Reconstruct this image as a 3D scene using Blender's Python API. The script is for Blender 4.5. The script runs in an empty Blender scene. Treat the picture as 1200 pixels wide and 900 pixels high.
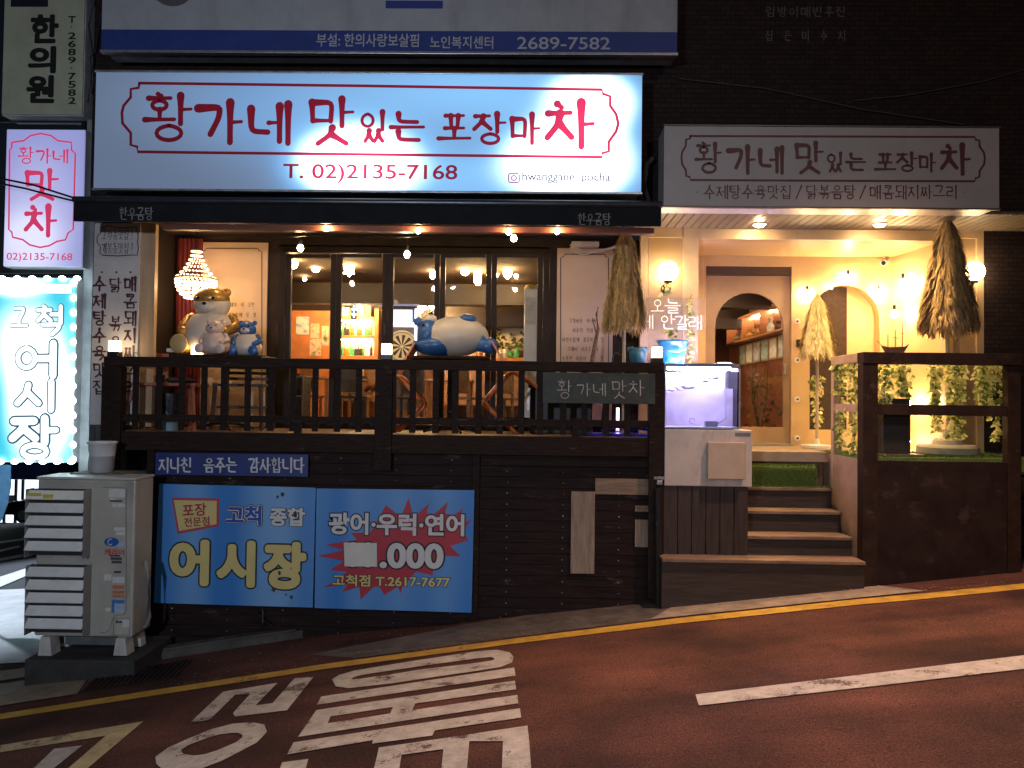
import bpy, bmesh, math, random
from mathutils import Vector, Matrix
R = math.radians
random.seed(7)
SC = bpy.context.scene
COL = SC.collection

# ------------------------------------------------------------------ camera, world, lights, exposure
CZ = 2.4
cam_d = bpy.data.cameras.new('camera')
cam = bpy.data.objects.new('camera', cam_d); COL.objects.link(cam)
cam_d.sensor_width = 36.0; cam_d.lens = 27.0; cam_d.clip_start = 0.05; cam_d.clip_end = 600
YAW, PITCH, ROLL = 0.016, math.atan(20/900), 0.0125
_f = Vector((-math.sin(YAW)*math.cos(PITCH), math.cos(YAW)*math.cos(PITCH), math.sin(PITCH)))
_r = _f.cross(Vector((0, 0, 1))).normalized(); _u = _r.cross(_f).normalized()
_r2 = _r*math.cos(ROLL) + _u*math.sin(ROLL); _u2 = _u*math.cos(ROLL) - _r*math.sin(ROLL)
cam.matrix_world = Matrix(((_r2.x, _u2.x, -_f.x, 0), (_r2.y, _u2.y, -_f.y, 0), (_r2.z, _u2.z, -_f.z, CZ), (0, 0, 0, 1)))
SC.camera = cam
CAMPOS = Vector((0, 0, CZ))

def ray(px, py):
    return (_f*900 + _r2*(px-600) - _u2*(py-450))
def P(px, py, Y):                       # a measured photo position at distance Y from the road edge
    d = ray(px, py); return CAMPOS + d*(Y/d.y)
def gz(x, y):                           # the sloping street
    return CZ - (1.95 + 0.05*min(y, 9) + 0.028*max(0, y-9) - 0.115*max(-40, min(40, x)))
def G(px, py, lift=0.0):                # a measured photo position on the street
    d = ray(px, py); lo, hi = 0.5, 120
    for _ in range(60):
        m = (lo+hi)/2; p = CAMPOS + d*(m/d.y)
        if p.z > gz(p.x, p.y): lo = m
        else: hi = m
    p = CAMPOS + d*(lo/d.y); p.z = gz(p.x, p.y)+lift; return p

w = bpy.data.worlds.new('World'); SC.world = w; w.use_nodes = True
nt = w.node_tree; bg = nt.nodes['Background']
sky = nt.nodes.new('ShaderNodeTexSky'); sky.sky_type = 'NISHITA'; sky.sun_disc = False
sky.sun_elevation = R(35); sky.sun_rotation = R(200)
nt.links.new(sky.outputs[0], bg.inputs[0]); bg.inputs[1].default_value = 0.0013
sun_d = bpy.data.lights.new('moon', 'SUN'); sun_d.energy = 0.004; sun_d.angle = R(0.5); sun_d.color = (0.75, 0.85, 1.0)
sun = bpy.data.objects.new('moon', sun_d); COL.objects.link(sun); sun.rotation_euler = (R(55), 0, R(-20))

def spot(name, loc, target, energy, color, size=90, blend=0.8, rad=0.1):
    d = bpy.data.lights.new(name, 'SPOT'); d.energy = energy; d.color = color; d.spot_size = R(size); d.spot_blend = blend
    d.shadow_soft_size = rad
    o = bpy.data.objects.new(name, d); COL.objects.link(o); o.location = loc
    o.rotation_euler = (Vector(target)-Vector(loc)).to_track_quat('-Z', 'Y').to_euler(); return o
# unseen street lights for the road and the outdoor unit, then two fills
spot('street_lamp_light', (3.9, 6.3, 8.0), (3.4, 4.9, 0.5), 2050, (1.0, 0.57, 0.40), 84, 0.75, 0.12)
spot('street_lamp_light_2', (-2.4, -2.2, 3.4), (-3.5, 8.0, 1.4), 800, (0.72, 0.82, 1.0), 105, 0.9, 0.15)
spot('front_fill_light', (5.0, -4.0, 7.5), (2.8, 8.3, 3.8), 430, (1.0, 0.86, 0.78), 85, 0.9, 0.2)  # unseen front light, added to brighten the signboard and facade
spot('side_fill_light', (-16, 19, 9), (-10.5, 15, -1), 11000, (0.72, 0.84, 1.0), 48, 0.6, 0.2)  # unseen light, added to brighten the pavement down the side street

SC.render.engine = 'CYCLES'
SC.cycles.use_denoising = True
SC.cycles.sample_clamp_indirect = 4.0
SC.cycles.max_bounces = 8; SC.cycles.transparent_max_bounces = 16
SC.view_settings.view_transform = 'Standard'; SC.view_settings.look = 'None'
SC.view_settings.exposure = 0.5; SC.view_settings.gamma = 1.0

# ------------------------------------------------------------------ materials
MATS = {}
def srgb(r, g, b):
    f = lambda c: (c/255/12.92) if c/255 <= 0.04045 else ((c/255+0.055)/1.055)**2.4
    return (f(r), f(g), f(b))
def mat(name, base=(0.5, 0.5, 0.5), rough=0.6, metal=0.0, var=0.25, scale=6.0, bump=0.0, stretch=(1, 1, 1), emit=None, estr=0.0,
        alpha=None, trans=0.0, spec=None):
    if name in MATS: return MATS[name]
    m = bpy.data.materials.new(name); m.use_nodes = True; MATS[name] = m
    n = m.node_tree.nodes; l = m.node_tree.links; b = n['Principled BSDF']
    b.inputs['Roughness'].default_value = rough; b.inputs['Metallic'].default_value = metal
    b.inputs['Base Color'].default_value = (*base, 1)
    if spec is not None: b.inputs['Specular IOR Level'].default_value = spec
    if var > 0 or bump > 0:
        tc = n.new('ShaderNodeTexCoord'); mp = n.new('ShaderNodeMapping'); mp.inputs['Scale'].default_value = stretch
        l.new(tc.outputs['Object'], mp.inputs[0])
        nz = n.new('ShaderNodeTexNoise'); nz.inputs['Scale'].default_value = scale; nz.inputs['Detail'].default_value = 6
        nz.inputs['Roughness'].default_value = 0.65
        l.new(mp.outputs[0], nz.inputs['Vector'])
        if var > 0:
            mx = n.new('ShaderNodeMix'); mx.data_type = 'RGBA'
            mx.inputs[6].default_value = (*[c*(1-var) for c in base], 1); mx.inputs[7].default_value = (*[min(1, c*(1+var)) for c in base], 1)
            rp = n.new('ShaderNodeMapRange'); rp.inputs[1].default_value = 0.3; rp.inputs[2].default_value = 0.7
            l.new(nz.outputs[0], rp.inputs[0]); l.new(rp.outputs[0], mx.inputs[0]); l.new(mx.outputs[2], b.inputs['Base Color'])
            rr = n.new('ShaderNodeMapRange'); rr.inputs[3].default_value = max(0.03, rough-0.12); rr.inputs[4].default_value = min(1, rough+0.12)
            l.new(nz.outputs[0], rr.inputs[0]); l.new(rr.outputs[0], b.inputs['Roughness'])
        if bump > 0:
            bp = n.new('ShaderNodeBump'); bp.inputs['Strength'].default_value = bump; bp.inputs['Distance'].default_value = 0.02
            l.new(nz.outputs[0], bp.inputs['Height']); l.new(bp.outputs[0], b.inputs['Normal'])
    if emit is not None:
        b.inputs['Emission Color'].default_value = (*emit, 1); b.inputs['Emission Strength'].default_value = estr
    if alpha is not None: b.inputs['Alpha'].default_value = alpha
    if trans: b.inputs['Transmission Weight'].default_value = trans
    return m
def glow(name, col=None, s=0):
    return mat(name, (0.8, 0.8, 0.8), 0.4, var=0, emit=col, estr=s)
def glass(name, tint=(1, 1, 1), refl=0.08):
    if name in MATS: return MATS[name]
    m = bpy.data.materials.new(name); m.use_nodes = True; MATS[name] = m
    n = m.node_tree.nodes; l = m.node_tree.links; n.clear()
    o = n.new('ShaderNodeOutputMaterial'); t = n.new('ShaderNodeBsdfTransparent'); t.inputs[0].default_value = (*tint, 1)
    g = n.new('ShaderNodeBsdfGlossy'); g.inputs['Roughness'].default_value = 0.03
    fr = n.new('ShaderNodeFresnel'); fr.inputs[0].default_value = 1.45
    mx = n.new('ShaderNodeMixShader'); l.new(fr.outputs[0], mx.inputs[0]); l.new(t.outputs[0], mx.inputs[1]); l.new(g.outputs[0], mx.inputs[2])
    l.new(mx.outputs[0], o.inputs[0]); return m
def backlit(name, base_col, hot_col, spots, base_s, hot_s, surf=(0.6, 0.62, 0.66), ramp=None, maxmix=1.0):
    """A translucent sign face with uneven tubes behind it: emission strength is a sum of soft spots in metres."""
    if name in MATS: return MATS[name]
    m = bpy.data.materials.new(name); m.use_nodes = True; MATS[name] = m
    n = m.node_tree.nodes; l = m.node_tree.links; b = n['Principled BSDF']
    b.inputs['Base Color'].default_value = (*surf, 1); b.inputs['Roughness'].default_value = 0.35
    tc = n.new('ShaderNodeTexCoord'); tot = None
    for (c, r, a) in spots:
        s = n.new('ShaderNodeVectorMath'); s.operation = 'SUBTRACT'; l.new(tc.outputs['Object'], s.inputs[0]); s.inputs[1].default_value = c
        dv = n.new('ShaderNodeVectorMath'); dv.operation = 'DIVIDE'; l.new(s.outputs[0], dv.inputs[0]); dv.inputs[1].default_value = (r[0], 1e3, r[1])
        dt = n.new('ShaderNodeVectorMath'); dt.operation = 'DOT_PRODUCT'; l.new(dv.outputs[0], dt.inputs[0]); l.new(dv.outputs[0], dt.inputs[1])
        pw = n.new('ShaderNodeMath'); pw.operation = 'POWER'; pw.inputs[1].default_value = 1.5; l.new(dt.outputs['Value'], pw.inputs[0])
        ng = n.new('ShaderNodeMath'); ng.operation = 'MULTIPLY'; ng.inputs[1].default_value = -1; l.new(pw.outputs[0], ng.inputs[0])
        ex = n.new('ShaderNodeMath'); ex.operation = 'EXPONENT'; l.new(ng.outputs[0], ex.inputs[0])
        mu = n.new('ShaderNodeMath'); mu.operation = 'MULTIPLY'; mu.inputs[1].default_value = a; l.new(ex.outputs[0], mu.inputs[0])
        if tot is None: tot = mu
        else:
            ad = n.new('ShaderNodeMath'); ad.operation = 'ADD'; l.new(tot.outputs[0], ad.inputs[0]); l.new(mu.outputs[0], ad.inputs[1]); tot = ad
    st = n.new('ShaderNodeMath'); st.operation = 'MULTIPLY_ADD'; st.inputs[1].default_value = hot_s; st.inputs[2].default_value = base_s
    l.new(tot.outputs[0], st.inputs[0]); l.new(st.outputs[0], b.inputs['Emission Strength'])
    mr = n.new('ShaderNodeMapRange'); mr.inputs[1].default_value = 0.15; mr.inputs[2].default_value = 1.2; mr.inputs[4].default_value = maxmix
    l.new(tot.outputs[0], mr.inputs[0])
    mx = n.new('ShaderNodeMix'); mx.data_type = 'RGBA'; mx.inputs[6].default_value = (*base_col, 1); mx.inputs[7].default_value = (*hot_col, 1)
    if ramp:
        rp = n.new('ShaderNodeValToRGB'); e = rp.color_ramp.elements; e[0].position = 0; e[0].color = (*ramp[0][1], 1); e[1].position = 1; e[1].color = (*ramp[-1][1], 1)
        for p_, c_ in ramp[1:-1]: x_ = e.new(p_); x_.color = (*c_, 1)
        mr.inputs[1].default_value = 0; mr.inputs[2].default_value = 1.5; l.new(mr.outputs[0], rp.inputs[0]); l.new(rp.outputs[0], b.inputs['Emission Color'])
    else:
        l.new(mr.outputs[0], mx.inputs[0]); l.new(mx.outputs[2], b.inputs['Emission Color'])
    return m

DARKWOOD = mat('dark_wood', (0.022, 0.014, 0.011), 0.55, var=0.5, scale=9, bump=0.35, stretch=(1, 1, 6))
DARKWOODH = mat('dark_wood_long', (0.026, 0.016, 0.012), 0.55, var=0.5, scale=9, bump=0.35, stretch=(0.5, 4, 8))
PLANKWALL = mat('dark_plank_paint', (0.022, 0.014, 0.013), 0.6, var=0.4, scale=5, bump=0.3, stretch=(0.6, 1, 5))
FLOORWOOD = mat('deck_floor_wood', (0.30, 0.17, 0.09), 0.6, var=0.45, scale=7, bump=0.3, stretch=(0.6, 6, 1))
CREAM = mat('cream_paint', (0.58, 0.40, 0.195), 0.5, var=0.07, scale=3, bump=0.05)
CREAMD = mat('cream_frame_paint', (0.46, 0.325, 0.19), 0.45, var=0.1, scale=4, bump=0.05)
BLACKMETAL = mat('black_metal', (0.02, 0.018, 0.018), 0.4, 0.3, var=0.3, scale=12)
BRONZE = mat('dark_bronze_frame', (0.024, 0.017, 0.015), 0.5, 0.1, var=0.3, scale=8)
WHITEP = mat('white_plastic', (0.72, 0.71, 0.68), 0.4, var=0.12, scale=5)
CABLE = mat('black_cable', (0.012, 0.012, 0.013), 0.5, var=0)
ALU = mat('aluminium_trim', (0.5, 0.51, 0.53), 0.35, 0.8, var=0.2, scale=10)
ORANGEWOOD = mat('orange_wood', (0.50, 0.15, 0.055), 0.38, var=0.3, scale=8, bump=0.15, stretch=(1, 1, 5))
STRAW = mat('straw', (0.40, 0.27, 0.12), 0.85, var=0.75, scale=34, stretch=(1, 1, 0.18))
IRON = mat('cast_iron', (0.03, 0.03, 0.035), 0.4, 0.6, var=0.3, scale=15)

# ------------------------------------------------------------------ mesh helpers
class MB:
    def __init__(s): s.bm = bmesh.new()
    def box(s, x0, x1, y0, y1, z0, z1, bev=0.0, rot=None):
        t = bmesh.new(); bmesh.ops.create_cube(t, size=1)
        bmesh.ops.transform(t, matrix=Matrix.Translation(((x0+x1)/2, (y0+y1)/2, (z0+z1)/2)) @ Matrix.Diagonal((abs(x1-x0), abs(y1-y0), abs(z1-z0), 1)), verts=t.verts)
        if bev: bmesh.ops.bevel(t, geom=t.edges[:], offset=bev, segments=2, affect='EDGES', profile=0.6)
        if rot is not None: bmesh.ops.transform(t, matrix=rot, verts=t.verts)
        s._add(t); return s
    def _add(s, t):
        me = bpy.data.meshes.new('_t'); t.to_mesh(me); t.free(); s.bm.from_mesh(me); bpy.data.meshes.remove(me)
    def bar(s, a, b, wx, wy, bev=0.0):       # square bar between two points
        a = Vector(a); b = Vector(b); d = b-a; L = d.length
        q = d.to_track_quat('Z', 'Y').to_matrix().to_4x4()
        t = bmesh.new(); bmesh.ops.create_cube(t, size=1)
        bmesh.ops.transform(t, matrix=Matrix.Translation((a+b)/2) @ q @ Matrix.Diagonal((wx, wy, L, 1)), verts=t.verts)
        if bev: bmesh.ops.bevel(t, geom=t.edges[:], offset=bev, segments=2, affect='EDGES')
        s._add(t); return s
    def cyl(s, a, b, r0, r1=None, seg=14, caps=True):
        a = Vector(a); b = Vector(b); d = b-a; L = max(d.length, 1e-6); r1 = r0 if r1 is None else r1
        t = bmesh.new(); bmesh.ops.create_cone(t, cap_ends=caps, segments=seg, radius1=r0, radius2=r1, depth=L)
        bmesh.ops.transform(t, matrix=Matrix.Translation((a+b)/2) @ d.to_track_quat('Z', 'Y').to_matrix().to_4x4(), verts=t.verts)
        s._add(t); return s
    def tube(s, pts, r, seg=7):
        pts = [Vector(p) for p in pts]; rings = []
        for i, p in enumerate(pts):
            d = (pts[min(i+1, len(pts)-1)] - pts[max(i-1, 0)]).normalized()
            q = d.to_track_quat('Z', 'Y'); rr = r[i] if isinstance(r, (list, tuple)) else r
            rings.append([s.bm.verts.new(p + q @ Vector((math.cos(2*math.pi*k/seg)*rr, math.sin(2*math.pi*k/seg)*rr, 0))) for k in range(seg)])
        for i in range(len(rings)-1):
            for k in range(seg):
                s.bm.faces.new((rings[i][k], rings[i][(k+1) % seg], rings[i+1][(k+1) % seg], rings[i+1][k]))
        s.bm.faces.new(rings[0][::-1]); s.bm.faces.new(rings[-1]); return s
    def lathe(s, prof, c, seg=20, axis='Z'):   # prof: (radius, height)
        c = Vector(c); rings = []
        for (r, h) in prof:
            ring = []
            for k in range(seg):
                a = 2*math.pi*k/seg; v = Vector((r*math.cos(a), r*math.sin(a), h))
                if axis == 'Y': v = Vector((v.x, v.z, v.y))
                ring.append(s.bm.verts.new(c+v))
            rings.append(ring)
        for i in range(len(rings)-1):
            for k in range(seg):
                s.bm.faces.new((rings[i][k], rings[i][(k+1) % seg], rings[i+1][(k+1) % seg], rings[i+1][k]))
        for ring, rv in ((rings[0], True), (rings[-1], False)):
            try: s.bm.faces.new(ring[::-1] if rv else ring)
            except ValueError: pass
        return s
    def ball(s, c, r, sc=(1, 1, 1), rot=None, sub=3):
        t = bmesh.new(); bmesh.ops.create_icosphere(t, subdivisions=sub, radius=1)
        M = Matrix.Translation(c) @ (rot.to_4x4() if rot is not None else Matrix.Identity(4)) @ Matrix.Diagonal((r*sc[0], r*sc[1], r*sc[2], 1))
        bmesh.ops.transform(t, matrix=M, verts=t.verts); s._add(t); return s
    def prism(s, pts, y0, y1):                 # pts: (x, z) outline, thickness along y
        f = [s.bm.verts.new((x, y0, z)) for x, z in pts]; b = [s.bm.verts.new((x, y1, z)) for x, z in pts]
        s.bm.faces.new(f); s.bm.faces.new(b[::-1]); n = len(pts)
        for i in range(n): s.bm.faces.new((f[i], b[i], b[(i+1) % n], f[(i+1) % n]))
        return s
    def face(s, pts):
        s.bm.faces.new([s.bm.verts.new(p) for p in pts]); return s
    def build(s, name, m, parent=None, smooth=False):
        bmesh.ops.recalc_face_normals(s.bm, faces=s.bm.faces[:])
        me = bpy.data.meshes.new(name); s.bm.to_mesh(me); s.bm.free()
        me.materials.append(m)
        if smooth:
            for p in me.polygons: p.use_smooth = True
        o = bpy.data.objects.new(name, me); COL.objects.link(o)
        if parent is not None: adopt(o, parent)
        return o
def world_loc(o):
    v = Vector(o.location)
    return v + (world_loc(o.parent) if o.parent else Vector((0, 0, 0))) - (Vector(o.get('_pl', (0, 0, 0))) if o.parent else Vector((0, 0, 0)))
def adopt(o, parent):
    loc = Vector((0, 0, 0)); q = parent
    if q.parent is None: loc = Vector(q.location)
    o.parent = parent
    if q.parent is None: o.matrix_parent_inverse = Matrix.Translation(-loc)
def tag(o, label=None, cat=None, group=None, kind=None):
    if label: o['label'] = label
    if cat: o['category'] = cat
    if group: o['group'] = group
    if kind: o['kind'] = kind
    return o
def thing(name, label, cat, loc=(0, 0, 0), group=None):
    o = bpy.data.objects.new(name, None); COL.objects.link(o); o.location = loc; o.empty_display_size = 0.1
    return tag(o, label, cat, group)
def copy_tree(o, parent=None):
    c = o.copy(); COL.objects.link(c)
    if parent is not None: c.parent = parent
    for ch in [x for x in o.children]: copy_tree(ch, c)
    return c
def pbox(mb, px0, py0, px1, py1, Y, d, bev=0.0, front=0.0):
    mx, my = (px0+px1)/2, (py0+py1)/2
    x0 = P(px0, my, Y).x; x1 = P(px1, my, Y).x; z1 = P(mx, py0, Y).z; z0 = P(mx, py1, Y).z
    return mb.box(x0, x1, Y-front, Y+d, z0, z1, bev)
def pb(name, m, parent, *a, **k):
    mb = MB(); pbox(mb, *a, **k); return mb.build(name, m, parent)
def rect(px0, py0, px1, py1, Y):
    mx, my = (px0+px1)/2, (py0+py1)/2
    return P(px0, my, Y).x, P(px1, my, Y).x, P(mx, py1, Y).z, P(mx, py0, Y).z
def struct(o): return tag(o, kind='structure')

# ------------------------------------------------------------------ lettering: brush Hangul made of strokes, and outline type
LS = 'ㄱㄲㄴㄷㄸㄹㅁㅂㅃㅅㅆㅇㅈㅉㅊㅋㅌㅍㅎ'
VS = 'ㅏㅐㅑㅒㅓㅔㅕㅖㅗㅘㅙㅚㅛㅜㅝㅞㅟㅠㅡㅢㅣ'
TS = ['', 'ㄱ', 'ㄲ', 'ㄱㅅ', 'ㄴ', 'ㄴㅈ', 'ㄴㅎ', 'ㄷ', 'ㄹ', 'ㄹㄱ', 'ㄹㅁ', 'ㄹㅂ', 'ㄹㅅ', 'ㄹㅌ', 'ㄹㅍ', 'ㄹㅎ', 'ㅁ', 'ㅂ', 'ㅂㅅ', 'ㅅ', 'ㅆ', 'ㅇ', 'ㅈ', 'ㅊ', 'ㅋ', 'ㅌ', 'ㅍ', 'ㅎ']
def circ(cx, cy, rx, ry, n=16): return [(cx+rx*math.sin(2*math.pi*i/n), cy+ry*math.cos(2*math.pi*i/n)) for i in range(n+1)]
CONS = {
 'ㄱ': [[(0, .95), (.95, 1), (.9, .6), (.55, 0)]], 'ㄴ': [[(.05, 1), (.08, .15), (1, .12)]], 'ㄷ': [[(0, .95), (1, .97)], [(.08, .95), (.1, .08), (1, .06)]],
 'ㄹ': [[(0, 1), (.95, 1), (.95, .55)], [(.95, .55), (.05, .5), (.05, .03)], [(.05, .03), (1, .05)]],
 'ㅁ': [[(.05, .95), (.1, .05)], [(.05, .92), (.95, .95), (.9, .05)], [(.1, .08), (.92, .08)]],
 'ㅂ': [[(.08, 1), (.1, .02)], [(.92, 1), (.9, .02)], [(.1, .55), (.9, .55)], [(.1, .06), (.9, .06)]],
 'ㅅ': [[(.5, 1), (.42, .55), (0, .02)], [(.46, .6), (1, .04)]], 'ㅇ': [circ(.5, .48, .44, .46)],
 'ㅈ': [[(.05, .93), (.92, .96)], [(.55, .93), (.42, .5), (0, .02)], [(.47, .55), (1, .04)]],
 'ㅊ': [[(.4, 1.12), (.58, 1.0)], [(.02, .8), (.95, .83)], [(.52, .8), (.42, .42), (0, 0)], [(.47, .48), (1, .02)]],
 'ㅋ': [[(0, .95), (.95, 1), (.9, .55), (.55, 0)], [(.05, .52), (.9, .58)]],
 'ㅌ': [[(.05, 1), (.95, 1)], [(.08, .54), (.9, .55)], [(.06, .98), (.08, .05), (1, .05)]],
 'ㅍ': [[(.02, .95), (.98, .97)], [(.3, .95), (.34, .1)], [(.7, .95), (.66, .1)], [(0, .06), (1, .08)]],
 'ㅎ': [[(.42, 1.1), (.6, 1.0)], [(.02, .8), (.98, .82)], [*circ(.5, .33, .34, .33)]]}
for a, b in zip('ㄲㄸㅃㅆㅉ', 'ㄱㄷㅂㅅㅈ'):
    CONS[a] = [[(x*.46, y) for x, y in s] for s in CONS[b]] + [[(.54+x*.46, y) for x, y in s] for s in CONS[b]]
VERT = {'ㅏ': [[(.35, 1), (.38, 0)], [(.38, .5), (1, .52)]], 'ㅐ': [[(.2, .95), (.22, .04)], [(.22, .5), (.75, .5)], [(.8, 1), (.82, 0)]],
 'ㅑ': [[(.35, 1), (.38, 0)], [(.38, .66), (1, .67)], [(.38, .36), (1, .37)]], 'ㅓ': [[(.7, 1), (.72, 0)], [(0, .52), (.7, .53)]],
 'ㅔ': [[(.5, .95), (.52, .05)], [(0, .52), (.5, .53)], [(.9, 1), (.92, 0)]], 'ㅕ': [[(.7, 1), (.72, 0)], [(0, .68), (.7, .68)], [(0, .38), (.7, .38)]],
 'ㅖ': [[(.5, .95), (.52, .05)], [(0, .66), (.5, .66)], [(0, .36), (.5, .36)], [(.9, 1), (.92, 0)]], 'ㅣ': [[(.6, 1), (.62, 0)]],
 'ㅒ': [[(.2, .95), (.22, .04)], [(.22, .62), (.75, .62)], [(.22, .36), (.75, .36)], [(.8, 1), (.82, 0)]]}
HORZ = {'ㅗ': [[(.5, .95), (.5, .2)], [(0, .16), (1, .2)]], 'ㅛ': [[(.33, .95), (.33, .2)], [(.67, .95), (.67, .2)], [(0, .16), (1, .2)]],
 'ㅜ': [[(0, .78), (1, .82)], [(.52, .78), (.5, 0)]], 'ㅠ': [[(0, .78), (1, .82)], [(.33, .78), (.3, 0)], [(.67, .78), (.68, 0)]], 'ㅡ': [[(0, .45), (1, .5)]]}
MIXV = {'ㅘ': ('ㅗ', 'ㅏ'), 'ㅙ': ('ㅗ', 'ㅐ'), 'ㅚ': ('ㅗ', 'ㅣ'), 'ㅝ': ('ㅜ', 'ㅓ'), 'ㅞ': ('ㅜ', 'ㅔ'), 'ㅟ': ('ㅜ', 'ㅣ'), 'ㅢ': ('ㅡ', 'ㅣ')}
def fit(strokes, b): return [[(b[0]+x*(b[2]-b[0]), b[1]+y*(b[3]-b[1])) for x, y in s] for s in strokes]
def glyph(ch):
    if ch == '/': return [[(.75, 1), (.25, 0)]]
    if ch == '!': return [[(.5, 1), (.5, .35)], [(.5, .08), (.5, .0)]]
    if ch == '·': return [[(.46, .5), (.54, .5)]]
    if ch == ',': return [[(.2, .1), (.1, -.1)]]
    c = ord(ch)-0xAC00
    if c < 0 or c >= 11172: return []
    L, V, T = LS[c//588], VS[(c % 588)//28], TS[c % 28]; out = []
    y0 = .42 if T else 0.0
    if V in VERT:
        wide = V in 'ㅐㅔㅖㅒ'
        xv = .56 if wide else .6
        out += fit(CONS[L], (.02, y0+(.06 if T else .2), xv-.06 if V in 'ㅏㅑㅣㅐ' else xv-.1, .95 if T else .88))
        out += fit(VERT[V], (xv-(.08 if V in 'ㅓㅔㅕㅖ' else 0), y0-.02 if T else 0, 1, 1))
    elif V in HORZ:
        out += fit(CONS[L], (.2, .66 if T else .46, .8, 1)); out += fit(HORZ[V], (0, .38 if T else .02, 1, .66 if T else .5))
    else:
        h, v = MIXV[V]
        out += fit(CONS[L], (.06, .68 if T else .5, .56, 1)); out += fit(HORZ[h], (0, .42 if T else .1, .64, .7 if T else .5)); out += fit(VERT[v], (.64, y0-.04, 1, 1))
    if T:
        n = len(T)
        for i, t in enumerate(T): out += fit(CONS[t], (.2+.66*i/n, -.0, .2+.66*(i+1)/n-(.05 if n > 1 else 0), .36))
    return out
def smooth(pts, n=5):
    if len(pts) < 3: 
        return [(pts[0][0]+(pts[-1][0]-pts[0][0])*i/n, pts[0][1]+(pts[-1][1]-pts[0][1])*i/n) for i in range(n+1)]
    out = []
    for i in range(len(pts)-1):
        p1, p2 = pts[i], pts[i+1]
        for k in range(n):
            t = k/n
            x = p1[0]+(p2[0]-p1[0])*t; y = p1[1]+(p2[1]-p1[1])*t
            out.append((x, y))
    out.append(pts[-1])
    for _ in range(2):
        out = [out[0]] + [((out[i-1][0]+2*out[i][0]+out[i+1][0])/4, (out[i-1][1]+2*out[i][1]+out[i+1][1])/4) for i in range(1, len(out)-1)] + [out[-1]]
    return out
def ribbon(mb, pts, wf, tf, lift, depth=None):
    """pts 2D, wf(t)->half width; tf maps (u, v, lift) to 3D."""
    n = len(pts); Ls = []; Rs = []
    for i, p in enumerate(pts):
        a = pts[max(i-1, 0)]; b = pts[min(i+1, n-1)]; dx, dy = b[0]-a[0], b[1]-a[1]; L = math.hypot(dx, dy) or 1
        nx, ny = -dy/L, dx/L; h = wf(i/(n-1))
        Ls.append((p[0]+nx*h, p[1]+ny*h)); Rs.append((p[0]-nx*h, p[1]-ny*h))
    def cap(c, r, lf):
        mb.face([tf(c[0]+r*math.cos(2*math.pi*k/9), c[1]+r*math.sin(2*math.pi*k/9), lf) for k in range(9)])
    lv = [mb.bm.verts.new(tf(*p, lift)) for p in Ls]; rv = [mb.bm.verts.new(tf(*p, lift)) for p in Rs]
    for i in range(n-1): mb.bm.faces.new((lv[i], lv[i+1], rv[i+1], rv[i]))
    cap(pts[0], wf(0)*.98, lift+0.0002); cap(pts[-1], wf(1)*.98, lift+0.0002)
def brush_glyph(mb, ch, box, Y, wt=0.07, flare=0.35, wob=0.0, lift0=0.003, n=5, slant=0, mono=False):
    x0, x1, z0, z1 = box; W, H = x1-x0, z1-z0; s = (W+H)/2
    tf = lambda u, v, lf: Vector((u, Y-lf, v))
    for k, st in enumerate(glyph(ch)):
        pts = [(x0+(u+slant*(v-.5))*W, z0+v*H) for u, v in st]
        if wob: pts = [(a+random.uniform(-wob, wob)*s, b+random.uniform(-wob, wob)*s) for a, b in pts]
        closed = len(st) > 9
        pts = smooth(pts, 1 if closed else n)
        hw = wt*s*0.5*(.82 if len(glyph(ch)) > 6 else 1)
        dx_, dy_ = abs(st[-1][0]-st[0][0]), abs(st[-1][1]-st[0][1])
        if dx_+dy_ < .3 and not closed and len(st) < 4: hw *= .8
        if closed: hw *= .72
        elif dx_ > 2.2*dy_ and not mono: hw *= .74
        wf = (lambda t: hw*1.0) if closed else (lambda t: hw*(1+flare*(1-2*min(t, .5))**2*1.1 - flare*.55*t + .25*flare*max(0, (t-.8)*5)))
        ribbon(mb, pts, wf, tf, lift0+0.0005*k)
def brush(mb, items, Y, **k):                  # items: (char, px0, py0, px1, py1)
    for ch, a, b, c, d in items: brush_glyph(mb, ch, rect(a, b, c, d, Y), Y, **k)
def brush_line(mb, txt, px0, py0, px1, py1, Y, gap=0.12, **k):
    n = len(txt); st = (px1-px0)/n
    for i, ch in enumerate(txt):
        if ch == ' ': continue
        yo = 0
        brush_glyph(mb, ch, rect(px0+st*(i+gap/2), py0+yo, px0+st*(i+1-gap/2), py1+yo, Y), Y, **k)
def brush_col(mb, txt, px0, py0, px1, py1, Y, gap=0.2, **k):
    n = len(txt); st = (py1-py0)/n
    for i, ch in enumerate(txt):
        if ch == ' ': continue
        brush_glyph(mb, ch, rect(px0, py0+st*(i+gap/2), px1, py0+st*(i+1-gap/2), Y), Y, **k)
def path_ribbon(mb, pxs, Y, wpx, lift=0.003, closed=False):
    pts = [P(a, b, Y) for a, b in pxs]; pts = [(p.x, p.z) for p in pts]
    if closed: pts.append(pts[0])
    hw = wpx/900*Y*0.5
    ribbon(mb, pts, lambda t: hw, lambda u, v, lf: Vector((u, Y-lf, v)), lift)
_fc = {}
def font_mesh(body, offset=0.0):
    key = (body, offset)
    if key not in _fc:
        c = bpy.data.curves.new('t', 'FONT'); c.body = body; c.size = 1; c.offset = offset; c.resolution_u = 4
        o = bpy.data.objects.new('t', c); COL.objects.link(o)
        me = bpy.data.meshes.new_from_object(o.evaluated_get(bpy.context.evaluated_depsgraph_get()))
        vs = [(v.co.x, v.co.y) for v in me.vertices]; fs = [tuple(p.vertices) for p in me.polygons]
        bpy.data.objects.remove(o); bpy.data.curves.remove(c); bpy.data.meshes.remove(me); _fc[key] = (vs, fs)
    return _fc[key]
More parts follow.
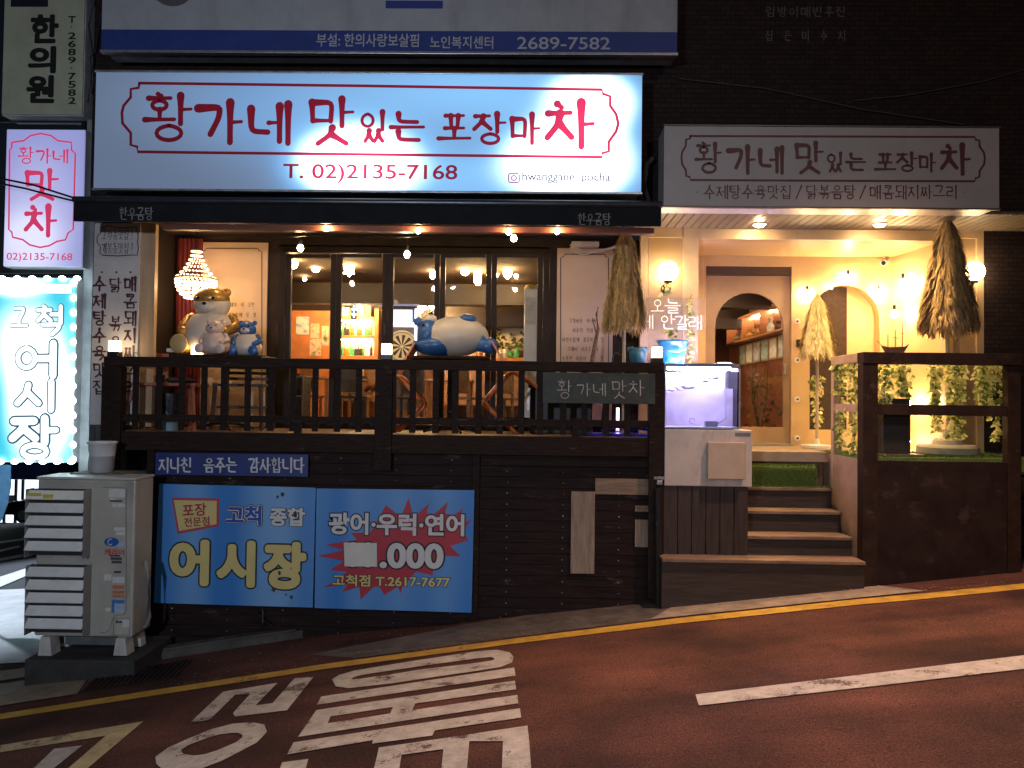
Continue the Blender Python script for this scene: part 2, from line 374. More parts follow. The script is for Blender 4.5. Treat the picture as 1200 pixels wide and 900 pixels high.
def bold(mb, body, box, Y, r, lift=0.003, off=0.0):
    vs, fs = font_mesh(body, off); a0 = min(v[0] for v in vs); a1 = max(v[0] for v in vs); b0 = min(v[1] for v in vs); b1 = max(v[1] for v in vs)
    x0, x1, z0, z1 = box; R0 = min(r, .055); k = 0
    fx = (x1-x0)/(a1-a0+2*R0); fz = (z1-z0)/(b1-b0+2*R0); sh = [(0, 0)]
    for q, nn in ((.5, 8), (1, 16)): sh += [(r*q*math.cos(2*math.pi*i/nn), r*q*math.sin(2*math.pi*i/nn)) for i in range(nn)]
    for dx, dy in sh:
        o_ = [mb.bm.verts.new((x0+(u-a0+R0+dx)*fx, Y-lift-k*.00006, z0+(v-b0+R0+dy)*fz)) for u, v in vs]; k += 1
        for f in fs:
            try: mb.bm.faces.new([o_[i] for i in f])
            except ValueError: pass
    return mb
def ftext(mb, body, box, Y, offset=0.0, fitoff=None, lift=0.003, rot=0.0):
    vs, fs = font_mesh(body, offset); rv, _ = font_mesh(body, offset if fitoff is None else fitoff)
    a0 = min(v[0] for v in rv); a1 = max(v[0] for v in rv); b0 = min(v[1] for v in rv); b1 = max(v[1] for v in rv)
    x0, x1, z0, z1 = box; cx, cz = (x0+x1)/2, (z0+z1)/2; out = []
    for u, v in vs:
        x = x0+(u-a0)/(a1-a0)*(x1-x0); z = z0+(v-b0)/(b1-b0)*(z1-z0)
        if rot: dx, dz = x-cx, z-cz; x = cx+dx*math.cos(rot)-dz*math.sin(rot); z = cz+dx*math.sin(rot)+dz*math.cos(rot)
        out.append(mb.bm.verts.new((x, Y-lift, z)))
    for f in fs:
        try: mb.bm.faces.new([out[i] for i in f])
        except ValueError: pass
    return mb
# outline type is made first while the scene is light
for b, offs in {'T. 02)2135-7168': (.012,), 'hwanggane_pocha': (.012,), '부설: 한의사랑보살핌': (.012,), '노인복지센터': (.012,), '2689-7582': (.008,),
                '02)2135-7168': (.006,), '어': (0.0,), '시': (0.0,), '장': (0.0,), '고척': (0.0,), '종합': (0.0,), '한': (0.0,), '의': (0.0,), '원': (0.0,), '포장': (.02,),
                '전문점': (.02,), '광어·우럭·연어': (.035, .085), '.000': (.04, .085), '88': (.04, .085), '고척점 T.2617-7677': (.025, .07), '캐리어': (.03,)}.items():
    for o_ in offs: font_mesh(b, o_)

def scuff(m, col, scale=3.0, thr=.60, soft=.06, stretch=(1, 1, 1), amt=.8):
    """Dirt, scrapes and rubbed paint on a surface, fixed to the object."""
    n = m.node_tree.nodes; l = m.node_tree.links; b = n['Principled BSDF']; tc = n.new('ShaderNodeTexCoord'); mp = n.new('ShaderNodeMapping'); mp.inputs['Scale'].default_value = stretch
    l.new(tc.outputs['Object'], mp.inputs[0]); z_ = n.new('ShaderNodeTexNoise'); z_.inputs['Scale'].default_value = scale; z_.inputs['Detail'].default_value = 9; z_.inputs['Roughness'].default_value = .72; l.new(mp.outputs[0], z_.inputs['Vector'])
    mr = n.new('ShaderNodeMapRange'); mr.inputs[1].default_value = thr; mr.inputs[2].default_value = thr+soft; mr.inputs[4].default_value = amt; l.new(z_.outputs[0], mr.inputs[0])
    mx = n.new('ShaderNodeMix'); mx.data_type = 'RGBA'; l.new(mr.outputs[0], mx.inputs[0]); mx.inputs[7].default_value = (*col, 1)
    s_ = b.inputs['Base Color']
    if s_.is_linked: l.new(s_.links[0].from_socket, mx.inputs[6])
    else: mx.inputs[6].default_value = s_.default_value
    l.new(mx.outputs[2], s_)
for m_ in (PLANKWALL, DARKWOODH, DARKWOOD): scuff(m_, (.10, .075, .06), 4.5, .61, .05, (.5, 1, 2.2), .6)
scuff(FLOORWOOD, (.08, .05, .035), 3, .5, .15); scuff(CREAM, (.36, .25, .14), 2.2, .58, .2, (1, 1, .5), .5); scuff(CREAMD, (.26, .18, .10), 3, .58, .15, (1, 1, .5), .5)

# ------------------------------------------------------------------ setting: street
def asphalt():
    m = bpy.data.materials.new('red_brown_asphalt'); m.use_nodes = True
    n = m.node_tree.nodes; l = m.node_tree.links; b = n['Principled BSDF']
    tc = n.new('ShaderNodeTexCoord')
    def noise(sc, det=5, stretch=None):
        z = n.new('ShaderNodeTexNoise'); z.inputs['Scale'].default_value = sc; z.inputs['Detail'].default_value = det
        if stretch:
            mp = n.new('ShaderNodeMapping'); mp.inputs['Scale'].default_value = stretch; l.new(tc.outputs['Object'], mp.inputs[0]); l.new(mp.outputs[0], z.inputs['Vector'])
        else: l.new(tc.outputs['Object'], z.inputs['Vector'])
        return z
    big = noise(0.9, 6); rp = n.new('ShaderNodeValToRGB')
    rp.color_ramp.elements[0].position = 0.35; rp.color_ramp.elements[0].color = (0.046, 0.0205, 0.0175, 1)
    rp.color_ramp.elements[1].position = 0.68; rp.color_ramp.elements[1].color = (0.150, 0.060, 0.044, 1)
    l.new(big.outputs[0], rp.inputs[0])
    fine = noise(95, 3); mr = n.new('ShaderNodeMapRange'); mr.inputs[1].default_value = 0.35; mr.inputs[2].default_value = 0.75; mr.inputs[3].default_value = 0.42; mr.inputs[4].default_value = 1.9
    l.new(fine.outputs[0], mr.inputs[0])
    mul = n.new('ShaderNodeVectorMath'); mul.operation = 'SCALE'; l.new(rp.outputs[0], mul.inputs[0]); l.new(mr.outputs[0], mul.inputs['Scale'])
    # tyre-worn darker bands, cracks and old oil spots
    wear = noise(1.0, 3, (.25, 1.6, 1)); wr = n.new('ShaderNodeMapRange'); wr.inputs[1].default_value = .35; wr.inputs[2].default_value = .65; wr.inputs[3].default_value = .62; wr.inputs[4].default_value = 1.15; l.new(wear.outputs[0], wr.inputs[0])
    dist = noise(2.5, 5); dm = n.new('ShaderNodeVectorMath'); dm.operation = 'MULTIPLY_ADD'; dm.inputs[1].default_value = (.5, .5, .5); l.new(dist.outputs['Color'], dm.inputs[0]); l.new(tc.outputs['Object'], dm.inputs[2])
    ck = n.new('ShaderNodeTexVoronoi'); ck.feature = 'DISTANCE_TO_EDGE'; ck.inputs['Scale'].default_value = .55; l.new(dm.outputs[0], ck.inputs['Vector'])
    cr = n.new('ShaderNodeMapRange'); cr.inputs[1].default_value = .001; cr.inputs[2].default_value = .006; cr.inputs[3].default_value = .78; l.new(ck.outputs['Distance'], cr.inputs[0])
    oil = noise(1.7, 2); om = n.new('ShaderNodeMapRange'); om.inputs[1].default_value = .66; om.inputs[2].default_value = .74; om.inputs[3].default_value = 1; om.inputs[4].default_value = .55; l.new(oil.outputs[0], om.inputs[0])
    prod = mr
    for q_ in (wr, cr, om):
        m_ = n.new('ShaderNodeMath'); m_.operation = 'MULTIPLY'; l.new(prod.outputs[0], m_.inputs[0]); l.new(q_.outputs[0], m_.inputs[1]); prod = m_
    l.new(prod.outputs[0], mul.inputs['Scale'])
    # grey plain asphalt beyond the coloured school-zone surface
    sep = n.new('ShaderNodeSeparateXYZ'); l.new(tc.outputs['Object'], sep.inputs[0])
    gt = n.new('ShaderNodeMath'); gt.operation = 'GREATER_THAN'; gt.inputs[1].default_value = 8.6; l.new(sep.outputs[1], gt.inputs[0])
    mx = n.new('ShaderNodeMix'); mx.data_type = 'RGBA'; mx.inputs[7].default_value = (0.05, 0.05, 0.054, 1)
    l.new(gt.outputs[0], mx.inputs[0]); l.new(mul.outputs[0], mx.inputs[6]); l.new(mx.outputs[2], b.inputs['Base Color'])
    b.inputs['Roughness'].default_value = 0.85; b.inputs['Specular IOR Level'].default_value = .25
    vo = n.new('ShaderNodeTexVoronoi'); vo.inputs['Scale'].default_value = 105; l.new(tc.outputs['Object'], vo.inputs['Vector'])
    mid = noise(40, 5); ad = n.new('ShaderNodeMath'); ad.operation = 'MULTIPLY_ADD'; ad.inputs[1].default_value = 0.9
    l.new(mid.outputs[0], ad.inputs[0]); l.new(vo.outputs['Distance'], ad.inputs[2])
    bp = n.new('ShaderNodeBump'); bp.inputs['Strength'].default_value = 0.7; bp.inputs['Distance'].default_value = 0.012
    l.new(ad.outputs[0], bp.inputs['Height']); l.new(bp.outputs[0], b.inputs['Normal'])
    return m
mb = MB()
xs = [-120, -60, -40, -30, -20, -14, -10, -7, -5, -3, -1, 1, 3, 5, 7, 10, 14, 20, 40, 60, 120]; ys = [-40, -15, -6, -2, 0, 2, 4, 6, 8, 9, 12, 20, 35, 60, 120, 240]
V = [[mb.bm.verts.new((x, y, gz(x, y))) for x in xs] for y in ys]
for j in range(len(ys)-1):
    for i in range(len(xs)-1): mb.bm.faces.new((V[j][i], V[j][i+1], V[j+1][i+1], V[j+1][i]))
struct(mb.build('road', asphalt()))

def ground_poly(mb, pxs, lift): mb.face([G(a, b, lift) for a, b in pxs]); return mb
def paint(name, c, thr=.40):
    m = bpy.data.materials.new(name); m.use_nodes = True; n = m.node_tree.nodes; l = m.node_tree.links; b = n['Principled BSDF']; b.inputs['Roughness'].default_value = .6
    tc = n.new('ShaderNodeTexCoord')
    def nz(sc, det): z_ = n.new('ShaderNodeTexNoise'); z_.inputs['Scale'].default_value = sc; z_.inputs['Detail'].default_value = det; z_.inputs['Roughness'].default_value = .7; l.new(tc.outputs['Object'], z_.inputs['Vector']); return z_
    a, f = nz(3.2, 8), nz(60, 3)
    ad = n.new('ShaderNodeMath'); ad.operation = 'MULTIPLY_ADD'; ad.inputs[1].default_value = .35; l.new(f.outputs[0], ad.inputs[0]); l.new(a.outputs[0], ad.inputs[2])
    mr = n.new('ShaderNodeMapRange'); mr.inputs[1].default_value = thr+.14; mr.inputs[2].default_value = thr+.20; l.new(ad.outputs[0], mr.inputs[0])
    g = nz(7, 6); gm = n.new('ShaderNodeMapRange'); gm.inputs[1].default_value = .3; gm.inputs[2].default_value = .7; gm.inputs[3].default_value = .6; gm.inputs[4].default_value = 1.2; l.new(g.outputs[0], gm.inputs[0])
    sc = n.new('ShaderNodeVectorMath'); sc.operation = 'SCALE'; sc.inputs[0].default_value = c; l.new(gm.outputs[0], sc.inputs['Scale'])
    mx = n.new('ShaderNodeMix'); mx.data_type = 'RGBA'; mx.inputs[6].default_value = (.075, .042, .037, 1); l.new(mr.outputs[0], mx.inputs[0]); l.new(sc.outputs[0], mx.inputs[7]); l.new(mx.outputs[2], b.inputs['Base Color'])
    bp = n.new('ShaderNodeBump'); bp.inputs['Strength'].default_value = .6; bp.inputs['Distance'].default_value = .015; l.new(f.outputs[0], bp.inputs['Height']); l.new(bp.outputs[0], b.inputs['Normal']); return m
WORN = paint('worn_white_road_paint', (0.46, 0.44, 0.41), .41); WORNY = paint('worn_yellow_road_paint', (0.50, 0.31, 0.04), .36); WORNC = paint('worn_cream_road_paint', (0.47, 0.39, 0.22))
# edge line along the kerb
mb = MB()
up = [(-60, 846), (0, 837.5), (158, 813), (380, 779), (600, 749.5), (800, 724.5), (1010, 702.5), (1075, 697), (1200, 684.5), (1330, 671)]
lo = [(-60, 853), (0, 844), (158, 819.5), (380, 785), (600, 755.5), (800, 731), (1010, 709), (1075, 703.5), (1200, 691), (1330, 677)]
for i in range(len(up)-1): ground_poly(mb, [up[i], up[i+1], lo[i+1], lo[i]], 0.008)
struct(mb.build('road_edge_line', WORNY))
mb = MB(); z = lambda x, y: (x/3.158, y/3.158+760)
ground_poly(mb, [z(0, 362), z(530, 273), z(392, 326), z(0, 388)], 0.008); ground_poly(mb, [z(530, 273), z(330, 442), z(200, 540), z(130, 540), z(258, 442), z(392, 326)], 0.008)
struct(mb.build('road_box_line', WORNC))
mb = MB()
ground_poly(mb, [(815, 815), (1000, 793), (1200, 769), (1400, 746), (1400, 760), (1200, 785), (1000, 808), (819, 828)], 0.008)
struct(mb.build('road_centre_line', WORN))
mb = MB(); q = lambda x, y: (x/3.75+320, y/3.75+740)
outer = [(258, 215), (275, 245), (330, 253), (520, 232), (700, 205), (860, 182), (1000, 160), (1050, 140), (1057, 115), (1040, 95), (985, 84), (900, 90), (600, 135), (360, 175), (290, 195)]
inner = [(345, 212), (350, 214), (380, 212), (520, 192), (640, 172), (860, 146), (960, 132), (975, 126), (970, 120), (960, 116), (900, 121), (640, 157), (430, 188), (380, 197), (352, 206)]
for i in range(len(outer)):
    j = (i+1) % len(outer); ground_poly(mb, [q(*outer[i]), q(*outer[j]), q(*inner[j]), q(*inner[i])], 0.008)
for pl in ([(212, 290), (1060, 162), (1066, 198), (192, 326)], [(190, 350), (535, 298), (632, 285), (1063, 220), (1068, 258), (624, 321), (527, 336), (252, 378)],
           [(240, 408), (515, 365), (612, 350), (1074, 283), (1077, 320), (110, 468)], [(190, 350), (252, 378), (240, 408), (110, 468)], [(527, 336), (624, 321), (612, 350), (515, 365)],
           [(90, 492), (1085, 342), (1090, 383), (710, 440), (700, 462), (435, 498), (440, 482), (62, 545)],
           [(465, 515), (750, 474), (1118, 418), (1124, 470), (1010, 487), (862, 487), (748, 522), (565, 547), (455, 560)],
           [(455, 560), (565, 547), (545, 660), (430, 660)], [(748, 522), (862, 487), (848, 660), (735, 660)], [(1010, 487), (1124, 470), (1138, 660), (1004, 660)],
           [(40, 580), (155, 565), (130, 660), (10, 660)]):
    ground_poly(mb, [q(*a) for a in pl], 0.008)
for pl in ([(703, 278), (825, 163), (868, 176), (775, 268)], [(825, 163), (1027, 130), (925, 172), (868, 176)], [(1027, 130), (945, 214), (870, 255), (862, 243), (925, 172)],
           [(945, 214), (1008, 206), (1062, 232), (870, 255)], [(1008, 206), (1090, 113), (1160, 108), (1062, 232)], [(200, 375), (305, 362), (205, 442), (90, 540), (10, 540), (130, 442)]):
    ground_poly(mb, [z(*a) for a in pl], 0.008)
oo = [(575, 405), (578, 430), (600, 450), (660, 462), (740, 450), (820, 420), (950, 352), (988, 312), (978, 285), (930, 276), (860, 282), (780, 303), (690, 340), (620, 372)]
ii = [(672, 378), (672, 388), (685, 396), (715, 400), (755, 396), (800, 382), (875, 350), (897, 332), (895, 322), (880, 316), (855, 316), (810, 322), (745, 343), (700, 360)]
for i in range(len(oo)):
    j = (i+1) % len(oo); ground_poly(mb, [z(*oo[i]), z(*oo[j]), z(*ii[j]), z(*ii[i])], 0.008)
struct(mb.build('road_lettering', WORN))
# pavement strip between the wall and the edge line
CONC = mat('old_concrete', (0.24, 0.20, 0.16), 0.75, var=0.35, scale=5, bump=0.4)
CONCD = mat('shade_dark_concrete', (0.075, 0.068, 0.062), 0.75, var=0.5, scale=5, bump=0.4)
def strip(mb, a, b, lift):
    for i in range(len(a)-1): ground_poly(mb, [a[i], a[i+1], b[i+1], b[i]], lift)
mb = MB(); strip(mb, [(360, 768), (560, 730), (760, 700), (900, 670)], [(420, 771.5), (600, 747.5), (800, 722.5), (955, 706.5)], 0.006)
struct(mb.build('pavement', CONCD))  # dark concrete paints the shade along the wall base
mb = MB(); ground_poly(mb, [(762, 727), (800, 705), (1018, 686), (1085, 693.5), (950, 707.5), (800, 723)], 0.012); struct(mb.build('lit_pavement_patch', CONC))  # paler concrete paints the pool of light before the steps
mb = MB()
for a, b in (((175, 773), (365, 744)), ((372, 743.5), (560, 722)), ((566, 721), (752, 703))):
    A, B = G(*a), G(*b); mb.bar(A+Vector((0, 0, .03)), B+Vector((0, 0, .03)), 0.16, 0.16, 0.02)
struct(mb.build('kerb', CONCD))
LITPAVE = mat('pale_paving', (0.42, 0.42, 0.42), 0.6, var=0.25, scale=3, bump=0.2)
mb = MB(); ground_poly(mb, [(-200, 700), (60, 690), (95, 742), (30, 778), (-200, 790)], 0.02); struct(mb.build('side_pavement', LITPAVE))
mb = MB(); strip(mb, [(-60, 812), (20, 800), (110, 786)], [(-60, 838), (30, 824), (90, 815)], 0.014); strip(mb, [(-60, 795), (20, 786), (100, 770)], [(-60, 808), (20, 797), (108, 783)], 0.02); struct(mb.build('gutter_stones', CONC))
mb = MB()
for i in range(16):
    a = 96+i*7; ground_poly(mb, [(a, 812-i*1.1), (a+4, 811.5-i*1.1), (a+26, 790-i*1.1), (a+22, 790.5-i*1.1)], 0.02)
tag(mb.build('drain_grate', IRON), 'black slotted iron drain grate beside the yellow edge line', 'drain grate')
mb = MB()
for pl in ([(-40, 640), (40, 630), (40, 632), (-40, 643)], [(-40, 662), (40, 648), (40, 651), (-40, 666)], [(-40, 690), (40, 664), (40, 672), (-40, 706)], [(-30, 652), (22, 640), (24, 642), (-30, 655)]): ground_poly(mb, pl, 0.02)
struct(mb.build('far_road_marking', mat('far_road_paint', (0.5, 0.5, 0.5), 0.6)))

# ------------------------------------------------------------------ setting: the restaurant building
ZS = CZ+2.17; ZF = CZ-0.56; ZD = CZ-0.385; YW = 9.9; YP = 9.43; YB = 10.55; YU = 8.6
bld = thing('restaurant_building', 'dark brick restaurant building with folding glass front and cream arched doorway', 'building', (0, 9.9, ZF))
def brick():
    m = bpy.data.materials.new('dark_brick'); m.use_nodes = True; n = m.node_tree.nodes; l = m.node_tree.links; b = n['Principled BSDF']
    tc = n.new('ShaderNodeTexCoord'); mp = n.new('ShaderNodeMapping'); mp.inputs['Rotation'].default_value = (R(90), 0, 0); l.new(tc.outputs['Object'], mp.inputs[0])
    br = n.new('ShaderNodeTexBrick'); br.inputs['Scale'].default_value = 4.5; br.inputs['Color1'].default_value = (0.040, 0.025, 0.023, 1); br.inputs['Color2'].default_value = (0.028, 0.019, 0.018, 1)
    br.inputs['Mortar'].default_value = (0.014, 0.012, 0.012, 1); br.inputs['Mortar Size'].default_value = 0.02
    l.new(mp.outputs[0], br.inputs['Vector']); l.new(br.outputs[0], b.inputs['Base Color']); b.inputs['Roughness'].default_value = 0.75
    bp = n.new('ShaderNodeBump'); bp.inputs['Strength'].default_value = 0.5; bp.inputs['Distance'].default_value = 0.01; l.new(br.outputs['Fac'], bp.inputs['Height']); bp.invert = True; l.new(bp.outputs[0], b.inputs['Normal'])
    return m
BRICK = brick()
for m_ in (BRICK, DARKWOOD, DARKWOODH, PLANKWALL): m_.node_tree.nodes['Principled BSDF'].inputs['Specular IOR Level'].default_value = .08
XL = P(104, 300, YU).x
mb = MB(); mb.box(XL, 9.5, YU, YU+.3, ZS+.02, ZS+7); mb.box(XL, XL+.3, YU+.302, 17, ZS+.1, ZS+7); mb.build('upper_wall', BRICK, bld)
mb = MB(); mb.box(XL, XL+.2, 9.6, 17, -4, ZS+.098); mb.box(XL+.201, 9.5, 9.6, 9.8, -4, ZD-.25); mb.build('basement_wall', CONCD, bld)
mb = MB(); mb.box(XL, 9.5, YU+.302, 17, ZS+6.8, ZS+7); mb.build('roof', CONCD, bld)
mb = MB(); mb.box(XL, P(752, 270, YU).x, YU+.002, YW, ZS-.06, ZS); mb.build('deck_soffit', mat('dark_soffit', (0.026, 0.02, 0.018), 0.5, var=0.3), bld)
SLAT = mat('soffit_slat', (0.15, 0.115, 0.085), 0.5, var=0.25, scale=6)
mb = MB(); x = P(754, 255, YU).x
while x < 7.2:
    mb.box(x, x+.088, YU+.004, YP+.2, ZS-.02, ZS, 0.004); x += .1
mb.box(P(754, 255, YU).x, 7.2, YU+.02, YP+.2, ZS+.002, ZS+.018)
mb.build('slatted_soffit', SLAT, bld)
# deck back wall with its two closed bays
xa, xb = P(176, 380, YW).x, P(325, 380, YW).x; xc, xd = P(643.5, 390, YW).x, P(760, 390, YW).x
DARKWALL = mat('dark_render', (0.03, 0.02, 0.017), 0.55, var=0.4, scale=5, bump=0.2)
mb = MB(); mb.box(xa, xb, YW, YW+.12, ZD, ZS-.062); mb.box(xc, xd, YW, YW+.12, ZD, ZS-.062); mb.box(xb+.001, xc-.001, YW, YW+.12, P(480, 288, YW).z, ZS-.062); mb.build('deck_wall', DARKWALL, bld)
mb = MB(); mb.box(XL+.02, P(203, 380, YW).x, 8.8, YW-.002, ZD-.5, ZS-.062); mb.build('end_wall', mat('black_brown_paint', (.02, .014, .012), .5, var=.4, scale=8), bld)
mb = MB(); pbox(mb, 163, 262, 180, 500, 8.72, .07); mb.build('corner_trim', mat('pale_wood', (0.45, 0.30, 0.18), 0.5, var=0.3, scale=8, stretch=(1, 1, .1)), bld)
# folding glass front: outer frame, five leaves
mb = MB(); pbox(mb, 325, 289, 333, 503, YW-.03, .12); pbox(mb, 636, 294, 643, 505, YW-.03, .12); pbox(mb, 333.3, 290, 635.7, 297, YW-.03, .12); pbox(mb, 333.3, 498, 635.7, 505, YW-.03, .12)
fr = mb.build('window_frame', BRONZE, bld)
leaf = [(333.6, 392.3), (392.9, 453.2), (453.8, 514.2), (514.8, 574.8), (575.4, 635.2)]
GL = glass('window_glass')
for i, (a, b) in enumerate(leaf):
    t = 297.8; bt = 497.2; Y = YW-.02
    mb = MB(); pbox(mb, a, t, a+6, bt, Y, .06); pbox(mb, b-6, t, b, bt, Y, .06); pbox(mb, a+6.05, t, b-6.05, t+4, Y, .06); pbox(mb, a+6.05, bt-8, b-6.05, bt, Y, .06)
    lf = mb.build('glass_leaf', BRONZE, bld)
    mb = MB(); pbox(mb, a+6, t+4, b-6, bt-8, Y+.025, .008); mb.build('pane', GL, lf)
    if i in (1, 3):
        mb = MB(); pbox(mb, b-3.5, 380, b-2, 392, Y-.04, .03); mb.build('handle', BLACKMETAL, lf)
# interior shell
ROOMY, ZI, ZC = 16.0, CZ-.42, CZ+1.92
XI0, XI1 = P(340, 400, 14).x-.3, 4.25
INW = mat('interior_orange_wall', (0.42, 0.15, 0.045), 0.55, var=0.3, scale=3)
INB = mat('interior_brown_wall', (0.20, 0.085, 0.036), 0.55, var=0.35, scale=3)
INC = mat('interior_wood_ceiling', (0.06, 0.032, 0.018), 0.9, var=0.4, scale=5, stretch=(5, .5, 1))
mb = MB(); mb.box(XI0-.1, 4.4, ROOMY, ROOMY+.1, ZI, ZC); mb.box(XI0-.1, XI0, YW+.13, ROOMY-.002, ZI, ZC); mb.build('interior_wall', INB, bld)
mb = MB(); mb.box(XI1, XI1+.1, YB+.3, ROOMY-.002, ZF, ZC); mb.build('interior_side_wall', mat('interior_red_wall', (0.21, 0.065, 0.03), 0.5, var=0.2, scale=3), bld)
mb = MB(); mb.box(XI0-.1, 1.92, YW+.122, ROOMY, ZC+.002, ZC+.1); mb.box(1.921, 4.4, YB+.15, ROOMY, ZC+.002, ZC+.1); mb.build('interior_ceiling', INC, bld)
mb = MB(); mb.box(XI0, XI1, 12.6, 12.9, ZC-.34, ZC); mb.box(XI0, XI1, 14.6, 14.8, ZC-.5, ZC); mb.build('ceiling_beam', mat('interior_beam', (0.024, 0.013, 0.007), 0.5, var=0.3, scale=4, stretch=(.4, 4, 4)), bld)
mb = MB(); mb.box(XI0-.1, 1.92, YW+.122, ROOMY, ZI-.1, ZI); mb.box(1.921, XI1, YB+.15, ROOMY, ZI-.2, ZI-.13); mb.build('interior_floor', mat('interior_floor', (0.12, 0.075, 0.05), 0.4, var=0.3, scale=4), bld)
mb = MB(); pbox(mb, 322, 364, 394, 500, 13.9, .08); mb.build('interior_partition', INW, bld)
# cream portal
mb = MB()
pbox(mb, 750, 267, 759, 530, YP, .1); pbox(mb, 800, 267, 818, 530, YP, .16); pbox(mb, 759.2, 267, 799.8, 278, YP, .1)
mb.build('left_pilaster', CREAMD, bld)
mb = MB(); pbox(mb, 759.2, 278.2, 799.8, 530, YP+.03, .07); mb.build('left_pilaster_panel', mat('tan_panel_paint', (.33, .22, .12), .45, var=.08), bld)
mb = MB()
pbox(mb, 1108, 268, 1117, 532, YP, .16); pbox(mb, 1145, 268, 1153, 532, YP, .1); pbox(mb, 1117.2, 269, 1144.8, 279, YP, .1)
mb.build('right_pilaster', CREAMD, bld)
mb = MB(); pbox(mb, 1117.2, 279.2, 1144.8, 532, YP+.03, .07); mb.build('right_pilaster_panel', mat('tan_panel_paint'), bld)
x0, x1, _, _ = rect(818.3, 260, 1107.7, 268, YP)
zb = P(960, 281, YP).z
mb = MB(); mb.box(x0, x1, YP, YP+.16, zb, ZS-.022); mb.build('portal_beam', CREAMD, bld)
mb = MB(); mb.box(x0-.1, x1+.1, YP+.162, YB+.1, zb+.01, zb+.1); mb.build('portal_ceiling', CREAM, bld)
xbl = P(800, 400, YB).x; xbr = P(1046, 400, YB).x
def X(px, Y, py=400): return P(px, py, Y).x
def Z(py, Y, px=900): return P(px, py, Y).z
def arch(pa, pbx, ptop, Y, n=14):
    xa_, xb_ = X(pa, Y), X(pbx, Y); zt = Z(ptop, Y, (pa+pbx)/2); r = (xb_-xa_)/2; c = (xa_+xb_)/2
    return [(c-r*math.cos(math.pi*i/n), zt-r+r*math.sin(math.pi*i/n)) for i in range(n+1)], xa_, xb_
ap, a0, a1 = arch(949, 1031, 334, YB)
dz = Z(312, YB, 876); d0, d1 = X(827, YB), X(927.5, YB)
out = [(xbl, ZF), (d0, ZF), (d0, dz), (d1, dz), (d1, ZF), (a0, ZF)] + ap + [(a1, ZF), (xbr, ZF), (xbr, zb+.008), (xbl, zb+.008)]
MB().prism(out, YB, YB+.14).build('portal_wall', CREAM, bld)
mb = MB()   # side wall of the recess, slightly splayed
fx = X(1108, YP)+.0; mb.bm.faces.new([mb.bm.verts.new(v) for v in ((xbr, YB, ZF), (fx, YP+.16, ZF), (fx, YP+.16, zb+.01), (xbr, YB, zb+.01))])
mb.build('portal_side_wall', CREAM, bld); MB().box(x0-.1, x0, YP+.162, YB, ZF, zb).build('portal_side_wall', CREAM, bld)
mb = MB(); mb.box(X(752, YP), 7.5, YP+.002 if False else YP+.165, YB+.3, ZF-.12, ZF-.004); mb.box(X(776, 9.2), 3.63, 9.22, YP+.163, ZF-.12, ZF-.004); mb.build('entry_floor', mat('entry_floor_tile', (0.34, 0.26, 0.19), 0.5, var=0.2), bld)
# wall right of the portal and wall under the floor
mb = MB(); mb.box(X(1153.5, YP), 9.5, YP, YP+.3, -1, ZS-.022); mb.build('side_wall', BRICK, bld)
# door
YDR = YB+.04
mb = MB(); mb.box(d0+.002, d1-.002, YDR-.02, YDR+.08, Z(322, YB, 876), dz-.002); tr = mb.build('door_gap_shade', mat('gap_shade_dark', (0.06, 0.04, 0.035), .4), bld)  # dark strip stands in for the shadowed gap above the door
ap2, b0, b1 = arch(838, 918.5, 343, YDR)
zb2 = Z(500, YDR, 876); zt2 = Z(322.5, YB, 876)
o2 = [(d0+.01, zb2), (b0, zb2)] + ap2 + [(b1, zb2), (d1-.01, zb2), (d1-.01, zt2-.003), (d0+.01, zt2-.003)]
door = MB().prism(o2, YDR, YDR+.05)
door.box(d0+.01, d1-.01, YDR, YDR+.05, ZF+.01, zb2-.0005)
door = door.build('door', mat('door_paint', (.33, .225, .135), .42, var=.12, scale=4), bld)
MB().prism([(b0, zb2)]+ap2+[(b1, zb2)], YDR+.022, YDR+.028).build('door_glass', GL, door)
mb = MB(); mb.cyl((d1-.09, YDR-.05, CZ+.42), (d1-.09, YDR-.05, CZ+.56), .012); mb.cyl((d1-.09, YDR, CZ+.43), (d1-.09, YDR-.05, CZ+.43), .01); mb.cyl((d1-.09, YDR, CZ+.55), (d1-.09, YDR-.05, CZ+.55), .01); mb.build('door_handle', ALU, door)
mb = MB(); mb.box(d0, d1, YB-.08, YB+.13, ZF, ZF+.03); mb.build('threshold', ALU, bld)
# second arched opening: glazed leaf left, flat cream panel right
mb = MB(); mb.box(a0-.05, X(998, YB), YB+.16, YB+.2, ZF, Z(330, YB)); mb.build('arch_glass_panel', mat('dark_reflective_panel', (0.05, 0.035, 0.03), 0.12, var=0.3, scale=14), bld)
mb = MB(); mb.box(X(998.3, YB), a1+.05, YB+.16, YB+.2, ZF, Z(330, YB)); mb.box(a0, X(969, YB), YB+.1, YB+.155, Z(462, YB), Z(456, YB)); mb.box(a0, X(1000, YB), YB+.1, YB+.155, ZF, Z(503, YB)); mb.build('arch_leaf', CREAM, bld)

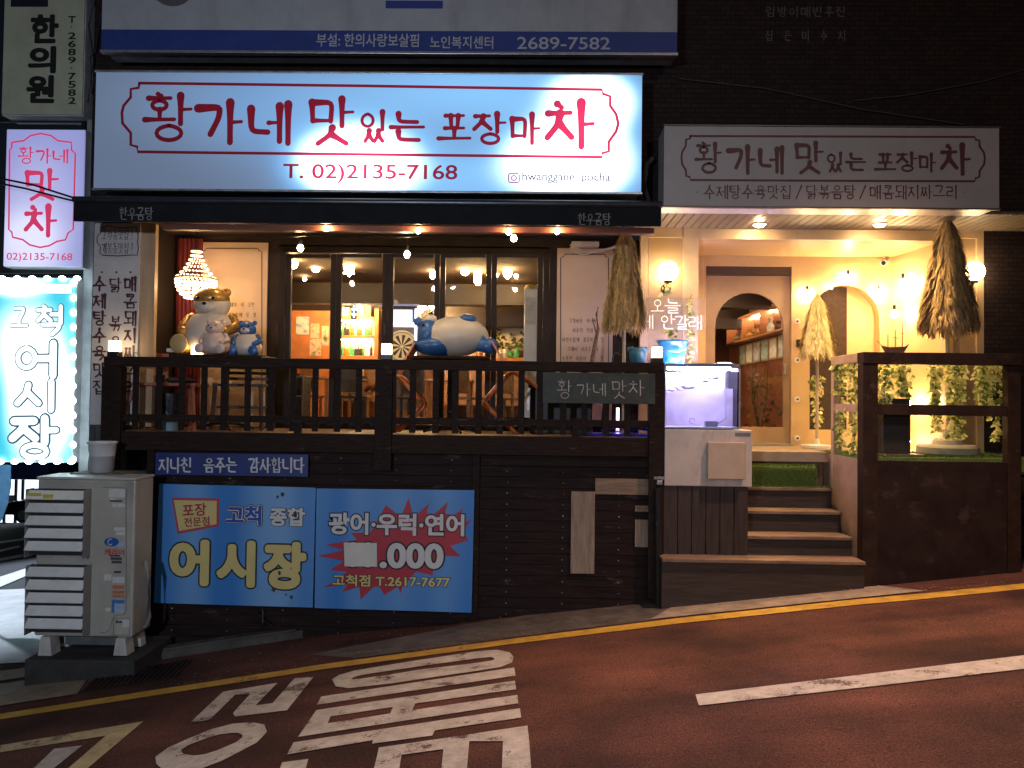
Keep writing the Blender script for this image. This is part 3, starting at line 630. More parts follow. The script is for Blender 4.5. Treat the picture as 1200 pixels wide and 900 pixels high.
# ------------------------------------------------------------------ deck, railing, stairs, terrace
YR = 8.5
deck = thing('deck', 'raised timber deck with dark plank skirting in front of the glass doors', 'deck', (-1, YR, ZD-1))
xd0, xd1 = X(124, YR, 520), X(777, YR, 520)
mb = MB(); y = YR+.03
while y < YW-.01:
    mb.box(xd0, xd1+.35, y, min(y+.115, YW-.001), ZD-.03, ZD, 0.003); y += .12
mb.build('floor_boards', FLOORWOOD, deck)
mb = MB(); mb.box(xd0, xd1, YR-.03, YR+.028, ZD-.21, ZD-.002, .004); mb.build('fascia_beam', DARKWOODH, deck)
mb = MB(); zz = ZD-.215; xs0 = X(178, YR+.06, 620)
k = 0
while zz > CZ-3.0:
    mb.box(xs0, xd1-.02, YR+.05+.003*(k % 2), YR+.1, zz-.118, zz, 0.004); zz -= .121; k += 1
mb.build('plank_skirt', PLANKWALL, deck)
mb = MB(); rn = random.Random(3)
for xx in [xs0+.25+i*.62 for i in range(10)]:
    for k in range(18): mb.cyl((xx+rn.uniform(-.01, .01), YR+.044, ZD-.275-k*.121), (xx, YR+.0515, ZD-.275-k*.121), .007, seg=6)
mb.build('screw_heads', ALU, deck)
for a in (179, 560, 770):
    mb = MB(); mb.box(X(a, YR)-.04, X(a, YR)+.04, YR+.012, YR+.049, CZ-3.0, ZD-.212, .004); mb.build('skirt_post', DARKWOOD, deck)
mb = MB(); mb.box(X(566, YR), X(762, YR), YR+.02, YR+.048, ZD-.33, ZD-.26, .004); mb.build('skirt_rail', DARKWOODH, deck)
mb = MB(); mb.box(xd0+.02, xd0+.12, YR+.03, YW, ZD-.2, ZD-.032); mb.box(xs0, xs0+.08, YR+.11, YW+.1, CZ-3, ZD-.032); mb.build('side_joist', DARKWOODH, deck)

rail = thing('deck_railing', 'long black timber railing with square balusters along the deck front', 'railing', (-1, YR, ZD))
mb = MB(); mb.box(xd0-.02, X(778, YR, 430), YR-.05, YR+.07, Z(433, YR, 450), Z(421.5, YR, 450), .006); mb.build('top_rail', DARKWOODH, rail)
zt = Z(433.2, YR, 450)
mb = MB(); mb.box(xd0+.1, X(760, YR, 430), YR-.012, YR+.022, Z(497, YR, 450), Z(489, YR, 450), .003); mb.build('bottom_rail', DARKWOODH, rail)
for a, wpx, low in ((133.5, 23, 553), (450.5, 20, 551), (769, 18, 700)):
    zl = Z(low, YR, a); x = X(a, YR, 470); h = wpx/900*YR/2
    mb = MB(); mb.box(x-h, x+h, YR-.065, YR-.032, zl, zt, .004)
    mb.box(x-h, x+h, YR-.03, YR+.06, ZD+.001, zt, .004); mb.build('post', DARKWOOD, rail)
bal = [160, 187.5, 214, 240, 263, 291, 318, 344, 370, 396, 421, 462.5, 484, 511, 534, 561, 586, 611, 633, 660, 685, 710, 735]
for a in bal:
    x = X(a, YR, 470); mb = MB(); h = .035 if a != 462.5 else .02
    mb.box(x-h, x+h, YR-.028, YR-.014, Z(503, YR, a) if False else ZD+.02, zt, .003); mb.build('baluster', DARKWOOD, rail)
mb = MB()
for a in (143, 351, 676): mb.box(X(a, YR)-.04, X(a, YR)+.04, YR-.02, YR+.02, ZD, Z(490, YR, a)); 
mb.build('rail_foot', DARKWOOD, rail)

st = thing('staircase', 'worn timber steps climbing to the arched doorway', 'stairs', (2.8, 8.4, CZ-2))
TREAD = mat('worn_lit_tread', (0.18, 0.125, 0.085), 0.6, var=0.5, scale=6, bump=0.35, stretch=(.5, 4, 1))  # paler than the risers: light on the treads put into the colour
RISER = mat('worn_riser', (0.032, 0.022, 0.017), 0.65, var=0.5, scale=6, bump=0.35, stretch=(.5, 4, 4))
steps = [(657, 8.2, 776, 1014), (628.5, 8.47, 778, 1002), (599, 8.76, 786, 987), (571.5, 9.03, 786, 971)]
zprev = CZ-2.6
tops = [Z(yy, Y, 930) for yy, Y, _, _ in steps]
for i, (yy, Y, a, b) in enumerate(steps):
    zt_ = tops[i]; xr = 3.62 if i < 1 else 3.6
    xl = X(a, Y, yy)
    s_ = MB().box(xl, xr, Y+.02, 9.43, (tops[i-1]-.03 if i else CZ-2.6), zt_-.036, .0).build('riser', RISER, st)
    MB().box(xl, xr, Y-.012, (steps[i+1][1]+.019) if i < 3 else 9.3, zt_-.035, zt_, .005).build('tread', TREAD, st)
ztop = ZF
MB().box(X(880, 9.3), 3.6, 9.31, 9.5, tops[3]-.03, ztop-.006, .004).build('top_riser', TREAD, st)
# turf mats
TURF = mat('artificial_turf_base', (0.095, 0.16, 0.03), 0.9, var=0.4, scale=30)
def turf_blades(mb, x0, x1, y0, y1, z, n, h=.025, down=False):
    for _ in range(n):
        x = random.uniform(x0, x1); y = random.uniform(y0, y1); a = random.uniform(0, 6.28); wv = .004
        dx, dy = math.cos(a)*wv, math.sin(a)*wv; lx, ly = random.uniform(-.01, .01), random.uniform(-.01, .01)
        if down: mb.face([(x-wv, y0, y+0), (x+wv, y0, y), (x+lx, y0-.012, y-.02)])
        else: mb.face([(x-dx, y-dy, z), (x+dx, y+dy, z), (x+lx, y+ly, z+h*random.uniform(.6, 1.2))])
tm = thing('turf_mat', 'thick green artificial grass mat on the top step before the door', 'grass mat', (3, 9.1, tops[3]))
xt0, xt1 = X(882, 9.1, 555), X(957, 9.1, 555); zt_ = Z(545, 9.1, 920)
mb = MB(); mb.box(xt0, xt1, 9.1, 9.3, tops[3]+.002, zt_-.01, .02); mb.build('mat_base', TURF, tm)
mb = MB(); turf_blades(mb, xt0, xt1, 9.08, 9.3, zt_-.012, 2200)
for _ in range(2600):
    x = random.uniform(xt0, xt1); zz = random.uniform(tops[3]+.02, zt_-.01); mb.face([(x-.004, 9.099, zz), (x+.004, 9.099, zz), (x+random.uniform(-.012, .012), 9.07, zz-random.uniform(0, .03))])
mb.build('mat_pile', TURF, tm)
tm = thing('turf_strip', 'thin strip of green artificial grass along the upper tread', 'grass mat', (3, 9.05, tops[3]))
mb = MB(); mb.box(X(882, 9.03, 570), 3.59, 9.03, 9.098, tops[3]+.001, tops[3]+.008); mb.build('mat_base', TURF, tm)
mb = MB(); turf_blades(mb, X(882, 9.03, 570), 3.59, 9.02, 9.095, tops[3]+.006, 900, .02); mb.build('mat_pile', TURF, tm)
tg = MB(); tg.box(3.66, 5.6, 8.42, 9.42, ZF-.14, ZF, .0); turf_blades(tg, 3.66, 5.6, 8.42, 9.42, ZF, 5000, .025)
tag(tg.build('turf', TURF), 'artificial grass carpet covering the terrace floor around the parasol base', 'grass', kind='stuff')

ter = thing('terrace_railing', 'dark framed terrace railing with solid lower panels beside the steps', 'railing', (4.3, 8.3, CZ-2))
YT = 8.3
CREAMSH = mat('cream_side_panel', (0.42, 0.29, 0.21), 0.55, var=0.2, scale=4, bump=0.1)
BROWNF = mat('brown_frame_paint', (0.032, 0.020, 0.016), 0.5, var=0.35, scale=7, bump=0.15)
xp = X(1019, YT, 550); xe = X(1190, YT, 480)
mb = MB(); mb.box(xp-.08, xp+.08, YT-.02, YT+.12, CZ-2.2, Z(427.5, YT, 1100), .006); mb.build('post', BROWNF, ter)
mb = MB(); mb.box(xe-.08, xe+.06, YT, YT+.1, CZ-2.2, Z(427.5, YT, 1100), .006); mb.build('post', BROWNF, ter)
mb = MB(); mb.box(xp-.08, xe+.06, YT-.03, YT+.13, Z(427.2, YT, 1100), Z(413.5, YT, 1100), .006); mb.build('top_rail', BROWNF, ter)
mb = MB(); mb.box(xp+.081, xe-.081, YT+.01, YT+.09, Z(487, YT, 1100), Z(474.5, YT, 1100), .004); mb.build('mid_rail', BROWNF, ter)
mb = MB(); mb.box(xp+.081, xe-.081, YT+.02, YT+.08, CZ-2.2, Z(541, YT, 1100), .0); mb.build('front_panel', mat('dark_brown_panel', (0.026, 0.017, 0.015), 0.6, var=0.3, scale=4, bump=0.15), ter)
xsd = 3.65
zr = Z(413.5, YT, 1100)
ye = 9.2
mb = MB(); mb.box(xsd, xsd+.1, YT+.131, ye, zr-.1, zr, .005); mb.build('side_top_rail', CREAMSH, ter)
zm = Z(480, YT, 1100)
mb = MB(); mb.box(xsd+.01, xsd+.09, YT+.121, ye-.081, zm-.04, zm+.05, .004); mb.build('side_mid_rail', CREAMSH, ter)
mb = MB(); mb.box(xsd, xsd+.1, ye-.08, ye, ZF-.5, zr-.101, .005); mb.build('side_post', CREAMSH, ter)
mb = MB(); mb.box(xsd+.005, xsd+.06, YT+.121, 9.42, CZ-2.2, ZF-.02, .0); mb.build('side_panel', CREAMSH, ter)

# ------------------------------------------------------------------ awning
aw = thing('awning', 'black fabric roll awning with grey lettering on its valance', 'awning', (-1, 7.9, CZ+1.8))
YA = 7.85
xA, xB = X(86, YA, 248), X(775, YA, 248)
AWN = mat('black_awning_fabric', (0.012, 0.013, 0.016), 0.7, var=0.3, scale=5, bump=0.1)
z0, z1 = Z(262, YA, 430), Z(239, YA, 430)
mb = MB(); mb.box(xA, xB, YA, YA+.03, z0, z1, .004); mb.build('valance', AWN, aw)
mb = MB(); mb.face([(xA, YA+.032, z1-.012), (xB, YA+.032, z1-.012), (xB, YU-.002, z1+.12), (xA, YU-.002, z1+.12)]); mb.face([(xA, YA+.032, z1-.022), (xA, YU-.002, z1+.11), (xB, YU-.002, z1+.11), (xB, YA+.032, z1-.022)]); mb.build('canopy', AWN, aw)
mb = MB(); mb.cyl((xA, YA+.0, z1+.02), (xB, YA+.0, z1+.02), .035, seg=16); mb.build('front_bar', mat('dark_grey_metal', (0.05, 0.055, 0.065), .35, .6), aw)
mb = MB(); mb.box(X(180, YA), xB-.05, YA+.13, YA+.22, z0-.05, z0+.012, .004); mb.build('trim_board', mat('red_brown_board', (0.16, 0.045, 0.022), .5, var=.4, scale=9, stretch=(.3, 3, 3)), aw)
mb = MB()
for bx in ((140, 243.5, 180, 258), (677, 250.5, 716, 264)): brush_line(mb, '한우곰탕', *bx, YA, gap=.08, wt=.11, flare=.3, lift0=.004)
mb.build('lettering', mat('grey_print', (0.20, 0.20, 0.19), .7), aw)

# ------------------------------------------------------------------ signs
REDL = lambda nm, sp, bs, hs: backlit(nm, srgb(200, 22, 60), srgb(245, 60, 110), sp, bs, hs, surf=(.20, .012, .028), maxmix=1)
MAIN = [('황', 170, 112, 224, 165.5), ('가', 231, 120, 283, 167), ('네', 292, 122, 340, 168), ('맛', 363, 116, 413.5, 169), ('있', 422, 131, 453, 166),
        ('는', 458, 133.5, 496.5, 165.5), ('포', 514, 135, 551, 165.5), ('장', 555, 133.5, 592, 169), ('마', 598.5, 134, 632, 168), ('차', 640.5, 120, 695, 172)]
YS = 7.95
ms = thing('main_signboard', 'wide backlit white signboard with red brush lettering above the black awning', 'sign', (-1, YS, CZ+3))
def sp(px, py, rx, rz, a, Y=YS): p = P(px, py, Y); return ((p.x, Y, p.z), (rx, rz), a)
hot = [sp(418, 192, .60, .37, 2.2), sp(668, 188, .62, .42, 2.2), sp(694, 122, .44, .34, 1.6), sp(540, 155, 2.1, .95, .32), sp(330, 120, 1.5, .55, .16), sp(620, 100, 1.4, .35, .22), sp(560, 215, 1.6, .3, .2)]
sx0, sx1, sz0, sz1 = rect(111, 86.5, 752, 223, YS)
MF = backlit('main_sign_face', srgb(112, 165, 225), srgb(235, 245, 255), hot, .15, 1.0, surf=(.15, .18, .24), ramp=[(0, (.42, .58, .9)), (.14, (.27, .55, 1.0)), (.34, (.24, .58, 1.0)), (.65, (.6, .84, 1.0)), (1, (.9, .97, 1.0))])
MB().box(sx0, sx1, YS, YS+.02, sz0, sz1, .003).build('sign_face', MF, ms)
MB().box(sx0+.002, sx1-.002, YS+.021, YS+.3, sz0+.005, sz1-.005).build('sign_case', mat('sign_case_metal', (.28, .29, .31), .45, .4, var=.3, scale=4), ms)
mb = MB()
mb.box(sx0-.012, sx1+.012, YS-.012, YS+.05, sz1+.001, sz1+.022, .003); mb.box(sx0-.012, sx1+.012, YS-.012, YS+.05, sz0-.022, sz0-.001, .003)
mb.build('edge_trim', ALU, ms)
rl = REDL('main_sign_red', hot, .03, .30)
mb = MB(); brush(mb, MAIN, YS, wt=.158, flare=.34); 
ftext(mb, 'T. 02)2135-7168', rect(332, 192.5, 536, 215, YS), YS, .012)
path_ribbon(mb, [(163.5, 97.5), (162.6, 103), (153.4, 104.5), (153.4, 114), (145, 124), (143, 132), (143.7, 144.5), (153.4, 156), (153.4, 170), (161, 172), (161.5, 178), (240, 179), (450, 181.3), (705.5, 184.2), (705.5, 179.6), (713.4, 177.5), (713.4, 166.4), (722, 154), (724.5, 145), (722, 134), (715, 124), (715, 113), (706.4, 110), (705.5, 105.2), (430, 100.8), (163.5, 97.5)], YS, 3.4, lift=.003)
mb.build('lettering', rl, ms)
mb = MB(); ftext(mb, 'hwanggane_pocha', rect(612, 202, 715, 215, YS), YS, .012); mb.build('small_lettering', mat('sign_grey_vinyl', (.06, .06, .08), .5, var=0, emit=srgb(110, 105, 135), estr=.55), ms)
mb = MB(); path_ribbon(mb, [(597.5, 203.5), (607, 203.5), (608.5, 205), (608.5, 212.5), (607, 214), (597.5, 214), (596, 212.5), (596, 205)], YS, 1.4, closed=True)
c_ = P(602.3, 208.7, YS); path_ribbon(mb, [(602.3+3*math.cos(k*.63), 208.7+3*math.sin(k*.63)) for k in range(10)], YS, 1.3, closed=True); path_ribbon(mb, [(606, 205.5), (606.6, 205.5)], YS, 1.2)
mb.build('camera_icon', mat('sign_icon_vinyl', (.15, .05, .15), .5, var=0, emit=srgb(160, 60, 140), estr=.6), ms)
mb = MB()
for a in (150, 300, 450, 600, 730): mb.bar((X(a, YS), YS+.3, sz1-.03), (X(a, YS), YU, sz1-.03), .04, .04)
mb.build('bracket', ALU, ms)

YS2 = 8.2
rs = thing('dark_signboard', 'unlit white signboard with dark red brush lettering above the cream doorway', 'sign', (3.5, YS2, CZ+2.5))
sx0, sx1, sz0, sz1 = rect(778, 149, 1171, 242.5, YS2)
WSIGN = mat('unlit_sign_white', (.40, .375, .37), .5, var=.08, scale=3)
MB().box(sx0, sx1, YS2, YS2+.02, sz0, sz1, .003).build('sign_face', WSIGN, rs)
MB().box(sx0+.003, sx1-.003, YS2+.021, YS2+.36, sz0+.006, sz1-.004).build('sign_case', mat('sign_case_white', (.62, .60, .58), .35, .1, var=.15), rs)
mb = MB(); mb.box(sx0-.01, sx1+.01, YS2-.01, YS2+.04, sz1+.001, sz1+.018, .003); mb.box(sx0-.01, sx1+.01, YS2-.01, YS2+.04, sz0-.018, sz0-.001, .003); mb.build('edge_trim', mat('dark_trim', (.12, .10, .09), .4, .5), rs)
DRED = mat('dark_red_vinyl', (.105, .014, .02), .5, var=.1)
RS = [('황', 815.6, 168.6, 844.5, 203), ('가', 853, 172, 884, 203), ('네', 889.5, 173, 917.6, 203), ('맛', 932, 167.5, 964, 203), ('있', 968.6, 179.5, 988, 201), ('는', 992, 180.6, 1014, 200),
      ('포', 1025.6, 180.6, 1049, 200.5), ('장', 1051, 179.5, 1074, 201), ('마', 1077, 180.6, 1096, 201), ('차', 1103, 170, 1136, 204)]
mb = MB(); brush(mb, RS, YS2, wt=.158, flare=.34)
path_ribbon(mb, [(809, 159.5), (808.5, 162.5), (804, 163.5), (803.5, 171), (799.5, 178), (798.5, 185), (799.5, 193), (803.8, 199.5), (804, 206), (808.5, 207.5), (809, 211), (960, 211.8), (1142, 212.5), (1143, 209), (1147.5, 207.5), (1148, 200), (1153, 193), (1154, 186), (1153, 179), (1148, 172), (1147.5, 164.5), (1143, 163.5), (1142, 160.5), (975, 160), (809, 159.5)], YS2, 2.4)
brush_line(mb, '·수제탕수육맛집/닭볶음탕/매콤돼지짜그리·', 809, 217.5, 1138, 233, YS2, gap=.12, wt=.105, flare=.25)
mb.build('lettering', DRED, rs)
mb = MB()
for a in (800, 960, 1130): mb.bar((X(a, YS2), YS2+.36, sz1-.03), (X(a, YS2), YU, sz1-.03), .04, .04)
mb.build('bracket', ALU, rs)

YS3 = 8.1
ub = thing('clinic_signboard', 'wide unlit grey signboard with a blue band at the top edge of the photo', 'sign', (-1, YS3, CZ+4))
sx0, sx1, sz0, sz1 = rect(120, -70, 794, 60, YS3); zb0 = Z(36, YS3, 457)
MB().box(sx0, sx1, YS3, YS3+.02, zb0, sz1, .002).build('sign_face', mat('grey_sign_face', (.36, .38, .41), .5, var=.08), ub)
MB().box(sx0, sx1, YS3, YS3+.02, sz0, zb0-.001, .002).build('blue_band', mat('blue_sign_band', (.022, .045, .22), .5, var=.1), ub)
MB().box(sx0+.003, sx1-.003, YS3+.021, YS3+.32, sz0+.004, sz1).build('sign_case', mat('sign_case_grey', (.22, .22, .23), .5, .3, var=.3), ub)
mb = MB(); mb.box(sx0-.01, sx1+.01, YS3-.01, YS3+.06, sz0-.03, sz0-.001, .004); mb.build('edge_trim', ALU, ub)
mb = MB(); ftext(mb, '부설: 한의사랑보살핌', rect(371, 39.5, 491, 55, YS3), YS3, .012); ftext(mb, '노인복지센터', rect(504, 42.5, 578, 57, YS3), YS3, .012); ftext(mb, '2689-7582', rect(606, 43.5, 715, 58, YS3), YS3, .008)
mb.build('lettering', mat('pale_vinyl', (.42, .43, .46), .5, var=0), ub)
mb = MB(); mb.box(X(452, YS3, 5), X(519, YS3, 5), YS3-.003, YS3, Z(10, YS3, 485), Z(1, YS3, 485)); mb.build('blue_mark', mat('blue_vinyl', (.03, .05, .25), .5, var=0), ub)
mb = MB(); c_ = P(203, -14, YS3); mb.face([(c_.x+.23*math.cos(k*.2618), YS3-.003, c_.z+.2*math.sin(k*.2618)) for k in range(24)]); mb.build('grey_mark', mat('grey_vinyl', (.10, .10, .11), .5, var=0), ub)

# blade signs on the left corner
YL = 8.75
def lightbox(name, label, px, Y, d, face, case, par_col=None):
    t = thing(name, label, 'sign', (P(px[0], px[3], Y).x, Y, P(px[0], px[3], Y).z))
    x0, x1, z0, z1 = rect(*px, Y)
    MB().box(x0, x1, Y, Y+.02, z0, z1, .003).build('sign_face', face, t)
    MB().box(x0-.006, x1+.006, Y+.021, Y+d, z0-.01, z1+.01, .004).build('sign_case', case, t)
    return t
CASE = mat('blade_case_white', (.55, .56, .58), .4, .2, var=.2, scale=4)
t = lightbox('clinic_blade_sign', 'cream unlit blade sign with bold black vertical lettering high on the left', (4, -30, 98, 134), YL, .3, mat('cream_acrylic', (.46, .47, .34), .45, var=.15, scale=3), CASE)
mb = MB()
for ch, b in (('한', (36, 17, 69, 51)), ('의', (33, 54, 66, 86)), ('원', (31, 88, 64, 121))): bold(mb, ch, rect(*b, YL), YL, .045)
for i, ch in enumerate('T·2689·7582'):
    if ch == '·': brush_glyph(mb, ch, rect(80, 18+i*9.6, 88, 26+i*9.6, YL), YL, wt=.3, flare=0)
    else: ftext(mb, ch, rect(80, 19+i*9.5, 89, 27+i*9.5, YL), YL, .02)
mb.build('lettering', mat('black_vinyl', (.012, .012, .012), .5, var=0), t)
mb = MB(); mb.box(X(2, YL), X(46, YL), YL-.004, YL-.001, Z(8, YL, 30), Z(-20, YL, 30)); mb.build('dark_panel', mat('navy_vinyl', (.01, .012, .03), .5, var=0), t)
hot2 = [sp(30, 290, .5, .45, 1.0, YL), sp(45, 235, .5, .7, .5, YL)]
t = lightbox('lit_blade_sign', 'backlit lilac blade sign with red vertical lettering in an ornate frame', (6, 152, 97, 312), YL, .28, backlit('blade_face', srgb(165, 170, 240), srgb(225, 225, 255), hot2, .42, .20, surf=(.4, .4, .48)), CASE)
mb = MB()
for ch, b in (('황', (22, 173, 40, 192)), ('가', (43, 175, 60, 191)), ('네', (62, 176, 80, 191))): brush_glyph(mb, ch, rect(*b, YL), YL, wt=.13)
for ch, b in (('맛', (30, 200, 68, 234)), ('차', (30, 242, 66, 276))): brush_glyph(mb, ch, rect(*b, YL), YL, wt=.17)
path_ribbon(mb, [(14, 167), (14, 173), (11.5, 176), (10.5, 269), (14, 272), (15, 278), (27, 281), (35, 287), (47, 290), (58, 288), (67, 283), (77, 281), (80, 273), (86, 269), (88.5, 180), (84, 176), (84, 167), (68, 165), (60, 159), (48, 156.5), (36, 159), (28, 165), (14, 167)], YL, 2.0)
ftext(mb, '02)2135-7168', rect(8, 296.5, 85, 307.5, YL), YL, .006)
mb.build('lettering', mat('red_backlit_vinyl', (.3, .04, .08), .5, var=0, emit=srgb(225, 62, 110), estr=.5), t)
hot3 = [sp(48, 470, .36, .7, 2.6, YL), sp(30, 400, .4, .5, 1.2, YL), sp(20, 335, .35, .12, 1.6, YL)]
t = lightbox('bulb_bordered_sign', 'dazzling cyan and white lit sign edged with bulbs above the outdoor unit', (-12, 326, 86, 541), YL, .2, backlit('cyan_face', srgb(40, 205, 230), srgb(235, 255, 255), hot3, .62, .55, surf=(.2, .35, .35)), CASE)
mb = MB(); bm2 = MB()
for ch, b in (('고', (14, 361, 32, 384)), ('척', (44, 359, 76, 392)), ('어', (18, 402, 70, 440)), ('시', (20, 447, 68, 480)), ('장', (14, 490, 66, 537))):
    brush_glyph(mb, ch, rect(*b, YL), YL, wt=.275, flare=.0, lift0=.003, mono=True); brush_glyph(bm2, ch, rect(*b, YL), YL, wt=.19, flare=.0, lift0=.009, mono=True)
mb.build('lettering_outline', mat('teal_outline', (.02, .15, .2), .5, var=0, emit=srgb(30, 100, 120), estr=.25), t)
bm2.build('lettering', glow('white_lit_letter', (.90, .98, 1), .78), t)
mb = MB(); mb.box(X(26, YL, 337), X(84, YL, 337), YL-.004, YL-.001, Z(343.5, YL, 50), Z(333, YL, 50)); c_ = P(14, 338, YL)
mb.face([(c_.x+.09*math.cos(k*.35), YL-.006, c_.z+.09*math.sin(k*.35)) for k in range(18)]); mb.build('white_strip', glow('white_lit_strip', (.95, 1, 1), 1.0), t)
BULBC = glow('cool_bulb', (.75, .97, 1.0), 9.0)
MB().box(X(-12, YL, 430), X(86, YL, 430), YL+.202, YL+.206, Z(541, YL, 40), Z(326, YL, 40)).build('rear_face', glow('cyan_rear_glow', (.55, .9, 1.0), 9.0), t)  # unseen rear glow, added to light the pavement behind the sign
for i in range(6): MB().ball(P(4+i*17.5, 326.5, YL)-Vector((0, .02, 0)), .036, (1.2, .7, .8), sub=2).build('bulb', BULBC, t, True)
for i in range(13): MB().ball(P(87, 332+i*17.2, YL)-Vector((0, .02, 0)), .036, (.9, .7, 1.1), sub=2).build('bulb', BULBC, t, True)
for i in range(6): MB().ball(P(2+i*16.5, 541, YL)-Vector((0, .02, 0)), .036, (1.2, .7, .8), sub=2).build('bulb', BULBC, t, True)
# vertical menu panel
t = lightbox('menu_panel', 'tall white menu panel with three columns of brown vertical lettering', (108, 262, 162, 497), 8.7, .06, mat('menu_white', (.55, .53, .52), .5, var=.1, scale=3), CASE)
mb = MB()
brush_col(mb, '수제탕수육맛집', 109.5, 323, 124, 464, 8.7, wt=.17); brush_col(mb, '닭 볶음탕', 128.5, 323, 142.5, 436, 8.7, gap=.3, wt=.15); brush_col(mb, '매콤돼지짜그리', 146, 323, 160, 464, 8.7, wt=.17)
for a in (119.5, 136.5, 153): brush_glyph(mb, '·', rect(a-3, 316, a+3, 322, 8.7), 8.7, wt=.6, flare=0)
brush_line(mb, '고척동맛집!', 119, 269, 158, 281, 8.7, wt=.09, gap=.14); brush_line(mb, '개봉동맛집!', 119, 285, 158, 297, 8.7, wt=.09, gap=.14)
path_ribbon(mb, [(118, 267), (124, 266), (126, 264), (135, 267), (150, 267), (160, 266), (161, 272), (164-2, 276), (161, 284), (162.4, 290), (161, 299), (150, 299), (138, 300), (120, 299), (117, 296), (118, 289), (114, 284), (114, 277), (118, 273)], 8.7, 1.1, closed=True)
mb.build('lettering', mat('maroon_print', (.075, .02, .028), .5, var=0), t)
# green board on the railing
YG = YR-.075
t = thing('carved_nameboard', 'weathered dark green board with pale scratched lettering on the railing', 'sign', P(702, 473, YG))
bx = rect(636, 437, 768, 473, YG)
MB().box(bx[0], bx[1], YG, YG+.018, bx[2], bx[3], .004).build('board', mat('weathered_green', (.035, .045, .037), .6, var=.5, scale=9, bump=.4), t)
mb = MB()
for ch, b in (('황', (653, 446, 670, 467)), ('가', (676, 449, 692, 464)), ('네', (695, 449, 710, 464)), ('맛', (717, 446, 734, 467)), ('차', (737, 446, 755, 463))): brush_glyph(mb, ch, rect(*b, YG), YG, wt=.07, flare=.2, wob=.02)
mb.build('lettering', mat('chalk_white', (.50, .47, .42), .8, var=.2), t)
# blue strip and fish-market boards
YF = YR-.035
t = thing('blue_strip_sign', 'narrow navy strip sign with white handwriting under the deck edge', 'sign', P(270, 558, YF))
bx = rect(182, 531.5, 361, 557.5, YF); MB().box(bx[0], bx[1], YF, YF+.012, bx[2], bx[3]).build('board', mat('navy_board', (.012, .03, .16), .45, var=.15), t)
mb = MB(); brush_line(mb, '지나친 음주는 감사합니다', 186, 537, 357, 553.5, YF, gap=.1, wt=.15, flare=.2); mb.build('lettering', mat('white_vinyl', (.55, .55, .58), .5, var=.05), t)
def blueboard():
    m = bpy.data.materials.new('blue_board_print'); m.use_nodes = True; n = m.node_tree.nodes; l = m.node_tree.links; b = n['Principled BSDF']
    tc = n.new('ShaderNodeTexCoord'); sep = n.new('ShaderNodeSeparateXYZ'); l.new(tc.outputs['Object'], sep.inputs[0])
    wv = n.new('ShaderNodeTexNoise'); wv.noise_dimensions = '1D'; wv.inputs['Scale'].default_value = 1.3; wv.inputs['Detail'].default_value = 1; l.new(sep.outputs[0], wv.inputs['W'])
    rp = n.new('ShaderNodeValToRGB'); rp.color_ramp.elements[0].position = .42; rp.color_ramp.elements[0].color = (.04, .21, .58, 1); rp.color_ramp.elements[1].position = .75; rp.color_ramp.elements[1].color = (.22, .44, .72, 1)
    l.new(wv.outputs[0], rp.inputs[0]); l.new(rp.outputs[0], b.inputs['Base Color']); b.inputs['Roughness'].default_value = .4; return m
BB = blueboard()
BLK = mat('black_print', (.008, .008, .012), .5, var=0); YEL = mat('pale_yellow_print', (.62, .52, .20), .5, var=.06); WHT = mat('white_print', (.6, .6, .6), .5, var=.06)
def dull(mb, pxs, Y, lift): mb.face([(lambda p: (p.x, Y-lift, p.z))(P(a, b, Y)) for a, b in pxs])
t = thing('fish_market_board', 'blue printed board with huge pale yellow lettering, left of the pair', 'sign', P(275, 712, YF))
def board(t, pxs, Y):
    pts = [(P(a, b, Y).x, P(a, b, Y).z) for a, b in pxs]; return MB().prism(pts, Y, Y+.014).build('board', BB, t)
board(t, [(186.5, 567), (370, 571.5), (366.5, 712), (180, 706.5)], YF)
sr = lambda a, b, c, d: rect(180+a/5.626, 560+b/5.625, 180+c/5.626, 560+d/5.625, YF)
big = [('어', (105, 405, 368, 712)), ('시', (415, 412, 672, 722)), ('장', (725, 420, 1008, 735))]
mb = MB(); m2 = MB()
for ch, b in big: bold(mb, ch, sr(*b), YF, .088, .003); bold(m2, ch, sr(*b), YF, .055, .006)
bold(mb, '종합', sr(765, 195, 1000, 318), YF, .085, .003); bold(mb, '고척', sr(478, 180, 712, 312), YF, .115, .003)
mb.build('lettering_outline', BLK, t); m2.build('lettering', YEL, t)
mb = MB(); bold(mb, '고척', sr(478, 180, 712, 312), YF, .08, .006); bold(mb, '종합', sr(765, 195, 1000, 318), YF, .04, .006); mb.build('white_lettering', WHT, t)
mb = MB(); bold(mb, '고척', sr(478, 180, 712, 312), YF, .035, .009); mb.build('blue_lettering', mat('deep_blue_print', (.02, .07, .38), .5, var=0), t)
u = lambda x, y: (180+x/5.626, 560+y/5.625)
mb = MB(); dull(mb, [u(120, 130), u(435, 135), u(432, 318), u(158, 370)], YF, .003); mb.build('badge_border', mat('rose_print', (.42, .05, .10), .5, var=0), t)
mb = MB(); dull(mb, [u(135, 146), u(418, 151), u(416, 305), u(170, 350)], YF, .006); mb.build('badge', YEL, t)
mb = MB(); ftext(mb, '포장', sr(192, 168, 350, 252), YF, .02, lift=.009, rot=.08); ftext(mb, '전문점', sr(203, 258, 370, 318), YF, .02, lift=.009, rot=.08); mb.build('badge_lettering', mat('crimson_print', (.33, .015, .05), .5, var=0), t)
mb = MB()
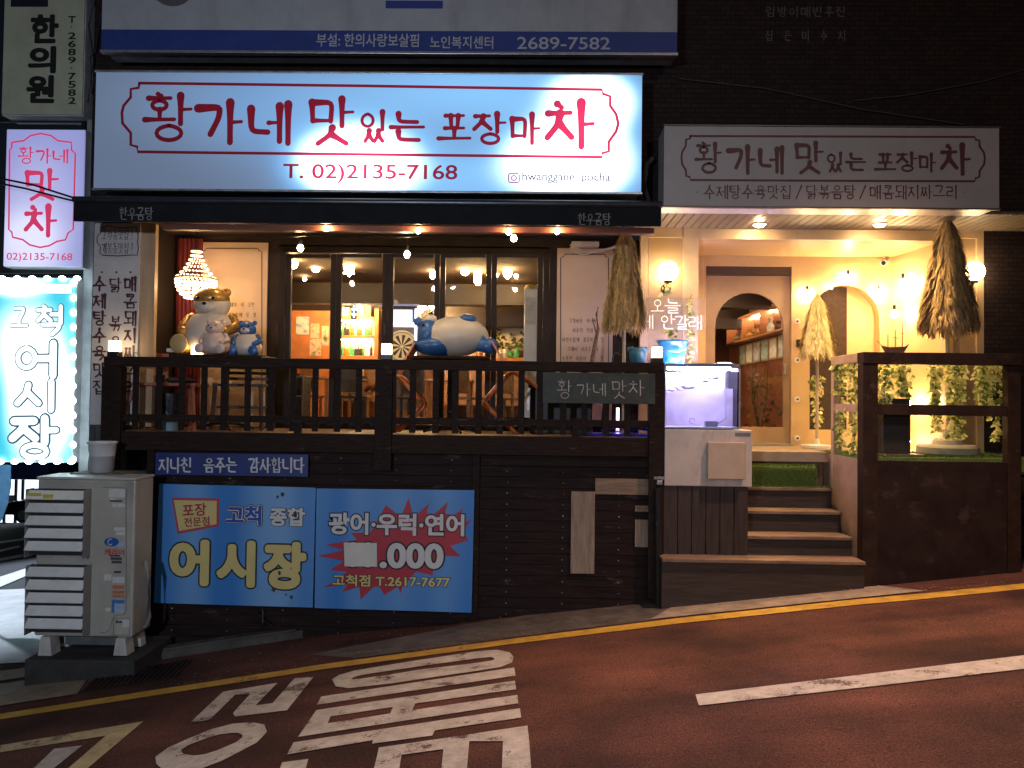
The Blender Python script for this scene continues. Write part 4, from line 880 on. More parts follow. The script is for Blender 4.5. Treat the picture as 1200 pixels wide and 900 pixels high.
for a, b, r_ in ((852, 108, .024), (818, 125, .016), (935, 240, .03), (820, 235, .012), (832, 625, .02), (793, 735, .02), (875, 768, .012), (910, 785, .022)):
    p = P(*u(a, b), YF); mb.face([(p.x+r_*random.uniform(.6, 1.1)*math.cos(k*.6), YF-.012, p.z+1.3*r_*random.uniform(.6, 1.1)*math.sin(k*.6)) for k in range(10)])
mb.build('peeled_patch', mat('torn_brown', (.06, .045, .04), .8, var=.4, scale=60), t)
t = thing('price_board', 'blue printed board with red starburst and white price lettering', 'sign', P(463, 718, YF))
board(t, [(371, 572.5), (556, 574.5), (552.5, 718), (368.5, 712.5)], YF)
u = lambda x, y: (365+x/5.626, 565+y/5.625)
star = [(490, 152), (560, 205), (600, 205), (640, 105), (668, 205), (705, 205), (775, 140), (760, 205), (815, 205), (900, 130), (880, 205), (940, 215), (1005, 172), (985, 215), (1010, 265), (1060, 240), (1015, 300), (1000, 330), (1035, 382), (915, 420), (985, 490), (880, 485), (800, 560), (800, 615), (690, 590), (600, 690), (590, 735), (570, 690), (480, 745), (450, 690), (410, 690), (325, 775), (315, 690), (200, 725), (240, 675), (70, 695), (170, 650), (230, 590), (120, 580), (215, 520), (40, 485), (210, 450), (95, 410), (300, 380), (260, 335), (390, 330), (440, 240)]
mb = MB(); dull(mb, [u(*a) for a in star], YF, .003); mb.build('starburst', mat('red_print', (.40, .025, .045), .5, var=.06), t)
sr = lambda a, b, c, d: rect(365+a/5.626, 565+b/5.625, 365+c/5.626, 565+d/5.625, YF)
mb = MB(); m2 = MB()
for bd, b, o1, o2 in (('광어·우럭·연어', (115, 205, 1008, 350), .085, .035), ('.000', (450, 400, 872, 570), .085, .04), ('88', (222, 395, 425, 560), .085, .04)):
    ftext(mb, bd, sr(*b), YF, o1, o2, .006); ftext(m2, bd, sr(*b), YF, o2, o2, .009)
ftext(mb, '고척점 T.2617-7677', sr(140, 612, 915, 690), YF, .07, .025, .006)
mb.build('lettering_outline', BLK, t); m2.build('lettering', WHT, t)
mb = MB(); ftext(mb, '고척점 T.2617-7677', sr(140, 612, 915, 690), YF, .025, .025, .009); mb.build('yellow_lettering', YEL, t)
mb = MB(); dull(mb, [u(215, 397), u(432, 400), u(434, 555), u(220, 553)], YF, .013); mb.build('white_patch', mat('white_tape', (.62, .61, .56), .6, var=.08), t)

# ------------------------------------------------------------------ lamps the photograph shows
WARM = (1.0, 0.62, 0.23); WARMW = (1.0, 0.70, 0.36)
BULBW = glow('warm_bulb', WARMW, 230); DOWN = glow('downlight_glow', WARMW, 260)
def downlight(px, py, z, label, energy, mate=DOWN):
    d = ray(px, py); p = CAMPOS + d*((z-CZ)/d.z)
    t = thing('downlight', label, 'ceiling light', p, 'recessed downlights')
    MB().cyl(p+Vector((0, 0, -.012)), p+Vector((0, 0, .0)), .075, .08, 20).build('trim_ring', WHITEP, t)
    MB().cyl(p+Vector((0, 0, -.03)), p+Vector((0, 0, -.0125)), .045, .055, 16).build('lamp', mate, t)
    spot('downlight_spot', p+Vector((0, 0, -.05)), p+Vector((0, 0.1, -2)), energy, WARM, 150, .9, .04)
downlight(890, 262.5, ZS-.022, 'bright recessed downlight in the slatted soffit over the door', 125)
downlight(1031, 262.5, ZS-.022, 'bright recessed downlight in the slatted soffit beside the large straw parasol', 125)
downlight(275, 264, ZS-.062, 'dim recessed downlight in the dark soffit above the chandelier', 16, glow('dim_downlight', WARMW, 25))
def bulb(px, py, Y, label, r=.03, cord=0.0, group='bare bulbs hanging below the awning', m=BULBW, cat='light bulb'):
    p = P(px, py, Y); t = thing('light_bulb', label, cat, p, group)
    MB().lathe([(.002, -r*1.2), (r*.7, -r*.85), (r, -.1*r), (r*.8, r*.6), (r*.4, r*1.1)], p, 14).build('bulb_glass', m, t, True)
    MB().cyl(p+Vector((0, 0, r*1.05)), p+Vector((0, 0, r*2.6)), r*.45, seg=10).build('socket', BLACKMETAL, t)
    if cord: MB().tube([p+Vector((0, 0, r*2.6)), p+Vector((.004, 0, r*2.6+cord*.5)), p+Vector((0, 0, r*2.6+cord))], .004, 5).build('cord', CABLE, t)
for a, b, l in ((382, 264.5, 'bare bulb on the awning edge above the second glass leaf'), (490, 267.5, 'bare bulb on the awning edge above the third glass leaf'),
                (596, 268.5, 'bare bulb on the awning edge above the fifth glass leaf'), (653, 268, 'bare bulb on the awning edge above the cream verse panel')):
    bulb(a, b+3, YA+.085, l, .026, .0)
for a, b, l in ((352, 290.5, 'bulb hanging on a short cord before the first glass leaf'), (477, 298, 'bulb hanging on a short cord before the third glass leaf'), (602, 279, 'bulb hanging on a short cord under the awning edge bulb')):
    bulb(a, b, 8.6, l, .034, .16)
mb = MB(); pts = []
for i, a in enumerate(range(300, 661, 12)):
    p = P(a, 275+abs(math.sin(i*.55))*3.0, 8.45); pts.append(p)
mb.tube(pts, .005, 5); tag(mb.build('string_light_cable', CABLE), 'thin black cable sagging along the awning between the bulbs', 'cable')
GLOBE = glow('opal_globe', (1.0, .72, .38), 22)
for a, b, l, Y in ((783, 318, 'glowing opal globe wall lamp on the panelled pilaster left of the door', YP-.13), (1141, 318.5, 'glowing opal globe wall lamp half hidden behind the large straw parasol', YP-.1)):
    p = P(a, b, Y); t = thing('wall_lamp', l, 'wall lamp', p, 'opal globe wall lamps')
    MB().ball(p, .122).build('globe', GLOBE, t, True)
    mb = MB(); mb.tube([p+Vector((0, 0, -.115)), p+Vector((0, .03, -.17)), p+Vector((0, YP+.03-Y, -.19))], .014, 8); mb.cyl((p.x, YP+.012, p.z-.19), (p.x, YP+.03, p.z-.19), .06, seg=18); mb.cyl(p+Vector((0, 0, -.135)), p+Vector((0, 0, -.11)), .05, seg=16)
    mb.build('bracket', BRONZE, t)
# garland bulbs round the second arch
STR = glow('garland_bulb', (1.0, .68, .32), 230)
for a, b, Y, r, l in ((946, 344, YB-.05, .04, 'garland bulb above the small straw parasol'), (974, 336, YB-.05, .022, 'smallest garland bulb at the left shoulder of the arch'), (994, 326, YB-.05, .042, 'garland bulb over the crown of the arch'),
                   (1030, 343, YB-.05, .036, 'garland bulb at the right shoulder of the arch')):
    bulb(a, b, Y, l, r, 0, 'garland bulbs round the arched opening', STR)
for a, b, l in ((1058, 331, 'garland bulb high on the bright side wall of the recess'), (1048, 368, 'garland bulb low on the bright side wall of the recess')): bulb(a, b, 10.15, l, .045, 0, 'garland bulbs round the arched opening', STR)
bulb(1064, 472, 9.95, 'bulb low down behind the terrace ivy by the planter', .04, 0, 'bulbs behind the ivy', STR)
bulb(1064, 517, 9.9, 'bulb at floor level behind the terrace ivy', .03, 0, 'bulbs behind the ivy', STR)
# cube lanterns on the rail
LAN = glow('lantern_glow', (1.0, .70, .36), 9)
zl = Z(421.5, YR, 450)+.001
for a, l in ((134, 'cube lantern on the railing post beside the menu panel'), (453, 'cube lantern on the middle railing post'), (770, 'cube lantern on the railing end beside the blue bucket')):
    p = P(a, 415, YR); t = thing('lantern', l, 'lantern', (p.x, YR, zl), 'cube lanterns on the deck')
    MB().box(p.x-.06, p.x+.06, YR-.045, YR+.065, zl, zl+.055, .004).build('lantern_base', BLACKMETAL, t)
    MB().box(p.x-.052, p.x+.052, YR-.038, YR+.058, zl+.056, zl+.175, .012).build('lantern_shade', LAN, t)
p = P(231, 412, 8.95); t = thing('lantern', 'cube lantern on the table beside the large gold and cream stuffed toy', 'lantern', p, 'cube lanterns on the deck')
MB().box(p.x-.052, p.x+.052, 8.9, 9.0, p.z-.05, p.z+.06, .01).build('lantern_shade', LAN, t); MB().box(p.x-.06, p.x+.06, 8.89, 9.01, p.z-.075, p.z-.051, .004).build('lantern_base', BLACKMETAL, t)
p = P(207, 410, 9.0); MBo = MB().box(p.x-.10, p.x+.10, 8.95, 9.08, p.z-.03, p.z+.015, .006); tag(MBo.build('tissue_box', WHITEP), 'low pale box on the table beside the cube lantern', 'box')

# ------------------------------------------------------------------ straw parasols
def parasol(name_label, px, ptop, pbot, hw, Y, zbase, n, base=None, tilt=0.0, seed=1, pole_m=None, straw=None):
    rnd = random.Random(seed); top = P(px, ptop, Y); bot = P(px, pbot, Y); H = top.z-bot.z; W = hw/900*Y
    t = thing('straw_parasol', name_label, 'parasol', (top.x, Y, zbase), 'closed straw parasols')
    def prof(s): return W*(0.10+0.90*(s**0.78))*(1.0 if s < .93 else 1.0-(s-.93)*1.8)   # s 0 top..1 bottom
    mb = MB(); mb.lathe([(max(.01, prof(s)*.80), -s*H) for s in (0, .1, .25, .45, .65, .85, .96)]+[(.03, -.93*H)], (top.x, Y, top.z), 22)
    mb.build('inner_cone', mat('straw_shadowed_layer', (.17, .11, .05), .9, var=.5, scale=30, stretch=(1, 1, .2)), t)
    mb = MB()
    for _ in range(n):
        tier = int(rnd.random()**.75*9); s0 = max(0, tier/9*.93+rnd.uniform(-.03, .03)); cl = rnd.randrange(64); a = cl*2*math.pi/64+tier*.7+rnd.gauss(0, .045); L = rnd.uniform(.11, .21)*H*(1+.35*((cl*7+tier*3) % 5)/5); lobes = 1+.13*math.sin(a*5+seed)+.08*math.sin(a*11+seed*2)
        ww = rnd.uniform(.004, .013); pts = []
        for k in range(4):
            s = min(1.0+rnd.uniform(-.05, .055), s0+L/H*k/3); r = prof(min(s, 1))*lobes*(.86+.10*rnd.random())+(.004+.007*((cl*5+tier) % 4)/3)*k*k*.6
            aa = a+rnd.uniform(-.03, .03)
            pts.append(Vector((top.x+r*math.cos(aa), Y+r*math.sin(aa), top.z-s*H)))
        tx = Vector((-math.sin(a), math.cos(a), 0))*ww
        lv = [mb.bm.verts.new(p_-tx*(1 if k < 3 else .3)) for k, p_ in enumerate(pts)]; rv = [mb.bm.verts.new(p_+tx*(1 if k < 3 else .3)) for k, p_ in enumerate(pts)]
        for k in range(3): mb.bm.faces.new((lv[k], lv[k+1], rv[k+1], rv[k]))
    mb.build('straw_canopy', straw or STRAW, t)
    mb = MB(); mb.cyl((top.x, Y, zbase), (top.x, Y, top.z-.1), .02, seg=12); mb.cyl((top.x, Y, top.z-.02), (top.x, Y, top.z+.03), .02, .01, 10)
    mb.build('pole', pole_m or mat('pale_pole', (.42, .33, .22), .5, var=.2, scale=8, stretch=(1, 1, .2)), t)
    if base == 'round':
        mb = MB(); mb.lathe([(.30, 0), (.325, .02), (.325, .09), (.30, .115), (.17, .12), (.15, .17), (.06, .20), (.045, .30)], (top.x, Y, zbase), 32); b_ = mb.build('parasol_base', mat('grey_parasol_base', (.33, .31, .27), .6, var=.15, scale=4, bump=.1), t)
        mb = MB()
        for k in range(12):
            a = k*math.pi/6; mb.bar((top.x+.16*math.cos(a), Y+.16*math.sin(a), zbase+.121), (top.x+.12*math.cos(a), Y+.12*math.sin(a), zbase+.185), .02, .02)
        mb.build('base_rib', mat('grey_parasol_base'), b_)
    elif base == 'small': MB().lathe([(.20, 0), (.20, .035), (.04, .05), (.03, .12)], (top.x, Y, zbase), 24).build('parasol_base', WHITEP, t)
    return t
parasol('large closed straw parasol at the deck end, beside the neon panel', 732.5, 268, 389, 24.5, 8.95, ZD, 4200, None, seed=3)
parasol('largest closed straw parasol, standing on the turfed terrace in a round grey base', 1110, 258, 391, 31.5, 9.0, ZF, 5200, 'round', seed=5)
parasol('small pale closed straw parasol in the lit recess before the dark arch', 958, 346, 420, 18.5, 10.1, ZF, 2600, 'small', seed=8, straw=mat('lit_straw', (.66, .54, .27), .85, var=.35, scale=34, stretch=(1, 1, .18)))  # paler copy of the straw, with the bright recess light in its colour

# ------------------------------------------------------------------ fish tank beside the stairs
YK = 8.42
t = thing('fish_tank', 'lit lavender seawater fish tank on a white cabinet beside the steps', 'fish tank', (X(830, YK), YK, CZ-1.6))
k0, k1, kz0, kz1 = rect(779, 503.5, 881.5, 570, YK)
MB().box(k0, k1, YK, YK+.62, kz0, kz1, .01).build('cabinet', mat('white_cabinet', (.52, .48, .44), .45, var=.15, scale=3), t)
mb = MB(); n = 6
for i in range(n):
    a = k0+(k1-k0-.03)*i/n; mb.box(a, a+(k1-k0-.03)/n-.008, YK+.02, YK+.05, Z(655, YK, 830), kz0-.003, .003)
mb.box(k0, k1-.05, YK+.052, YK+.6, Z(655, YK, 830), kz0-.003); mb.build('plank_stand', mat('stand_planks', (.034, .022, .017), .6, var=.45, scale=6, bump=.3, stretch=(4, 1, .5)), t)
MB().box(X(829, YK), X(872, YK), YK-.07, YK-.001, Z(561, YK, 850), Z(518, YK, 850), .008).build('cover_box', mat('beige_cover', (.46, .38, .29), .5, var=.1), t)
MB().box(X(862, YK), X(880, YK), YK-.004, YK-.001, Z(511, YK, 870), Z(507, YK, 870)).build('name_plate', mat('grey_plate', (.25, .25, .26), .4, .5), t)
g0, g1, gz0, gz1 = rect(779, 428, 866, 502.5, YK)
TANKW = mat('tank_white_liner', (.72, .70, .74), .5, var=.06, scale=2)
mb = MB(); mb.box(g0, g1, YK+.56, YK+.58, gz0, gz1); mb.box(g0, g0+.015, YK+.02, YK+.559, gz0, gz1); mb.box(g0+.016, g1, YK+.02, YK+.559, gz0+.001, gz0+.02); mb.build('tank_liner', TANKW, t)
TG = glass('tank_glass', (.93, .95, 1.0))
mb = MB(); mb.box(g0, g1, YK+.005, YK+.015, gz0, gz1); mb.box(g1-.012, g1-.002, YK+.016, YK+.559, gz0+.021, gz1); mb.build('tank_glass', TG, t)
def waterm():
    m = bpy.data.materials.new('milky_seawater'); m.use_nodes = True; n = m.node_tree.nodes; l = m.node_tree.links; n.clear()
    o = n.new('ShaderNodeOutputMaterial'); tl = n.new('ShaderNodeBsdfTranslucent'); tr = n.new('ShaderNodeBsdfTransparent'); mx = n.new('ShaderNodeMixShader')
    tl.inputs[0].default_value = (.80, .78, .95, 1); tc = n.new('ShaderNodeTexCoord'); nz = n.new('ShaderNodeTexNoise'); nz.inputs['Scale'].default_value = 2.2; nz.inputs['Detail'].default_value = 2; nz.inputs['Distortion'].default_value = .6
    l.new(tc.outputs['Object'], nz.inputs['Vector']); mr = n.new('ShaderNodeMapRange'); mr.inputs[1].default_value = .35; mr.inputs[2].default_value = .7; mr.inputs[3].default_value = .35; mr.inputs[4].default_value = .65
    l.new(nz.outputs[0], mr.inputs[0]); l.new(mr.outputs[0], mx.inputs[0]); l.new(tr.outputs[0], mx.inputs[1]); l.new(tl.outputs[0], mx.inputs[2]); l.new(mx.outputs[0], o.inputs[0]); return m
zw = Z(455, YK+.1, 820)
MB().box(g0+.02, g1-.014, YK+.2, YK+.54, gz0+.024, zw).build('sea_water', waterm(), t)
mb = MB()
rn = random.Random(4)
for i in range(26):
    s = i/25; x = g0+.1+s*(g1-g0-.25); mb.ball((x, YK+.2+rn.uniform(-.06, .06), zw+.0+.17*s**1.6+rn.uniform(-.025, .025)), rn.uniform(.018, .045), (1.6, 1, .8), sub=1)
mb.build('pump_foam', mat('white_foam', (.8, .8, .85), .6, var=.1), t, True)
mb = MB(); mb.cyl((g0+.05, YK+.12, gz1-.03), (g1-.06, YK+.12, gz1-.03), .016, seg=12); mb.build('tube_lamp', glow('violet_tube', (.64, .57, 1.0), 150), t)
mb = MB(); mb.cyl((g0+.05, YK+.45, gz1-.03), (g1-.06, YK+.45, gz1-.03), .016, seg=12); mb.build('tube_lamp', glow('violet_tube'), t)
mb = MB(); mb.box(g0-.005, g1+.005, YK-.003, YK+.004, gz1-.02, gz1+.012, .002); mb.box(g0-.005, g1+.005, YK+.581, YK+.60, gz1-.02, gz1+.012, .002); mb.box(g1-.001, g1+.016, YK-.003, YK+.004, gz0, gz1-.0205, .001); mb.build('tank_rim', mat('tank_rim_grey', (.32, .31, .34), .4, .3), t)
mb = MB(); mb.tube([(g1-.16, YK+.3, gz1+.03), (g1-.02, YK+.3, gz1+.035), (g1+.035, YK+.3, gz1+.0), (g1+.04, YK+.3, gz1-.3), (g1+.035, YK+.3, gz0+.02)], .022, 10); mb.build('water_pipe', WHITEP, t, True)
mb = MB(); mb.tube([P(778, 432, YK-.02), P(782, 426, YK-.02), P(800, 427, YK-.01), P(830, 426, YK-.01), P(862, 427, YK-.01)], .008, 6); mb.build('air_hose', mat('blue_hose', (.1, .2, .5), .4), t, True)

# ------------------------------------------------------------------ outdoor unit and its surroundings
YC = 7.75
t = thing('outdoor_unit', 'large beige air conditioner outdoor unit with two louvred grilles and stickers', 'air conditioner', (X(100, YC), YC, CZ-2.5))
ACM = mat('beige_ac_paint', (.40, .38, .33), .42, .1, var=.16, scale=3, bump=.05)
c0, c1, cz0, cz1 = rect(42, 562, 157, 746, YC)
yb = YC+.38
MB().box(c0, c1, YC, yb, cz0, cz1, .02).build('casing', ACM, t)
MB().box(c0-.008, c1+.008, YC-.008, yb+.008, cz1+.001, cz1+.026, .008).build('top_cover', mat('pale_ac_top', (.48, .49, .49), .4, .1, var=.12), t)
AL = mat('louvre_aluminium', (.82, .82, .79), .4, .1, var=.1, scale=4)
for (a, b) in ((574, 648), (663, 738)):
    lx0, lx1, lz0, lz1 = rect(39.5, a, 103, b, YC-.02)
    s_ = MB().box(lx0, lx1, YC-.075, YC-.001, lz0-.01, lz1+.01, .003).build('grille_backing', mat('grille_black', (.02, .02, .022), .6), t)
    h = (lz1-lz0)/5
    for k in range(5):
        zt_ = lz1-k*h
        mb = MB(); v = [(lx0-.012, YC-.08, zt_), (lx1+.012, YC-.08, zt_), (lx1+.012, YC-.15, zt_-h*.62), (lx0-.012, YC-.15, zt_-h*.62)]
        mb.face(v); mb.face([(x, y+.006, z-.006) for x, y, z in v][::-1]); 
        for i_ in range(4):
            p_, q_ = v[i_], v[(i_+1) % 4]; mb.face([p_, q_, (q_[0], q_[1]+.006, q_[2]-.006), (p_[0], p_[1]+.006, p_[2]-.006)])
        mb.build('louvre_slat', AL, t)
    for xx in (lx0-.02, lx1+.014): MB().prism([(xx, lz0-.03), (xx+.006, lz0-.03), (xx+.006, lz1+.015), (xx, lz1+.015)], YC-.13, YC-.002).build('grille_side', mat('grille_side_grey', (.28, .28, .28), .4, .4, var=.1), t)
def acrect(mb, a, b, c, d, lift=.004): x0, x1, z0, z1 = rect(a, b, c, d, YC); mb.box(x0, x1, YC-lift, YC-lift+.002, z0, z1)
mb = MB(); path_ribbon(mb, [(121, 571), (145, 571), (148, 574), (148, 716), (145, 720), (134, 722), (131, 728), (129, 738), (124, 741), (118, 741)], YC, 1.0); path_ribbon(mb, [(133, 745), (133, 725), (152, 724), (152, 744), (133, 744.6)], YC, 1.0); mb.build('pressed_seam', mat('ac_shadow_line', (.2, .19, .17), .5, var=.1), t)
for nm, col, rs_ in (('white_sticker', (.55, .55, .52), [(128, 573, 147, 583), (132, 590, 147, 594), (134, 618, 147, 622), (136, 623, 147, 627), (122, 673, 131, 680), (132, 676, 146, 683), (124, 712, 130, 716), (144, 726, 152, 735), (129, 584, 136, 587)]),
                     ('dark_print', (.06, .06, .065), [(129, 586, 143, 588), (130, 653, 143, 656), (131, 657, 143, 660), (129, 650, 141, 652), (134, 669, 142, 671.5), (136, 727, 139, 730), (140, 727.5, 143, 730)]),
                     ('orange_sticker', (.45, .16, .08), [(132, 686, 146, 690), (132, 692, 146, 696), (132, 697, 146, 700)]), ('blue_sticker', (.05, .16, .42), [(131, 703, 146, 707), (131, 707, 134, 718)]), ('pale_blue_sticker', (.33, .42, .55), [(134.3, 707.3, 146, 718), (136, 634, 146, 640)])):
    mb = MB()
    for j, r_ in enumerate(rs_): acrect(mb, *r_, lift=.004+.0006*(j % 4) + (.002 if nm == 'dark_print' else 0))
    mb.build(nm, mat(nm, col, .5, var=.12, scale=20), t)
mb = MB(); c_ = P(131, 635, YC); mb.face([(c_.x+.075*math.cos(k*.314), YC-.006, c_.z+.045*math.sin(k*.314)) for k in range(20)]); mb.build('oval_emblem', mat('emblem_blue', (.02, .09, .36), .4, var=0), t)
mb = MB(); path_ribbon(mb, [(131.5, 632), (129, 631.5), (127, 634), (127.5, 637.5), (130, 638.5), (132, 637)], YC, .9, .009); mb.build('emblem_letter', mat('emblem_white', (.6, .6, .6), .5, var=0), t)
mb = MB(); ftext(mb, '캐리어', rect(122.5, 643, 146, 651, YC), YC, .03, lift=.005); mb.build('lettering', mat('red_lettering', (.48, .05, .04), .5, var=0), t)
mb = MB(); acrect(mb, 43, 575.5, 58, 579, .152); acrect(mb, 61, 577, 72, 582, .152); mb.build('yellow_label', mat('label_yellow', (.5, .42, .06), .5), t)
mb = MB(); mb.tube([(c1+.02, YC+.2, cz1-.85), (c1+.06, YC+.2, cz1-1.0), (c1+.07, YC+.2, cz0+.15), (c1+.03, YC+.22, cz0+.05), (c1-.05, YC+.25, cz0+.02)], .022, 8); mb.build('coolant_pipe', mat('pipe_wrap_grey', (.22, .22, .21), .7, var=.2), t, True)
for a in (55, 143):
    f_ = P(a, 750, YC); x = f_.x; mb = MB(); zb_ = P(a, 768, YC-.02).z
    mb.prism([(x-.07, zb_), (x+.07, zb_), (x+.045, cz0-.002), (x-.045, cz0-.002)], YC-.03, YC+.12); o_ = mb.build('support_block', mat('white_block', (.48, .47, .43), .7, var=.25, scale=8), t)
    mb = MB(); mb.prism([(x-.07, zb_), (x+.07, zb_), (x+.045, cz0-.002), (x-.045, cz0-.002)], YC+.26, YC+.36); mb.build('support_block', mat('white_block'), t)
zb_ = P(100, 768, YC).z
mb = MB(); q0 = P(36, 790, YC-.25)
mb.box(c0+.0, c1+.10, YC-.14, yb+.3, zb_-.5, zb_-.001, .02); tag(mb.build('concrete_plinth', mat('dark_plinth_concrete', (.032, .03, .028), .8, var=.5, scale=6, bump=.4)), 'low dark concrete plinth under the outdoor unit', 'plinth')  # concrete set to one very dark tone
b_ = P(119, 553, 8.15)
t = thing('plastic_pail', 'white plastic pail standing behind the top of the outdoor unit', 'pail', b_)
MB().lathe([(.11, 0), (.125, .15), (.14, .30), (.15, .305), (.15, .325), (.135, .325), (.12, .03)], b_, 24).build('pail_body', mat('pail_white', (.55, .56, .58), .4, var=.1), t, True)
mb = MB(); mb.tube([b_+Vector((.148*math.cos(a*.314), -.148*math.sin(a*.314)*.4-.0, .31-.10*math.sin(a*.314))) for a in range(11)], .004, 5); mb.build('pail_handle', ALU, t)
p_ = P(119, 556, 8.15); tag(MB().box(p_.x-.26, p_.x+.28, 8.0, 8.42, CZ-2.6, b_.z-.002, .01).build('storage_crate', mat('grey_crate', (.12, .13, .13), .6, var=.3)), 'dark storage crate stacked behind the outdoor unit under the deck', 'crate')

# ------------------------------------------------------------------ pieces on the skirting
BRD = mat('pale_raw_board', (.24, .185, .135), .7, var=.4, scale=6, bump=.3, stretch=(4, 1, .5))
BRDH = mat('pale_raw_board_flat', (.22, .155, .105), .7, var=.4, scale=6, bump=.3, stretch=(.5, 1, 4))
for px, lab, m_ in (((697.5, 561, 763, 579.5), 'pale board nailed level across the dark skirting', BRDH), ((669, 576, 696.8, 672), 'tall pale board nailed upright on the dark skirting', BRD), ((744, 592.5, 762, 599.5), 'small pale offcut above another by the black downpipe', BRDH), ((744, 609, 762.5, 641), 'short pale board upright beside the black downpipe', BRD)):
    x0, x1, z0, z1 = rect(*px, YR+.04); tag(MB().box(x0, x1, YR+.03, YR+.049, z0, z1, .002).build('wooden_board', m_), lab, 'board')
t = thing('padlock', 'small grey padlock and hasp on the corner post beside the fish tank', 'padlock', P(772, 562, YR-.07))
p = P(773, 563, YR-.075); MB().box(p.x-.03, p.x+.03, p.y-.015, p.y+.008, p.z-.045, p.z, .006).build('lock_body', ALU, t); MB().tube([(p.x-.02, p.y, p.z), (p.x-.018, p.y, p.z+.03), (p.x, p.y, p.z+.042), (p.x+.018, p.y, p.z+.03), (p.x+.02, p.y, p.z)], .006, 7).build('shackle', ALU, t)
MB().box(p.x-.06, p.x+.06, p.y+.009, p.y+.013, p.z+.01, p.z+.04).build('hasp', ALU, t)
mb = MB(); a, b = P(771, 572, YR-.08), P(772, 708, YR-.08); mb.cyl(a, b, .042, seg=14); mb.cyl(a+Vector((0, 0, -.4)), a+Vector((0, 0, -.36)), .048, seg=14); tag(mb.build('downpipe', mat('black_pipe', (.015, .015, .016), .35, var=.2)), 'black vertical downpipe on the corner post by the steps', 'pipe')

# ------------------------------------------------------------------ stuffed toys (plain soft animals)
GOLD = mat('gold_vinyl', (.42, .22, .055), .28, .35, var=.12, scale=4); CREAMV = mat('cream_vinyl', (.58, .52, .46), .35, var=.06, scale=3); TAN = mat('beige_sole', (.45, .33, .15), .4, var=.08)
PINKV = mat('pale_pink_vinyl', (.60, .46, .42), .38, var=.06); BLUEV = mat('blue_vinyl_skin', (.03, .11, .33), .3, var=.12, scale=4); EYE = mat('black_bead', (.01, .01, .01), .15, var=0)
def toy(label, px, pbase, W, H, Y, limb, bodyc, head=None, sole=None, hood=None):
    b = P(px, pbase, Y); w_ = W/900*Y; h_ = H/900*Y; x, z = b.x, b.z; head = head or bodyc; sole = sole or limb
    t = thing('stuffed_toy', label, 'soft toy', b)
    mb = MB(); mb.lathe([(.02, 0), (.36*w_, .02*h_), (.47*w_, .14*h_), (.48*w_, .28*h_), (.42*w_, .45*h_), (.33*w_, .58*h_), (.2*w_, .64*h_)], (x, Y, z), 26); body = mb.build('torso', bodyc, t, True)
    hd = MB().ball((x, Y-.02, z+.76*h_), .24*h_, (1.3*w_/h_, 1.0, .95)).build('head', head, t, True)
    if hood: MB().ball((x, Y-.03, z+.845*h_), .235*h_, (1.3*w_/h_, 1.05, .72)).build('hood', hood, hd, True)
    for s in (-1, 1): MB().ball((x+s*.24*w_, Y, z+.95*h_), .072*h_, (1, .6, 1), sub=2).build('ear', limb, hd, True)
    MB().ball((x, Y-.02-.20*h_, z+.71*h_), .11*h_, (1.3, .8, .8), sub=2).build('muzzle', bodyc, hd, True)
    MB().ball((x, Y-.02-.285*h_, z+.745*h_), .026*h_, (1.3, .8, 1), sub=2).build('nose', EYE, hd, True)
    for s in (-1, 1): MB().ball((x+s*.13*w_, Y-.02-(.25 if hood else .20)*h_, z+.83*h_), .024*h_, sub=2).build('eye', EYE, hd, True)
    for s in (-1, 1):
        MB().tube([(x+s*.36*w_, Y-.02, z+.56*h_), (x+s*.47*w_, Y-.08*h_, z+.42*h_), (x+s*.36*w_, Y-.3*h_, z+.33*h_)], [.075*h_, .085*h_, .07*h_], 12).ball((x+s*.36*w_, Y-.3*h_, z+.33*h_), .075*h_, sub=2).ball((x+s*.36*w_, Y-.02, z+.56*h_), .075*h_, sub=2).build('arm', limb, t, True)
        lg = MB().tube([(x+s*.3*w_, Y-.05, z+.12*h_), (x+s*.36*w_, Y-.42*h_, z+.125*h_)], [.11*h_, .115*h_], 14).build('leg', limb, t, True)
        MB().ball((x+s*.36*w_, Y-.42*h_, z+.14*h_), .135*h_, (1, .35, 1.05), sub=3).build('sole', sole, lg, True)
    return t
YTOY = 9.15
toy('large seated stuffed toy with gold limbs and cream belly beside the chandelier', 248, 416, 68, 78, YTOY+.1, GOLD, CREAMV, CREAMV, TAN, GOLD)
toy('small pale pink seated stuffed toy in front of the large gold one', 252, 415, 34, 40, YTOY-.33, PINKV, PINKV, PINKV, PINKV)
toy('small blue and white seated stuffed toy right of the gold one', 290, 417, 34, 41, YTOY-.1, BLUEV, CREAMV, BLUEV, BLUEV)
# large toy lying on its back on the second table
YY = 9.1
t = thing('reclining_toy', 'large round blue and white stuffed toy lying on its back on the table', 'soft toy', P(535, 418, YY))
p = P(535, 394, YY); w_ = 1/900*YY
MB().ball((p.x, YY, p.z), 1, (38*w_, 26*w_, 23.5*w_)).build('torso', CREAMV, t, True)
MB().ball((P(512, 404, YY).x, YY+.03, P(512, 405, YY).z), 1, (27*w_, 26*w_, 13*w_)).build('back_patch', BLUEV, t, True)
hd = MB().ball(P(503, 391, YY), 1, (14*w_, 19*w_, 18*w_)).build('head', BLUEV, t, True)
for a in ((490, 377), (488, 404)): MB().ball(P(*a, YY-.06), .055, (1, .7, 1), sub=2).build('ear', BLUEV, hd, True)
MB().ball(P(504, 374, YY-.03), .075, (1.1, 1, .8), sub=2).build('muzzle', CREAMV, hd, True); MB().ball(P(505, 367.5, YY-.05), .024, (1.3, 1, .8), sub=2).build('nose', EYE, hd, True); MB().ball(P(496, 381, YY-.17), .018, sub=2).build('eye', EYE, hd, True)
